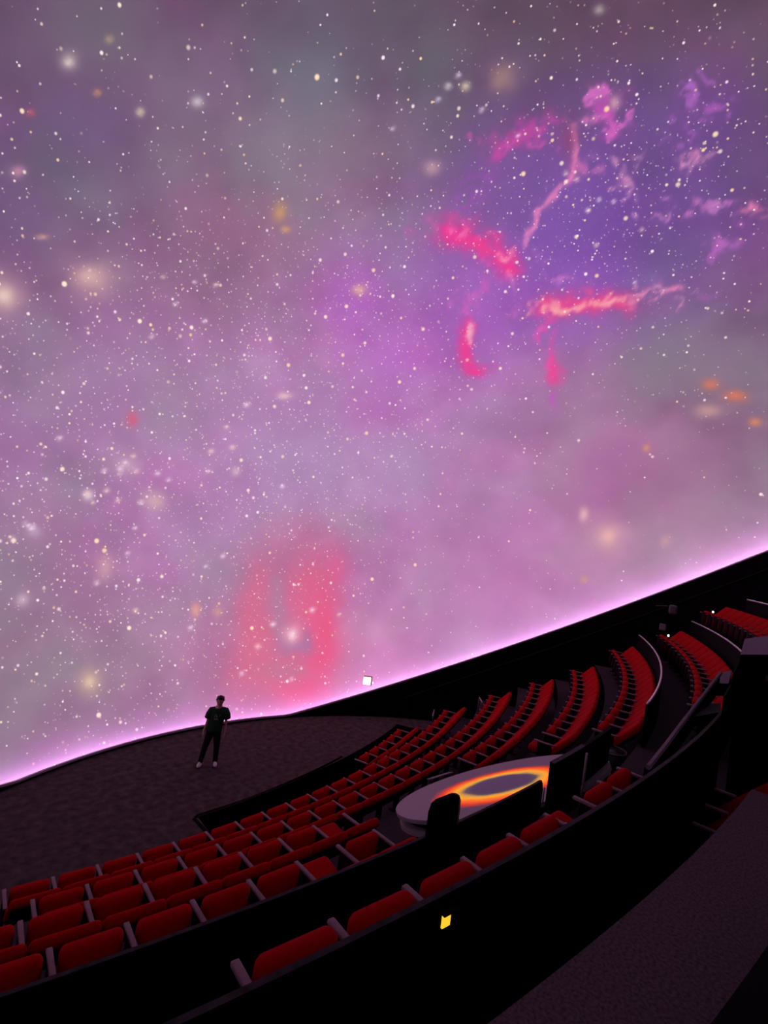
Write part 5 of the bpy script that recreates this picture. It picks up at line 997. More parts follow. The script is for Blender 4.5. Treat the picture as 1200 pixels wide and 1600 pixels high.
 (7.52, 3.992, 17.218, 0.024, -0.047, 0, 0.033, 0.007, -0.027, 255, 232, 240, 0.85, 0),
 (7.669, 3.29, 17.356, 0.019, -0.041, -0.001, 0.029, 0.005, -0.023, 255, 232, 240, 0.85, 0),
 (8.597, 2.624, 16.803, 0.015, -0.04, -0.003, 0.027, 0.003, -0.025, 252, 215, 200, 0.85, 0),
 (-1.628, 12.822, 3.866, 0.051, 0.006, -0.001, 0.002, -0.01, -0.041, 255, 232, 240, 0.85, 0),
 (1.715, 12.932, 4.41, 0.044, -0.006, 0.002, 0.001, -0.007, -0.035, 248, 225, 245, 0.85, 0),
 (-0.801, 13.074, 4.692, 0.046, 0.003, 0.002, 0.003, -0.006, -0.037, 255, 232, 240, 0.85, 0),
 (-0.651, 13.192, 5.441, 0.046, 0.003, 0.004, 0.004, -0.004, -0.038, 255, 232, 240, 0.85, 0),
 (2.309, 12.907, 4.773, 0.06, -0.01, 0.004, 0.002, -0.009, -0.048, 248, 225, 245, 0.85, 0),
 (3.426, 11.816, 1.946, 0.066, -0.02, -0.001, -0.006, -0.019, -0.049, 252, 215, 200, 0.85, 0),
 (1.224, 12.469, 2.538, 0.056, -0.006, -0.002, -0.002, -0.015, -0.042, 248, 225, 245, 0.85, 0),
 (-0.481, 12.705, 3.096, 0.055, 0.001, -0.002, 0, -0.013, -0.042, 252, 215, 200, 0.85, 0),
 (2.227, 12.775, 9.955, 0.066, -0.016, 0.018, 0.016, 0.009, -0.052, 255, 232, 240, 0.85, 0),
 (-3.061, 12.93, 7.588, 0.046, 0.01, 0.011, 0.007, 0.003, -0.039, 255, 232, 240, 0.85, 0),
 (4.134, 12.633, 7.462, 0.056, -0.019, 0.01, 0.008, -0.001, -0.047, 248, 225, 245, 0.85, 0),
 (1.419, 13.171, 8.183, 0.065, -0.008, 0.014, 0.011, 0.003, -0.052, 252, 215, 200, 0.85, 0),
 (1.472, 13.208, 7.514, 0.045, -0.005, 0.008, 0.007, 0.001, -0.036, 248, 225, 245, 0.85, 0),
 (0.204, 13.298, 7.026, 0.049, -0.001, 0.008, 0.006, -0, -0.039, 248, 225, 245, 0.85, 0),
 (2.123, 13.047, 8.47, 0.065, -0.012, 0.014, 0.012, 0.004, -0.052, 252, 215, 200, 0.85, 0),
 (1.771, 13.016, 9.081, 0.052, -0.009, 0.013, 0.011, 0.005, -0.041, 252, 215, 200, 0.85, 0),
 (5.415, 11.525, 3.161, 0.067, -0.03, 0.004, -0.005, -0.016, -0.055, 255, 232, 240, 0.85, 0),
 (4.015, 11.904, 2.634, 0.069, -0.023, 0.001, -0.005, -0.018, -0.053, 255, 232, 240, 0.85, 0),
 (6.331, 11.011, 3.056, 0.045, -0.025, 0.003, -0.004, -0.011, -0.038, 252, 215, 200, 0.85, 0),
 (2.764, 11.618, 1.147, 0.054, -0.014, -0.003, -0.006, -0.018, -0.039, 248, 225, 245, 0.85, 0),
 (4.394, 10.992, 0.936, 0.047, -0.019, -0.001, -0.007, -0.016, -0.035, 248, 225, 245, 0.85, 0),
 (2.201, 7.753, 17.58, 0.034, -0.028, 0.013, 0.023, 0.015, -0.016, 248, 225, 245, 0.85, 0),
 (3.643, 5.826, 18.387, 0.033, -0.038, 0.009, 0.03, 0.013, -0.016, 255, 232, 240, 0.85, 0),
 (4.798, 5.264, 18.232, 0.026, -0.034, 0.005, 0.026, 0.009, -0.015, 248, 225, 245, 0.85, 0),
 (2.572, 6, 18.588, 0.035, -0.037, 0.011, 0.029, 0.015, -0.014, 248, 225, 245, 0.85, 0),
 (2.614, 6.621, 18.235, 0.036, -0.035, 0.012, 0.028, 0.016, -0.016, 248, 225, 245, 0.85, 0),
]
# where stars are dense: centre, spread, amount
STAR_DENSITY = [
 (-1.78, 13.09, 5.44, 4.5, 0.55),
 (0.55, 13.12, 9.13, 5, 0.5),
 (3.43, 12.74, 5.3, 4, 0.35),
 (6.95, 4.22, 17.53, 4, 0.35),
 (5.47, 10.05, 13.78, 4, 0.25),
 (-3.76, 9.99, 14.93, 5, -0.1),
 (4.34, 2.03, 19.41, 4, -0.06),
 (0.57, 6.89, 18.36, 4, -0.06),
 (12.69, 3.78, 8.26, 4, -0.15),
 (9.73, 8.45, 3.72, 3, -0.1),
 (-1.07, 13.26, 7.09, 0.9, 0.7),
 (-1.15, 13.23, 6.33, 0.9, 0.5),
 (-3.23, 12.77, 5.17, 0.8, 0.6),
 (4.17, 10.58, 13.89, 0.8, 0.5),
 (-0.66, 12.24, 12.16, 1.2, 0.4),
 (7.6, 3.25, 17.42, 1.6, 0.4),
 (6.82, 1.04, 18.37, 1.3, 0.3),
 (-0.29, 13.13, 9.1, 2, 0.3),
]


def vnoise(P, seed=0):
    """value noise on numpy points (N,3), 0..1"""
    i = np.floor(P).astype(np.int64); f = P - i; f = f*f*(3-2*f); out = np.zeros(len(P))
    for dx in (0, 1):
        for dy in (0, 1):
            for dz in (0, 1):
                h = (i[:,0]+dx)*374761393 + (i[:,1]+dy)*668265263 + (i[:,2]+dz)*2147483647 + seed*1274126177
                h = (h ^ (h >> 13)) * 1274126177; h = h & 0x7fffffff; h = (h ^ (h >> 16)) & 0xffff
                w = (f[:,0] if dx else 1-f[:,0])*(f[:,1] if dy else 1-f[:,1])*(f[:,2] if dz else 1-f[:,2])
                out += w*h/65535.0
    return out
def fbm(P, oct=4, seed=0):
    s = np.zeros(len(P)); a = 0.5; t = 0
    for k in range(oct): s += a*vnoise(P*2.0**k + 17.3*k, seed+k); t += a; a *= 0.5
    return s/t
def lip_el(az, R=LIP_R):
    A = 0.643*math.cos(az); Q = math.hypot(1, A)
    e = math.asin(((6.66-7.0)/R)/Q) - math.atan(A)
    return max(e, math.asin((0.085-7.0)/R))
def sphpt(R, az, el): return Vector((R*math.cos(el)*math.sin(az), R*math.cos(el)*math.cos(az), 7.0 + R*math.sin(el)))
def lip_pt(az, dr=0.0, dz=0.0):
    p = sphpt(LIP_R, az, lip_el(az)); h = math.hypot(p.x, p.y); k = (h+dr)/h
    return Vector((p.x*k, p.y*k, p.z+dz))

def build_dome():
    fine = np.arange(-48, 118.01, 0.3); coarse = np.arange(120, 310, 3.0)
    azs = np.radians(np.concatenate([fine, coarse])); na = len(azs); ne = 380
    V = np.zeros((na, ne, 3))
    for i, az in enumerate(azs):
        p = lip_pt(az)
        e0 = max(-1.2, math.asin((p.z - 0.33 - 7.0)/DR)); e1 = math.radians(88.5)
        el = e0 + (e1-e0)*np.linspace(0, 1, ne)
        V[i] = np.stack([DR*np.cos(el)*math.sin(az), DR*np.cos(el)*math.cos(az), 7.0+DR*np.sin(el)], 1)
    P = V.reshape(-1, 3)
    # --- colours of the projected nebula picture (content of the show, fixed to the dome)
    warp = np.stack([fbm(P*0.35+9, 3, 11), fbm(P*0.35+31, 3, 12), fbm(P*0.35+57, 3, 13)], 1) - 0.5
    Q = P + 1.3*warp
    num = np.zeros((len(P), 3)); den = np.full(len(P), 1e-9); far = np.array(FAR_COLOUR, float)
    num += far*2e-4; den += 2e-4
    for (x, y, z, r, g, b) in BASE:
        w = np.exp(-((Q-np.array((x, y, z)))**2).sum(1)/(2*1.15**2)); num += w[:,None]*np.array((r, g, b), float); den += w
    col = num/den[:,None]
    n1 = fbm(P*0.45, 5, 1); n2 = fbm(P*0.45+40, 5, 2); n3 = fbm(P*1.6, 4, 3)
    col *= (0.86 + 0.28*n1)[:,None]
    n4 = fbm(P*0.9+80, 4, 5)
    col += ((n2-0.5)*44)[:,None]*np.array((0.8, -1.0, 0.3)); col += ((n3-0.5)*16)[:,None]; col += ((n4-0.5)*34)[:,None]*np.array((1.0, 0.9, 1.0)); col *= np.array((1.02, 0.97, 0.96))
    w2 = np.stack([fbm(P*1.7+5, 5, 21), fbm(P*1.7+25, 5, 22), fbm(P*1.7+45, 5, 23)], 1) - 0.5
    rid = fbm(P*4.3, 4, 7)
    for (cx, cy, cz, ax, ay, az_, bx, by, bz, r, g, b, amp, wispy) in BLOBS:
        c = np.array((cx, cy, cz)); a = np.array((ax, ay, az_)); bb = np.array((bx, by, bz))
        rad = 3.2*max(np.linalg.norm(a), np.linalg.norm(bb)) + (0.9 if wispy else 0)
        d = P - c; idx = np.nonzero((np.abs(d) < rad).all(1))[0]
        if not len(idx): continue
        q = d[idx] + ((0.55+0.75*wispy)*w2[idx] if wispy else 1.1*w2[idx]*min(1.0, np.linalg.norm(a)))
        aa, ab, b2 = a@a, a@bb, bb@bb; det = aa*b2-ab*ab
        qa, qb = q@a, q@bb; s = (qa*b2-qb*ab)/det; t = (qb*aa-qa*ab)/det
        w = amp*np.exp(-0.5*(s*s+t*t))
        if wispy: w = w*np.clip(0.75 + (rid[idx]-0.42-0.14*wispy)*(0.5+9.0*wispy), 0.05, 1.2)
        w = np.clip(w, 0, 1)[:,None]
        col[idx] = col[idx]*(1-w) + np.array((r, g, b), float)*w
    col = np.clip(col, 4, 255)/255.0
    L = np.where(col <= 0.04045, col/12.92, ((col+0.055)/1.055)**2.4)
    # star density: lively in the middle and left of the show, thinner high up
    dens = np.full(len(P), 0.23)
    for (x, y, z, s, a) in STAR_DENSITY: dens += a*np.exp(-((P-np.array((x, y, z)))**2).sum(1)/(2*s*s))
    dens *= 0.55+0.9*fbm(P*0.6+70, 4, 31)
    idx = np.arange(na*ne).reshape(na, ne); nx = np.roll(idx, -1, 0)
    F = np.stack([idx[:,:-1], nx[:,:-1], nx[:,1:], idx[:,1:]], -1).reshape(-1, 4)
    me = bpy.data.meshes.new('ceiling'); me.vertices.add(len(P)); me.vertices.foreach_set('co', P.ravel())
    me.loops.add(F.size); me.loops.foreach_set('vertex_index', F.ravel().astype(np.int32))
    me.polygons.add(len(F)); me.polygons.foreach_set('loop_start', np.arange(0, F.size, 4, dtype=np.int32))
    me.polygons.foreach_set('loop_total', np.full(len(F), 4, dtype=np.int32))
    me.polygons.foreach_set('use_smooth', np.ones(len(F), dtype=bool)); me.update(calc_edges=True)
    at = me.color_attributes.new('show', 'FLOAT_COLOR', 'POINT')
    at.data.foreach_set('color', np.concatenate([L, np.clip(dens, 0, 1)[:,None]], 1).astype(np.float32).ravel())
    m = bpy.data.materials.new('dome_screen_with_show'); m.use_nodes = True; nt = m.node_tree; b = nt.nodes['Principled BSDF']
    N = nt.nodes.new; Lk = nt.links.new
    b.inputs['Base Color'].default_value = (0.32, 0.31, 0.32, 1); b.inputs['Roughness'].default_value = 0.95; b.inputs['Specular IOR Level'].default_value = 0.0
    a = N('ShaderNodeVertexColor'); a.layer_name = 'show'
    tc = N('ShaderNodeTexCoord')
    def stars(scale, rad, lo, hi, seedoff):
        add = N('ShaderNodeVectorMath'); add.operation = 'ADD'; add.inputs[1].default_value = (seedoff, seedoff*0.7, seedoff*1.3)
        Lk(tc.outputs['Object'], add.inputs[0])
        v = N('ShaderNodeTexVoronoi'); v.voronoi_dimensions = '3D'; v.inputs['Scale'].default_value = scale
        Lk(add.outputs[0], v.inputs['Vector'])
        sep = N('ShaderNodeSeparateColor'); Lk(v.outputs['Color'], sep.inputs[0])
        # keep a cell only where its random number lies under the local star density
        lt = N('ShaderNodeMath'); lt.operation = 'LESS_THAN'; Lk(sep.outputs[0], lt.inputs[0]); Lk(a.outputs['Alpha'], lt.inputs[1])
        size = N('ShaderNodeMapRange'); size.inputs['To Min'].default_value = rad*0.45; size.inputs['To Max'].default_value = rad
        pw = N('ShaderNodeMath'); pw.operation = 'POWER'; pw.inputs[1].default_value = 1.5; Lk(sep.outputs[1], pw.inputs[0]); Lk(pw.outputs[0], size.inputs['Value'])
        r = N('ShaderNodeMath'); r.operation = 'DIVIDE'; Lk(v.outputs['Distance'], r.inputs[0]); Lk(size.outputs[0], r.inputs[1])
        mr = N('ShaderNodeMapRange'); mr.interpolation_type = 'SMOOTHSTEP'; mr.inputs['From Min'].default_value = 1.0; mr.inputs['From Max'].default_value = 0.25
        Lk(r.outputs[0], mr.inputs['Value'])
        br = N('ShaderNodeMapRange'); br.inputs['To Min'].default_value = lo; br.inputs['To Max'].default_value = hi; Lk(sep.outputs[2], br.inputs['Value'])
        m1 = N('ShaderNodeMath'); m1.operation = 'MULTIPLY'; Lk(mr.outputs[0], m1.inputs[0]); Lk(lt.outputs[0], m1.inputs[1])
        m2 = N('ShaderNodeMath'); m2.operation = 'MULTIPLY'; Lk(m1.outputs[0], m2.inputs[0]); Lk(br.outputs[0], m2.inputs[1])
        ramp = N('ShaderNodeValToRGB'); ramp.color_ramp.elements[0].color = (1.25, 0.90, 1.12, 1); ramp.color_ramp.elements[1].color = (1.25, 0.78, 0.38, 1)
        e = ramp.color_ramp.elements.new(0.55); e.color = (1.25, 1.07, 1.16, 1); e = ramp.color_ramp.elements.new(0.85); e.color = (1.19, 1.00, 0.78, 1)
        Lk(sep.outputs[1], ramp.inputs[0])
        return m2.outputs[0], ramp.outputs[0]
    cur = a.outputs['Color']
    for args in ((2.1, 0.21, 0.6, 1.0, 3.1), (3.1, 0.21, 0.5, 1.0, 9.7), (4.2, 0.21, 0.5, 1.0, 21.3), (5.6, 0.23, 0.4, 0.95, 33.9), (7.5, 0.27, 0.2, 0.7, 47.1)):
        fac, colr = stars(*args)
        mx = N('ShaderNodeMix'); mx.data_type = 'RGBA'; Lk(fac, mx.inputs['Factor']); Lk(cur, mx.inputs['A']); Lk(colr, mx.inputs['B']); cur = mx.outputs['Result']
    Lk(cur, b.inputs['Emission Color']); b.inputs['Emission Strength'].default_value = DOME_STRENGTH
    m.cycles.emission_sampling = 'NONE'
    o = obj('ceiling', me, m)
    return struct(o, 'curved planetarium dome showing a purple nebula and stars', 'dome')
build_dome()

# wall ring under the dome, its lip, the light trough
def ring_mesh(profile, a0=0.0, a1=2*math.pi, n=240, closed=True):
    """profile: list of functions az -> point; joined in order around the hall"""
    bm = bmesh.new(); rings = []
    for i in range(n if closed else n+1):
        az = a0 + (a1-a0)*i/n; rings.append([bm.verts.new(f(az)) for f in profile])
    m = len(rings)
    for i in range(m if closed else m-1):
        a, b = rings[i], rings[(i+1) % m]
        for k in range(len(profile)): bm.faces.new((a[k], a[(k+1) % len(profile)], b[(k+1) % len(profile)], b[k]))
    bmesh.ops.recalc_face_normals(bm, faces=bm.faces)
    return bm
def wall_bottom(az, dr=0.0):
    p = lip_pt(az, dr); return Vector((p.x, p.y, min(p.z-0.6, -0.9)))
struct(obj('wall_round', ring_mesh([lambda a: lip_pt(a), lambda a: lip_pt(a, 0.06), lambda a: wall_bottom(a, 0.06), lambda a: wall_bottom(a)]), M_WALL),
       'black curved wall below the glowing edge of the dome', 'wall')
st = struct(obj('trim_1', ring_mesh([lambda a: lip_pt(a, 0.12, -0.27), lambda a: lip_pt(a, 0.16, -0.27), lambda a: lip_pt(a, 0.16, -0.30), lambda a: lip_pt(a, 0.12, -0.30)]),
    mat('pink_cove_strip', (0.6, 0.5, 0.6), 0.5, emit=(0.92, 0.36, 1.0), estr=COVE_STRENGTH)), 'pink light strip in the trough at the dome foot', 'light strip')
struct(obj('trim_3', ring_mesh([lambda a: lip_pt(a, -0.012, -0.035), lambda a: lip_pt(a, -0.012, 0.012), lambda a: lip_pt(a, 0.03, 0.012), lambda a: lip_pt(a, 0.03, 0.0), lambda a: lip_pt(a, 0.0, 0.0), lambda a: lip_pt(a, 0.0, -0.035)]), mat('pale_lip_trim', (0.55, 0.42, 0.52), 0.5)),
       'thin pale trim along the top edge of the black wall', 'trim')
# thin ledge running along the wall on the far side, below the dome edge
def ledge_pt(az, dr, dz):
    p = lip_pt(az, dr); return Vector((p.x, p.y, p.z-0.62+dz))
struct(obj('trim_2', ring_mesh([lambda a: ledge_pt(a, -0.05, 0), lambda a: ledge_pt(a, 0.0, 0), lambda a: ledge_pt(a, 0.0, -0.03), lambda a: ledge_pt(a, -0.05, -0.03)],
    math.radians(42), math.radians(100), 60, False), M_CAP), 'thin dark ledge along the far black wall', 'ledge')

# ------------------------------------------------------------------ stage floor, pit, tiers
def dome_edge_r(th):
    """nearest radius about (0,RC) at which a ray of angle th enters the hall's plan circle"""
    s = RC*math.sin(th); Rw = 10.90
    return None if abs(s) > Rw else RC*math.cos(th) - math.sqrt(Rw*Rw - s*s)
def stage():
    bm = bmesh.new(); n = 160; rows = []; T = 0.4130
    pit0, pit1 = -0.0705, 0.335
    for i in range(n+1):
        th = -T + 2*T*i/n
        s = RC*math.sin(th); rn = RC*math.cos(th) - math.sqrt(max(0, 10.89*10.89 - s*s))
        rb = 21.43 if (th < pit0 or th > pit1) else 20.02 + 0.18*max(0, (th+0.05))/0.25
        rb = max(rb, rn+0.001)
        rows.append([bm.verts.new(pol(rn+(rb-rn)*k/12, th, 0.0)) for k in range(13)] + [bm.verts.new(pol(rb, th, -0.7))])
    for a, b in zip(rows[:-1], rows[1:]):
        for k in range(13):
            bm.faces.new((a[k], a[k+1], b[k+1], b[k])).material_index = 1 if k == 12 else 0
    bmesh.ops.recalc_face_normals(bm, faces=bm.faces)
    for f in bm.faces:
        if f.material_index == 0 and f.normal.z < 0: f.normal_flip()
    return bm
struct(obj('floor', stage(), [M_STAGE, M_BLACK]), 'dark carpeted stage floor in front of the seats', 'floor')
# black pit wall between the stage and the front seats
bm = bmesh.new(); arc_solid(bm, 20.05, 20.13, -0.0705, 0.162, -0.7, 0.0, 30); arc_solid(bm, 20.13, 21.43, -0.0735, -0.0705, -0.7, 0.02, 2)
struct(obj('wall_pit', bm, M_BLACK), 'black wall of the sunken front row pit', 'wall')

# rows: name -> (armrest rear radius, armrest top height)
ROW = dict(A=(20.805, 0.055), B=(22.05, 0.752), C=(23.385, 1.416), D=(24.63, 2.088), E=(25.84, 2.66), F=(27.03, 3.449), GR=(28.36, 4.22), GL=(28.20, 4.12), HR=(29.5, 5.2), HL=(28.80, 4.00))
ARM_H = 0.68
def zf(k): return ROW[k][1] - ARM_H
def tend(r, Rw=11.6):
    c = (r*r + RC*RC - Rw*Rw)/(2*r*RC); return math.acos(min(1, c)) if c < 1 else 0
def tier(name, r0, r1, z, t0=None, t1=None, depth=0.75, mats=(M_CARPET, M_BLACK)):
    te = min(tend(r0), tend(r1)) + 0.004
    bm = bmesh.new(); arc_solid(bm, r0, r1, -te if t0 is None else t0, te if t1 is None else t1, z-depth, z, 60, 0, 1)
    return struct(obj(name, bm, list(mats)), None, None)
for nm, r0, r1, z, t0, t1 in (('A', 20.1, 21.43, zf('A'), -0.072, 0.36), ('B', 21.43, 22.72, zf('B'), None, None), ('C', 22.72, 23.98, zf('C'), None, None),
        ('D', 23.98, 25.2, zf('D'), None, None), ('E', 25.2, 26.4, zf('E'), None, None), ('F', 26.4, 27.42, zf('F'), None, None), ('G', 27.42, 28.86, 3.42, None, None)):
    lab = dict(A='sunken dark floor under the short front row', B='first carpeted tier beside the stage', C='second carpeted seating tier', D='third carpeted seating tier',
               E='fourth carpeted seating tier', F='fifth carpeted seating tier below the white rail', G='carpeted tier behind the curved rail and first black barrier')[nm]
    t = tier('floor', r0, r1, z, t0, t1, 0.9, (M_BLACK, M_BLACK) if nm == 'A' else (M_CARPET, M_BLACK)); t['label'] = lab; t['category'] = 'floor'
t = tier('floor', 28.9, 30.2, zf('HR'), 0.16, None); t['label'] = 'upper carpeted tier at the right edge'; t['category'] = 'floor'
t = tier('floor', 28.87, 29.21, 3.42, -0.30, -0.02, 0.5, (M_BLACK, M_BLACK)); t['label'] = 'dark aisle floor behind the second black barrier'; t['category'] = 'floor'
t = tier('floor', 29.21, 31.2, 4.80, -0.34, -0.10, 1.6, (M_LANDING, M_BLACK)); t['label'] = 'grey carpeted landing in the lower right corner'; t['category'] = 'floor'

# ------------------------------------------------------------------ chairs
def lean(bm, y0, z0, ang):
    bmesh.ops.transform(bm, matrix=Matrix.Translation((0, y0, z0)) @ Matrix.Rotation(ang, 4, 'X'), verts=bm.verts); return bm
W = 0.58
def mesh_of(name, bm, m, smooth=True):
    me = bpy.data.meshes.new(name); bm.normal_update(); bm.to_mesh(me); bm.free(); me.materials.append(m)
    for p in me.polygons: p.use_smooth = smooth
    return me
# local axes of a chair: +Y to the stage, Z up, origin on the tier under the rear end of the armrests
ang = math.atan2(0.46, 0.50)         # the backs recline strongly, as in a dome theatre
back = rbox(-0.287, 0.287, -0.06, 0.06, 0.0, 0.68, 0.045, 4); lean(back, 0.06, 0.43, ang)
shell = rbox(-0.255, 0.255, -0.095, -0.055, 0.03, 0.60, 0.015, 2); lean(shell, 0.06, 0.43, ang)
seat_up = rbox(-0.235, 0.235, -0.065, 0.065, 0.0, 0.43, 0.055, 4); lean(seat_up, 0.235, 0.31, math.radians(4))
seat_dn = rbox(-0.235, 0.235, -0.065, 0.065, 0.0, 0.46, 0.055, 4); lean(seat_dn, 0.0, 0.40, math.radians(-80))
pan = rbox(-0.21, 0.21, -0.015, 0.015, 0.02, 0.40, 0.01, 1)
pan_up = pan.copy(); lean(pan_up, 0.31, 0.30, math.radians(4)); pan_dn = pan; lean(pan_dn, 0.0, 0.33, math.radians(-80))
arm = rbox(-0.024, 0.024, -0.08, 0.335, 0.655, 0.683, 0.008, 2)
def stanchion_mesh():
    bm = bmesh.new(); box(bm, -0.012, 0.012, -0.02, 0.26, 0.40, 0.655); box(bm, -0.018, 0.018, 0.05, 0.16, 0.0, 0.40); box(bm, -0.03, 0.03, -0.02, 0.24, 0.0, 0.02); return bm
ME = dict(back=mesh_of('backrest', back, M_RED), shell=mesh_of('back_shell', shell, M_SHELL), up=mesh_of('seat', seat_up, M_RED), dn=mesh_of('seat', seat_dn, M_RED),
          pup=mesh_of('seat_pan', pan_up, M_SHELL), pdn=mesh_of('seat_pan', pan_dn, M_SHELL), arm=mesh_of('armrest', arm, M_ARM), st=mesh_of('stanchion', stanchion_mesh(), M_POST, False),
          )
def child(name, me, parent, x=0.0):
    o = bpy.data.objects.new(name, me); C.objects.link(o); o.parent = parent; o.location = (x, 0, 0); return o
def chair(r, z, th, label, group, down=False, first=False, has_seat=True):
    t = thing('theatre_seat', label, 'seat', pol(r, th, z-ARM_H), th, group)
    child('backrest', ME['back'], t); child('back_shell', ME['shell'], t)
    s = child('seat', ME['dn'] if down else ME['up'], t); p = child('seat_pan', ME['pdn'] if down else ME['pup'], s)
    child('armrest', ME['arm'], t, -W/2); child('stanchion', ME['st'], t, -W/2)
    if first: child('armrest', ME['arm'], t, W/2); child('stanchion', ME['st'], t, W/2)
    return t
def row(key, ph, n, what, end, group, down=()):
    """n chairs from the far wall (angle ph) towards the camera's side"""
    r, z = ROW[key]; step = W/r; out = []
    for k in range(n):
        lab = 'red theatre seat, %s from the %s in the %s' % (ORD[k+1], end, what)
        out.append(chair(r, z, ph-(k+0.5)*step, lab, group, k in down, k == 0))
    return out
R_A = row('A', 0.3038, 5, 'short sunken front row', 'far wall', 'seats of the short front row')
R_B = row('B', 0.3436, 22, 'long row nearest the stage', 'far wall', 'seats of the long row nearest the stage')
R_C = row('C', 0.3675, 24, 'second long row from the stage', 'far wall', 'seats of the second long row')
R_D = row('D', 0.2989+3*W/24.63, 13, 'third row right of the disc', 'far wall', 'seats of the third row right of the disc')
R_DL = row('D', -0.0738, 8, 'third row left of the disc', 'picture disc', 'seats of the third row left of the disc', (0,))
R_E = row('E', 0.2755+5*W/25.84, 13, 'fourth row right of the disc', 'far wall', 'seats of the fourth row right of the disc', (12,))
R_EL = row('E', -0.1009, 7, 'fourth row left of the disc', 'picture disc', 'seats of the fourth row left of the disc', (1,))
R_F = row('F', 0.2586+7*W/27.03, 16, 'row below the curved white rail', 'far wall', 'seats of the row below the curved white rail')
R_G = row('GR', 0.1592+12*W/28.36, 16, 'row above the curved white rail', 'far wall', 'seats of the row above the curved white rail')
R_GL = row('GL', -0.0561, 8, 'row between the two black barriers', 'stair', 'seats between the two black barriers', (2,))
R_H = row('HR', 0.40, 11, 'topmost row at the right edge', 'far wall', 'seats of the topmost row at right')
R_HL = row('HL', -0.026, 2, 'row beside the grey carpet landing', 'stair', 'seats beside the grey carpet landing')
# small lit marker on the wall-side end of two rows
M_LED = mat('row_marker_light', (0.8, 0.8, 0.7), 0.4, emit=(1.0, 0.85, 0.7), estr=3.0)
for rw in (R_G, R_H):
    o = obj('marker_light', rbox(0.30, 0.335, -0.05, 0.0, 0.70, 0.76, 0.008, 1), M_LED, rw[0]); o['label'] = 'small lit row marker'

# ------------------------------------------------------------------ barriers and rails
def barrier(label, r, z0, z1, t0, t1, thick=0.06, cap=0.035, zb=None, round_end=False, capmat=None, name='barrier'):
    mid = 0.5*(t0+t1); t = thing(name, label, 'barrier', pol(r, mid, z0))
    inv = Matrix.Translation(-Vector(pol(r, mid, z0)))
    bm = bmesh.new(); arc_solid(bm, r, r+thick, t0, t1, z0, z1-cap, 40, 0, 0, None, None if zb is None else zb-cap); bmesh.ops.transform(bm, matrix=inv, verts=bm.verts)
    obj('panel', bm, M_BLACK, t)
    bm = bmesh.new(); n = 40; pts = [pol(r+thick/2, t0+(t1-t0)*i/n, z1-cap+ (0 if zb is None else (zb-z1)*i/n)) for i in range(n+1)]
    arc_solid(bm, r-0.002, r+thick+0.002, t0, t1, z1-cap, z1, 40, 0, 0, None if zb is None else zb-cap, zb); bmesh.ops.transform(bm, matrix=inv, verts=bm.verts)
    obj('cap', bm, capmat or M_CAP, t)
    return t
b1 = barrier('long black barrier behind the lower seat rows, left of the disc', 27.30, zf('F'), 3.90, -0.30, -0.079, 0.022, 0.010)
# rounded end of the first barrier
bm = bmesh.new(); tube(bm, [pol(27.33, -0.0785, zf('F')) - pol(27.33, -0.1895, zf('F')), pol(27.33, -0.0785, 3.80) - pol(27.33, -0.1895, zf('F')), pol(27.33, -0.0795, 3.87) - pol(27.33, -0.1895, zf('F'))], 0.034, 10)
obj('end_post', bm, M_BLACK, b1, True)
bm = bmesh.new(); tube(bm, [pol(27.375, -0.0805, 3.70) - pol(27.30, -0.1895, zf('F')), pol(27.375, -0.0805, 3.86) - pol(27.30, -0.1895, zf('F'))], 0.008, 6); obj('edge_strip', bm, M_METAL, b1, True)
p1 = thing('console_screen', 'black upright screen with rounded top before the pale disc', 'screen', pol(27.33, -0.143, 3.90), -0.143)
bm = rbox(-0.185, 0.185, -0.02, 0.02, 0.0, 0.30, 0.0195, 2)
bm.free(); bm = bmesh.new()
prof = [(-0.19, 0), (-0.19, 0.20), (-0.165, 0.265), (-0.11, 0.285), (0.10, 0.285), (0.155, 0.27), (0.185, 0.22), (0.19, 0)]
va = [bm.verts.new((x, -0.02, z)) for x, z in prof]; vb = [bm.verts.new((x, 0.02, z)) for x, z in prof]
bm.faces.new(va); bm.faces.new(list(reversed(vb)))
for i in range(len(prof)): bm.faces.new((va[i], vb[i], vb[(i+1) % len(prof)], va[(i+1) % len(prof)]))
bmesh.ops.recalc_face_normals(bm, faces=bm.faces); obj('panel', bm, M_BLACK, p1)
bm = bmesh.new(); tube(bm, [(0.165, -0.03, 0.02), (0.165, -0.03, 0.16), (0.160, -0.03, 0.235)], 0.008, 6); obj('edge_strip', bm, M_METAL, p1, True)

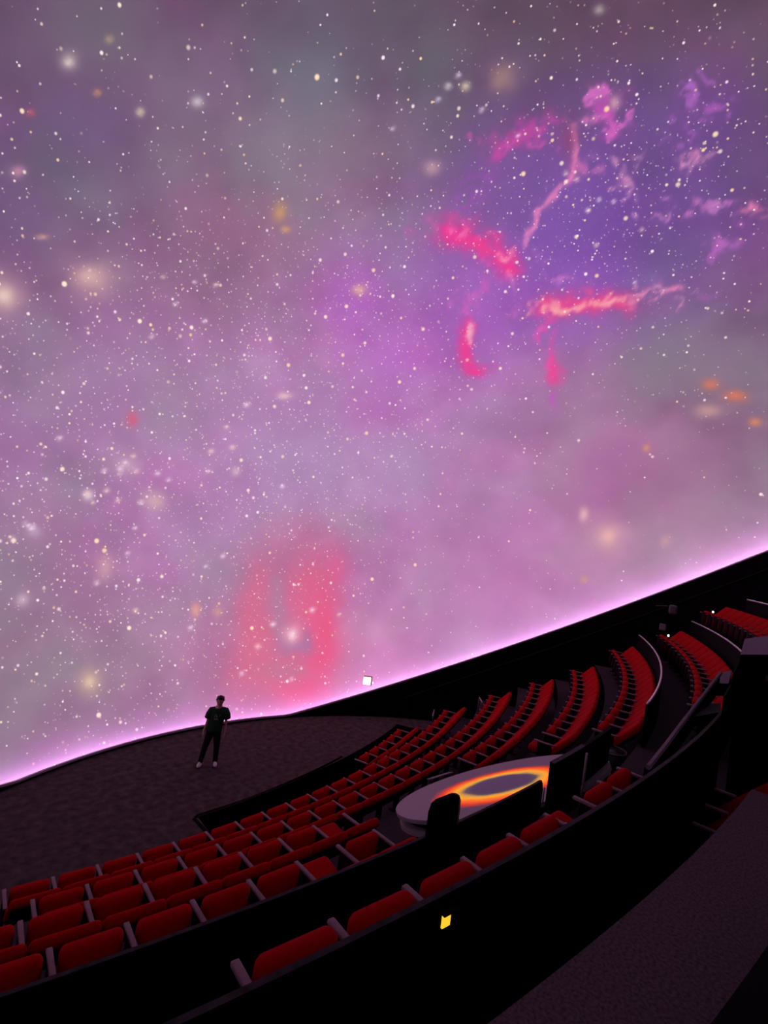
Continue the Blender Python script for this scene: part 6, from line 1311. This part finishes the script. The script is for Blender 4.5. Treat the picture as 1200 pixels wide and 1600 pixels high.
b1b = barrier('short black gate panel at the right of the disc', 27.32, 3.0, 4.07, -0.0735, -0.040, 0.05, 0.02)
barrier('low black partition right of the gate panel', 27.25, 2.78, 3.98, -0.036, 0.012, 0.04, 0.015, capmat=M_BLACK)
bm = bmesh.new(); o0 = pol(27.32, -0.05675, 3.0); tube(bm, [pol(27.39, -0.0395, 3.30)-o0, pol(27.39, -0.0395, 3.98)-o0], 0.014, 8); obj('edge_strip', bm, M_METAL, b1b, True)
b2 = barrier('long black barrier with a small yellow lamp, nearest to the viewer', 28.655, 3.42, 4.715, -0.30, -0.022, 0.024, 0.012, 4.86)
M_RAILCAP = mat('pale_rail_cap', (0.75, 0.66, 0.70), 0.3, 0.5, metal=0.7)
def railed(label, r, z0, z1, t0, t1):
    mid = 0.5*(t0+t1); o0 = pol(r, mid, z0); t = thing('railed_barrier', label, 'barrier', o0)
    bm = bmesh.new(); arc_solid(bm, r, r+0.05, t0, t1, z0, z1-0.03, 40); bmesh.ops.transform(bm, matrix=Matrix.Translation(-o0), verts=bm.verts); obj('panel', bm, M_BLACK, t)
    bm = bmesh.new(); tube(bm, [pol(r+0.025, t0+(t1-t0)*i/40, z1)-o0 for i in range(41)], 0.022, 8); obj('rail', bm, M_RAILCAP, t, True)
    return t
railed('curved barrier with a pale metal rail behind the fifth seat row', 27.485, 3.42, 4.14, 0.062, 0.40)
railed('curved barrier with a pale metal rail behind the sixth seat row', 28.90, 3.42, 4.87, 0.13, 0.395)
railed('curved barrier with a pale metal rail behind the topmost row', 30.08, zf('HR'), 5.82, 0.16, 0.37)

# stair beside the upper right rows: each step a block with a grey carpeted top
def step_block(pts, z, z0, label):
    bm = bmesh.new(); top = [bm.verts.new((x, y, z)) for x, y in pts]; bot = [bm.verts.new((x, y, z0)) for x, y in pts]
    f = bm.faces.new(top); bm.faces.new(list(reversed(bot)))
    for i in range(4): bm.faces.new((top[i], bot[i], bot[(i+1) % 4], top[(i+1) % 4])).material_index = 1
    bmesh.ops.recalc_face_normals(bm, faces=bm.faces)
    return struct(obj('floor_step', bm, [M_STEPTOP, M_BLACK]), label, 'step')
step_block([(-1.33, -1.26), (-0.51, -1.23), (-0.01, -1.45), (-0.58, -1.49)], 4.80, 4.70, 'lowest grey topped step of the upper right stair')
step_block([(0.06, -1.34), (1.13, -1.33), (1.60, -1.41), (0.33, -1.48)], 5.00, 4.84, 'middle grey topped step of the upper right stair')
step_block([(-0.55, -1.625), (1.58, -1.525), (2.88, -1.755), (0.05, -1.86)], 5.50, 3.42, 'highest grey topped step at the right edge')
bm = bmesh.new(); poly = [(-0.556, 4.55), (-1.709, 4.55), (-1.712, 5.20), (-1.171, 5.235), (-0.877, 5.34), (-0.106, 5.43), (1.195, 5.30), (1.9, 4.55)]
va = [bm.verts.new((x, -1.615, z)) for x, z in poly]; vb = [bm.verts.new((x, -1.600, z)) for x, z in poly]; bm.faces.new(va); bm.faces.new(list(reversed(vb)))
for k in range(len(poly)): bm.faces.new((va[k], vb[k], vb[(k+1) % len(poly)], va[(k+1) % len(poly)]))
bmesh.ops.recalc_face_normals(bm, faces=bm.faces)
struct(obj('wall_stair', bm, M_BLACK), 'black side wall under the upper right steps', 'wall')
# sloping parapet that runs up beside the stair
par = [(-3.256, -1.291, 4.8), (-2.613, -1.294, 4.82), (-1.533, -1.289, 4.85), (-0.861, -1.326, 4.95), (-0.362, -1.366, 5.05), (0.24, -1.391, 5.12)]
t = thing('stair_parapet', 'narrow sloping parapet beside the upper right stair', 'parapet', (-0.9, -1.2, 3.6))
bm = bmesh.new(); tube(bm, [Vector(p)-Vector((-0.9, -1.2, 3.6)) for p in par], 0.022, 6); obj('cap', bm, M_STEPTOP, t)
bm = bmesh.new(); vs = []
for x, y, z in par: vs.append((bm.verts.new((x+0.9, y+1.2, z-3.62)), bm.verts.new((x+0.9, y+1.2, z-3.85)), bm.verts.new((x+0.9, y+1.23, z-3.85)), bm.verts.new((x+0.9, y+1.23, z-3.62))))
for a, b in zip(vs[:-1], vs[1:]):
    for k in range(4): bm.faces.new((a[k], a[(k+1) % 4], b[(k+1) % 4], b[k]))
bmesh.ops.recalc_face_normals(bm, faces=bm.faces); obj('panel', bm, M_BLACK, t)
# black rail wall behind the landing, in the corner of the view
barrier('black barrier corner at the bottom right of the view', 29.78, 4.80, 5.20, -0.26, -0.15, 0.08, 0.03, capmat=M_BLACK)

# ------------------------------------------------------------------ tilted disc with the glowing ring picture
def disc():
    c = Vector((-0.32, 1.147, 2.827)); R = 1.615
    t = thing('picture_disc', 'pale tilted disc with a glowing orange ring picture among the seats', 'disc', c)
    t.rotation_euler = (-math.atan(0.5), 0, 0)
    def slab(r, z0, z1, n=64, mi=0):
        bm = bmesh.new(); a = [bm.verts.new((r*math.cos(2*math.pi*k/n), r*math.sin(2*math.pi*k/n), z0)) for k in range(n)]
        b = [bm.verts.new((r*math.cos(2*math.pi*k/n), r*math.sin(2*math.pi*k/n), z1)) for k in range(n)]
        bm.faces.new(list(reversed(a))); bm.faces.new(b)
        for k in range(n): bm.faces.new((a[k], a[(k+1) % n], b[(k+1) % n], b[k]))
        bmesh.ops.recalc_face_normals(bm, faces=bm.faces); return bm
    m = bpy.data.materials.new('disc_top_with_ring_picture'); m.use_nodes = True; nt = m.node_tree; b = nt.nodes['Principled BSDF']; N = nt.nodes.new; Lk = nt.links.new
    b.inputs['Roughness'].default_value = 0.6; b.inputs['Specular IOR Level'].default_value = 0.2
    tc = N('ShaderNodeTexCoord'); mp = N('ShaderNodeMapping'); mp.inputs['Location'].default_value = (-0.01, 0.03, 0); Lk(tc.outputs['Object'], mp.inputs['Vector'])
    nz = N('ShaderNodeTexNoise'); nz.inputs['Scale'].default_value = 3.0; nz.inputs['Detail'].default_value = 4; Lk(tc.outputs['Object'], nz.inputs['Vector'])
    ln = N('ShaderNodeVectorMath'); ln.operation = 'LENGTH'; Lk(mp.outputs[0], ln.inputs[0])
    ad = N('ShaderNodeMath'); ad.operation = 'MULTIPLY_ADD'; ad.inputs[1].default_value = 0.16; Lk(nz.outputs['Fac'], ad.inputs[0]); Lk(ln.outputs['Value'], ad.inputs[2])
    # the ring is wider and brighter on one side
    sx = N('ShaderNodeSeparateXYZ'); Lk(mp.outputs[0], sx.inputs[0])
    ad2 = N('ShaderNodeMath'); ad2.operation = 'MULTIPLY_ADD'; ad2.inputs[1].default_value = 0.10; Lk(sx.outputs[0], ad2.inputs[0]); Lk(ad.outputs[0], ad2.inputs[2])
    ramp = N('ShaderNodeValToRGB'); cr = ramp.color_ramp; els = cr.elements
    stops = [(0.0, (0, 0, 0)), (0.53, (0, 0, 0)), (0.60, (0.05, 0.05, 0.03)), (0.67, (0.62, 0.30, 0.05)), (0.76, (1.0, 0.36, 0.0)), (0.85, (1.0, 0.15, 0.0)), (0.97, (0.75, 0.045, 0.0)), (1.06, (0.30, 0.01, 0.0)), (1.13, (0, 0, 0))]
    sc = 1.25
    els[0].position = 0.0; els[0].color = (0, 0, 0, 1); els[1].position = stops[-1][0]/sc; els[1].color = (0, 0, 0, 1)
    for p, c3 in stops[1:-1]: e = els.new(p/sc); e.color = (*c3, 1)
    dv = N('ShaderNodeMath'); dv.operation = 'DIVIDE'; dv.inputs[1].default_value = sc; Lk(ad2.outputs[0], dv.inputs[0]); Lk(dv.outputs[0], ramp.inputs[0])
    Lk(ramp.outputs[0], b.inputs['Emission Color']); b.inputs['Emission Strength'].default_value = 0.95
    r2 = N('ShaderNodeValToRGB'); e2 = r2.color_ramp.elements; e2[0].color = (0.27, 0.26, 0.34, 1); e2[0].position = 0.44; e2[1].color = (0.30, 0.26, 0.28, 1); e2[1].position = 0.90
    for p, c3 in ((0.53, (0.10, 0.05, 0.02)), (0.80, (0.06, 0.02, 0.01))): q = e2.new(p); q.color = (*c3, 1)
    Lk(dv.outputs[0], r2.inputs[0]); Lk(r2.outputs[0], b.inputs['Base Color'])
    obj('disc_top', slab(R, -0.05, 0.0), m, t)
    obj('lower_ring', slab(R*0.985, -0.22, -0.16), M_DISC, t)
    obj('drum', slab(R*0.90, -0.95, -0.05), M_POST, t)
    return t
disc()
tag(obj('plaque', rbox(-0.30, 0.30, -0.06, 0.06, -0.012, 0.012, 0.01, 1, Matrix.Translation((0.48, 2.62, 2.12)) @ Matrix.Rotation(-0.17, 4, 'Z') @ Matrix.Rotation(-0.46, 4, 'X')), mat('plaque_grey', (0.14, 0.12, 0.14), 0.5)),
    'narrow pale plate on the far rim of the tilted disc', 'plate')

# ------------------------------------------------------------------ small things
# wall lamp standing on the wall lip
def lamp():
    p = Vector((6.55, 9.42, 0.86)); t = thing('wall_lamp', 'small glowing square lamp on the dome edge behind the front seats', 'lamp', p, math.radians(-50))
    obj('housing', rbox(-0.15, 0.165, 0.0, 0.09, 0.0, 0.325, 0.015, 2), mat('lamp_housing', (0.5, 0.36, 0.34), 0.5), t)
    obj('lens', rbox(-0.15, 0.12, -0.02, 0.02, 0.03, 0.30, 0.015, 2), mat('lamp_lens', (0.9, 0.85, 0.7), 0.4, emit=(1.0, 0.86, 0.62), estr=1.6), t)
    return t
lamp()
def step_lamp():
    q = pol(28.695, -0.2018, 4.78); t = thing('step_lamp', 'small yellow lamp on the back of the nearest black barrier', 'lamp', q, -0.2007)
    obj('plate', rbox(-0.05, 0.05, -0.018, 0.0, -0.15, -0.03, 0.006, 1), M_BLACK, t)
    obj('lens', rbox(-0.028, 0.028, -0.03, -0.016, -0.125, -0.06, 0.006, 1), mat('yellow_lens', (0.8, 0.6, 0.1), 0.4, emit=(1.0, 0.62, 0.03), estr=1.0), t)
    bm = bmesh.new(); box(bm, -0.045, 0.045, -0.05, 0.0, -0.052, -0.045); obj('hood', bm, M_BLACK, t)
step_lamp()
# short metal handrails at the wall-side row ends
M_HR = mat('pale_handrail', (0.5, 0.42, 0.42), 0.4, 0.4, metal=0.5)
for pts, lab in ((((7.17, 6.95, 0.07), (7.17, 6.95, 0.50), (7.70, 7.25, 0.50), (7.70, 7.25, 0.0)), 'short pale handrail at the wall end of the nearest long row'),
                 (((7.95, 5.62, 0.74), (7.95, 5.62, 1.22), (8.35, 5.95, 1.22), (8.35, 5.95, 0.74)), 'short pale handrail at the wall end of the second long row')):
    bm = bmesh.new(); tube(bm, pts, 0.024, 8); tag(obj('handrail', bm, M_HR, None, True), lab, 'handrail')
# equipment bracket on the wall by the upper row ends
t = thing('wall_equipment', 'dark grey equipment with a pale cover on the far black wall', 'equipment', (12.0, 1.15, 4.3), math.radians(-85))
M_EQ = mat('equipment_grey', (0.10, 0.085, 0.09), 0.5); M_EQP = mat('equipment_pale', (0.20, 0.18, 0.19), 0.5)
obj('post', rbox(-0.03, 0.03, 0.02, 0.08, -0.85, 0.75, 0.01, 1), M_BLACK, t)
obj('housing', rbox(-0.10, 0.15, -0.12, 0.08, 0.62, 0.92, 0.06, 3), M_EQ, t, True)
bm = bmesh.new(); tube(bm, [(-0.15, 0, 0.86), (-0.50, 0, 0.80)], 0.018, 6); obj('arm', bm, M_EQ, t)
obj('pale_cover', rbox(-0.32, -0.12, -0.05, 0.03, 0.02, 0.24, 0.03, 2), M_EQP, t)
# grey bin at the aisle
t = thing('bin', 'dark grey open bin standing by the aisle below the white rail', 'bin', (1.55, 0.10, zf('F')), 0.1)
bm = bmesh.new(); tube(bm, [(0, 0, 0), (0, 0, 0.5)], [0.19, 0.235], 20); obj('body', bm, mat('bin_grey', (0.035, 0.03, 0.034), 0.35, 0.4), t, True)
bm = bmesh.new(); tube(bm, [(0.235*math.cos(a), 0.235*math.sin(a), 0.5) for a in np.linspace(0, 2*math.pi, 25)], 0.014, 6); obj('rim', bm, mat('bin_rim', (0.12, 0.11, 0.12), 0.3, 0.5), t, True)
# crumpled white paper left on a seat
bm = bmesh.new(); bmesh.ops.create_icosphere(bm, subdivisions=2, radius=0.07); random.seed(5)
for v in bm.verts: v.co *= random.uniform(0.6, 1.25)
q = pol(ROW['GL'][0]-0.22, -0.0561-2.5*W/ROW['GL'][0], ROW['GL'][1]-ARM_H+0.515)
o = tag(obj('paper', bm, mat('white_paper', (0.6, 0.55, 0.57), 0.8)), 'crumpled white paper lying on a red seat between the barriers', 'paper'); o.location = q; o.scale = (1, 1, 0.75)

# ------------------------------------------------------------------ the person on the stage
def skin_body(name, verts, edges, radii, m, parent, root=0, sub=2):
    me = bpy.data.meshes.new(name); me.from_pydata([tuple(v) for v in verts], edges, [])
    o = bpy.data.objects.new(name, me); C.objects.link(o); o.parent = parent
    sm = o.modifiers.new('Skin', 'SKIN'); sm.use_smooth_shade = True
    for i, r in enumerate(radii):
        sv = me.skin_vertices[0].data[i]; sv.radius = r if isinstance(r, tuple) else (r, r); sv.use_root = (i == root)
    ss = o.modifiers.new('Subdivision', 'SUBSURF'); ss.levels = sub; ss.render_levels = sub
    me.materials.append(m); return o
def person():
    t = thing('person', 'person in dark green T-shirt, black trousers and white shoes standing on stage', 'person', (0.0, 8.87, 0.0), -math.atan2(7.89, 10.95)*1.0)
    # local axes: +X picture right, +Y away from the viewer, Z up
    skin = mat('skin', (0.62, 0.40, 0.30), 0.6); hairm = mat('black_hair', (0.012, 0.009, 0.009), 0.5)
    shirt = mat('dark_green_cotton', (0.022, 0.070, 0.036), 0.9, 0.1, noise=0.2, nscale=20); trs = mat('black_trousers', (0.014, 0.010, 0.016), 0.9, 0.1); shoe = mat('white_shoes', (0.75, 0.70, 0.72), 0.6)
    hip = (0.03, 0, 0.93); che = (0.06, 0, 1.22); sho = (0.075, 0, 1.40); nek = (0.08, -0.005, 1.48); hd = (0.075, -0.02, 1.545); ht = (0.075, -0.005, 1.665)
    V = [hip, (0.045, 0, 1.06), che, sho, nek, hd, (0.075, -0.012, 1.605), ht,
         (-0.055, 0, 0.88), (-0.125, -0.04, 0.48), (-0.19, -0.03, 0.09), (-0.205, -0.14, 0.05),        # leg, picture left
         (0.115, 0, 0.88), (0.15, -0.02, 0.48), (0.165, 0.02, 0.09), (0.175, -0.10, 0.05),              # leg, picture right
         (-0.09, 0, 1.385), (-0.145, 0.01, 1.13), (-0.20, -0.04, 0.90), (-0.215, -0.06, 0.83),          # arm left
         (0.235, 0, 1.385), (0.285, 0.02, 1.13), (0.295, -0.03, 0.91), (0.295, -0.05, 0.83)]            # arm right
    E = [(0,1),(1,2),(2,3),(3,4),(4,5),(5,6),(6,7),(0,8),(8,9),(9,10),(10,11),(0,12),(12,13),(13,14),(14,15),(3,16),(16,17),(17,18),(18,19),(3,20),(20,21),(21,22),(22,23)]
    Rr = [(0.125,0.095),(0.115,0.085),(0.135,0.095),(0.11,0.07),0.056,0.078,0.092,0.070,
          0.078,0.052,0.036,0.034,0.078,0.052,0.036,0.034, 0.052,0.038,0.026,(0.034,0.018), 0.052,0.038,0.026,(0.034,0.018)]
    body = skin_body('body', V, E, Rr, skin, t)
    # fingers: five short chains at each hand, part of the person
    for s, w in ((-1, V[19]), (1, V[23])):
        for k in range(5):
            if k < 4:
                x = w[0] - 0.0; y = w[1] - 0.027 + 0.018*k; L = (0.075, 0.085, 0.08, 0.065)[k]
                pts = [(x, y, w[2]), (x + s*0.004, y-0.003, w[2]-0.045), (x - s*0.004, y-0.010, w[2]-0.045-L*0.55), (x - s*0.016, y-0.016, w[2]-0.045-L)]
            else:
                pts = [(w[0], w[1]-0.015, w[2]+0.01), (w[0]-s*0.012, w[1]-0.045, w[2]-0.02), (w[0]-s*0.016, w[1]-0.055, w[2]-0.055)]
            skin_body('finger', pts, [(i, i+1) for i in range(len(pts)-1)], [0.010]*(len(pts)-1)+[0.008], skin, t, 0, 1)
    def loft(bm, rings, n=20, cap=True):
        R = [[bm.verts.new((cx+rx*math.cos(2*math.pi*k/n), cy+ry*math.sin(2*math.pi*k/n), cz)) for k in range(n)] for (cx, cy, cz, rx, ry) in rings]
        for a, b in zip(R[:-1], R[1:]):
            for k in range(n): bm.faces.new((a[k], a[(k+1) % n], b[(k+1) % n], b[k]))
        if cap: bm.faces.new(list(reversed(R[0]))); bm.faces.new(R[-1])
    bm = bmesh.new()
    loft(bm, [(0.035, 0, 0.865, 0.185, 0.125), (0.035, 0, 0.90, 0.188, 0.128), (0.045, 0, 1.05, 0.180, 0.122), (0.058, 0, 1.20, 0.188, 0.128), (0.068, 0, 1.31, 0.200, 0.125), (0.074, 0, 1.38, 0.212, 0.112), (0.077, 0, 1.425, 0.170, 0.090), (0.079, 0, 1.455, 0.078, 0.066), (0.079, 0, 1.465, 0.070, 0.060)])
    for x0, s in ((-0.085, -1), (0.235, 1)):
        tube(bm, [(x0-s*0.06, 0, 1.37), (x0+s*0.010, 0, 1.355), (x0+s*0.045, 0.004, 1.28), (x0+s*0.070, 0.01, 1.17)], [0.080, 0.088, 0.086, 0.088], 14, 0, (0, 1, 0))
    bmesh.ops.recalc_face_normals(bm, faces=bm.faces); obj('t_shirt', bm, shirt, t, True)
    bm = bmesh.new()
    loft(bm, [(0.03, 0, 0.78, 0.150, 0.105), (0.03, 0, 0.86, 0.172, 0.116), (0.035, 0, 0.93, 0.165, 0.110), (0.04, 0, 1.00, 0.150, 0.10)])
    for pts in ([(-0.055, -0.005, 0.86), (-0.06, -0.008, 0.76), (-0.125, -0.04, 0.48), (-0.175, -0.032, 0.16), (-0.185, -0.03, 0.10)], [(0.115, -0.005, 0.86), (0.12, -0.008, 0.76), (0.15, -0.02, 0.48), (0.163, 0.012, 0.16), (0.166, 0.018, 0.10)]):
        tube(bm, pts, [0.098, 0.096, 0.072, 0.060, 0.060], 16, 0, (0, 1, 0))
    bmesh.ops.recalc_face_normals(bm, faces=bm.faces); obj('trousers', bm, trs, t, True)
    for x, y, yaw in ((-0.195, -0.08, -0.25), (0.17, -0.03, 0.08)):
        bm = bmesh.new(); bmesh.ops.create_uvsphere(bm, u_segments=16, v_segments=10, radius=1.0)
        for v in bm.verts:
            k = 1.0 if v.co.y < 0 else 0.8
            v.co = Vector((v.co.x*0.052*k, v.co.y*0.145, max(v.co.z, -0.55)*0.075*(0.75 if v.co.y < 0 else 1.1)))
        s = obj('shoe', bm, shoe, t, True); s.location = (x, y, 0.045); s.rotation_euler = (0, 0, yaw)
    # hair, face
    bm = bmesh.new(); bmesh.ops.create_icosphere(bm, subdivisions=4, radius=1.0)
    for v in list(bm.verts):
        if v.co.z < (-0.50 if v.co.y > 0.1 else (-0.22 if v.co.y > -0.50 else 0.30 + 0.16*math.sin(v.co.x*11+1.0))): bm.verts.remove(v)
    for v in bm.verts: v.co = Vector((v.co.x*0.100, v.co.y*0.112, v.co.z*0.105)) * (1 + 0.07*math.sin(v.co.x*9+v.co.y*5) + 0.06*math.sin(v.co.z*17+v.co.x*13))
    h = obj('hair', bm, hairm, t, True); h.location = (0.076, -0.006, 1.625)
    so = h.modifiers.new('Solidify', 'SOLIDIFY'); so.thickness = 0.012
    dark = mat('eye_dark', (0.01, 0.008, 0.008), 0.3); lipm = mat('lips', (0.28, 0.10, 0.09), 0.5)
    for sx in (-0.032, 0.026):
        bm = bmesh.new(); bmesh.ops.create_icosphere(bm, subdivisions=1, radius=0.010); o = obj('eye', bm, dark, t, True); o.location = (0.068+sx, -0.100, 1.600)
    bm = bmesh.new(); tube(bm, [(0.066, -0.098, 1.605), (0.064, -0.118, 1.570), (0.066, -0.096, 1.563)], [0.007, 0.011, 0.006], 8); obj('nose', bm, skin, t, True)
    bm = bmesh.new(); box(bm, 0.044, 0.088, -0.098, -0.086, 1.528, 1.538); obj('mouth', bm, lipm, t)
    for sx in (-1, 1):
        bm = bmesh.new(); bmesh.ops.create_icosphere(bm, subdivisions=2, radius=1.0)
        for v in bm.verts: v.co = Vector((v.co.x*0.010, v.co.y*0.016, v.co.z*0.028))
        o = obj('ear', bm, skin, t, True); o.location = (0.075+sx*0.078, 0.0, 1.585)
    # pale print on the chest: a small rough mountain-like emblem of separate pale strokes
    prm = mat('pale_shirt_print', (0.30, 0.34, 0.26), 0.8); bm = bmesh.new()
    for poly in (((-0.060, 1.230), (-0.030, 1.300), (-0.012, 1.318), (-0.020, 1.285), (-0.042, 1.228)), ((-0.008, 1.290), (0.010, 1.280), (0.030, 1.235), (0.008, 1.225), (-0.014, 1.250)), ((-0.062, 1.165), (-0.045, 1.205), (-0.01, 1.212), (0.03, 1.200), (0.052, 1.160), (0.0, 1.175)), ((0.065, 1.275), (0.085, 1.29), (0.09, 1.27), (0.075, 1.262))):
        vs = [bm.verts.new((0.045+x, -0.134, z)) for x, z in poly]; bm.faces.new(vs)
    r = bmesh.ops.extrude_face_region(bm, geom=list(bm.faces)); bmesh.ops.translate(bm, verts=[g for g in r['geom'] if isinstance(g, bmesh.types.BMVert)], vec=(0, 0.02, 0))
    bmesh.ops.recalc_face_normals(bm, faces=bm.faces)
    o = obj('shirt_print', bm, prm, t); o['label'] = 'pale print on the chest'
    return t
person()
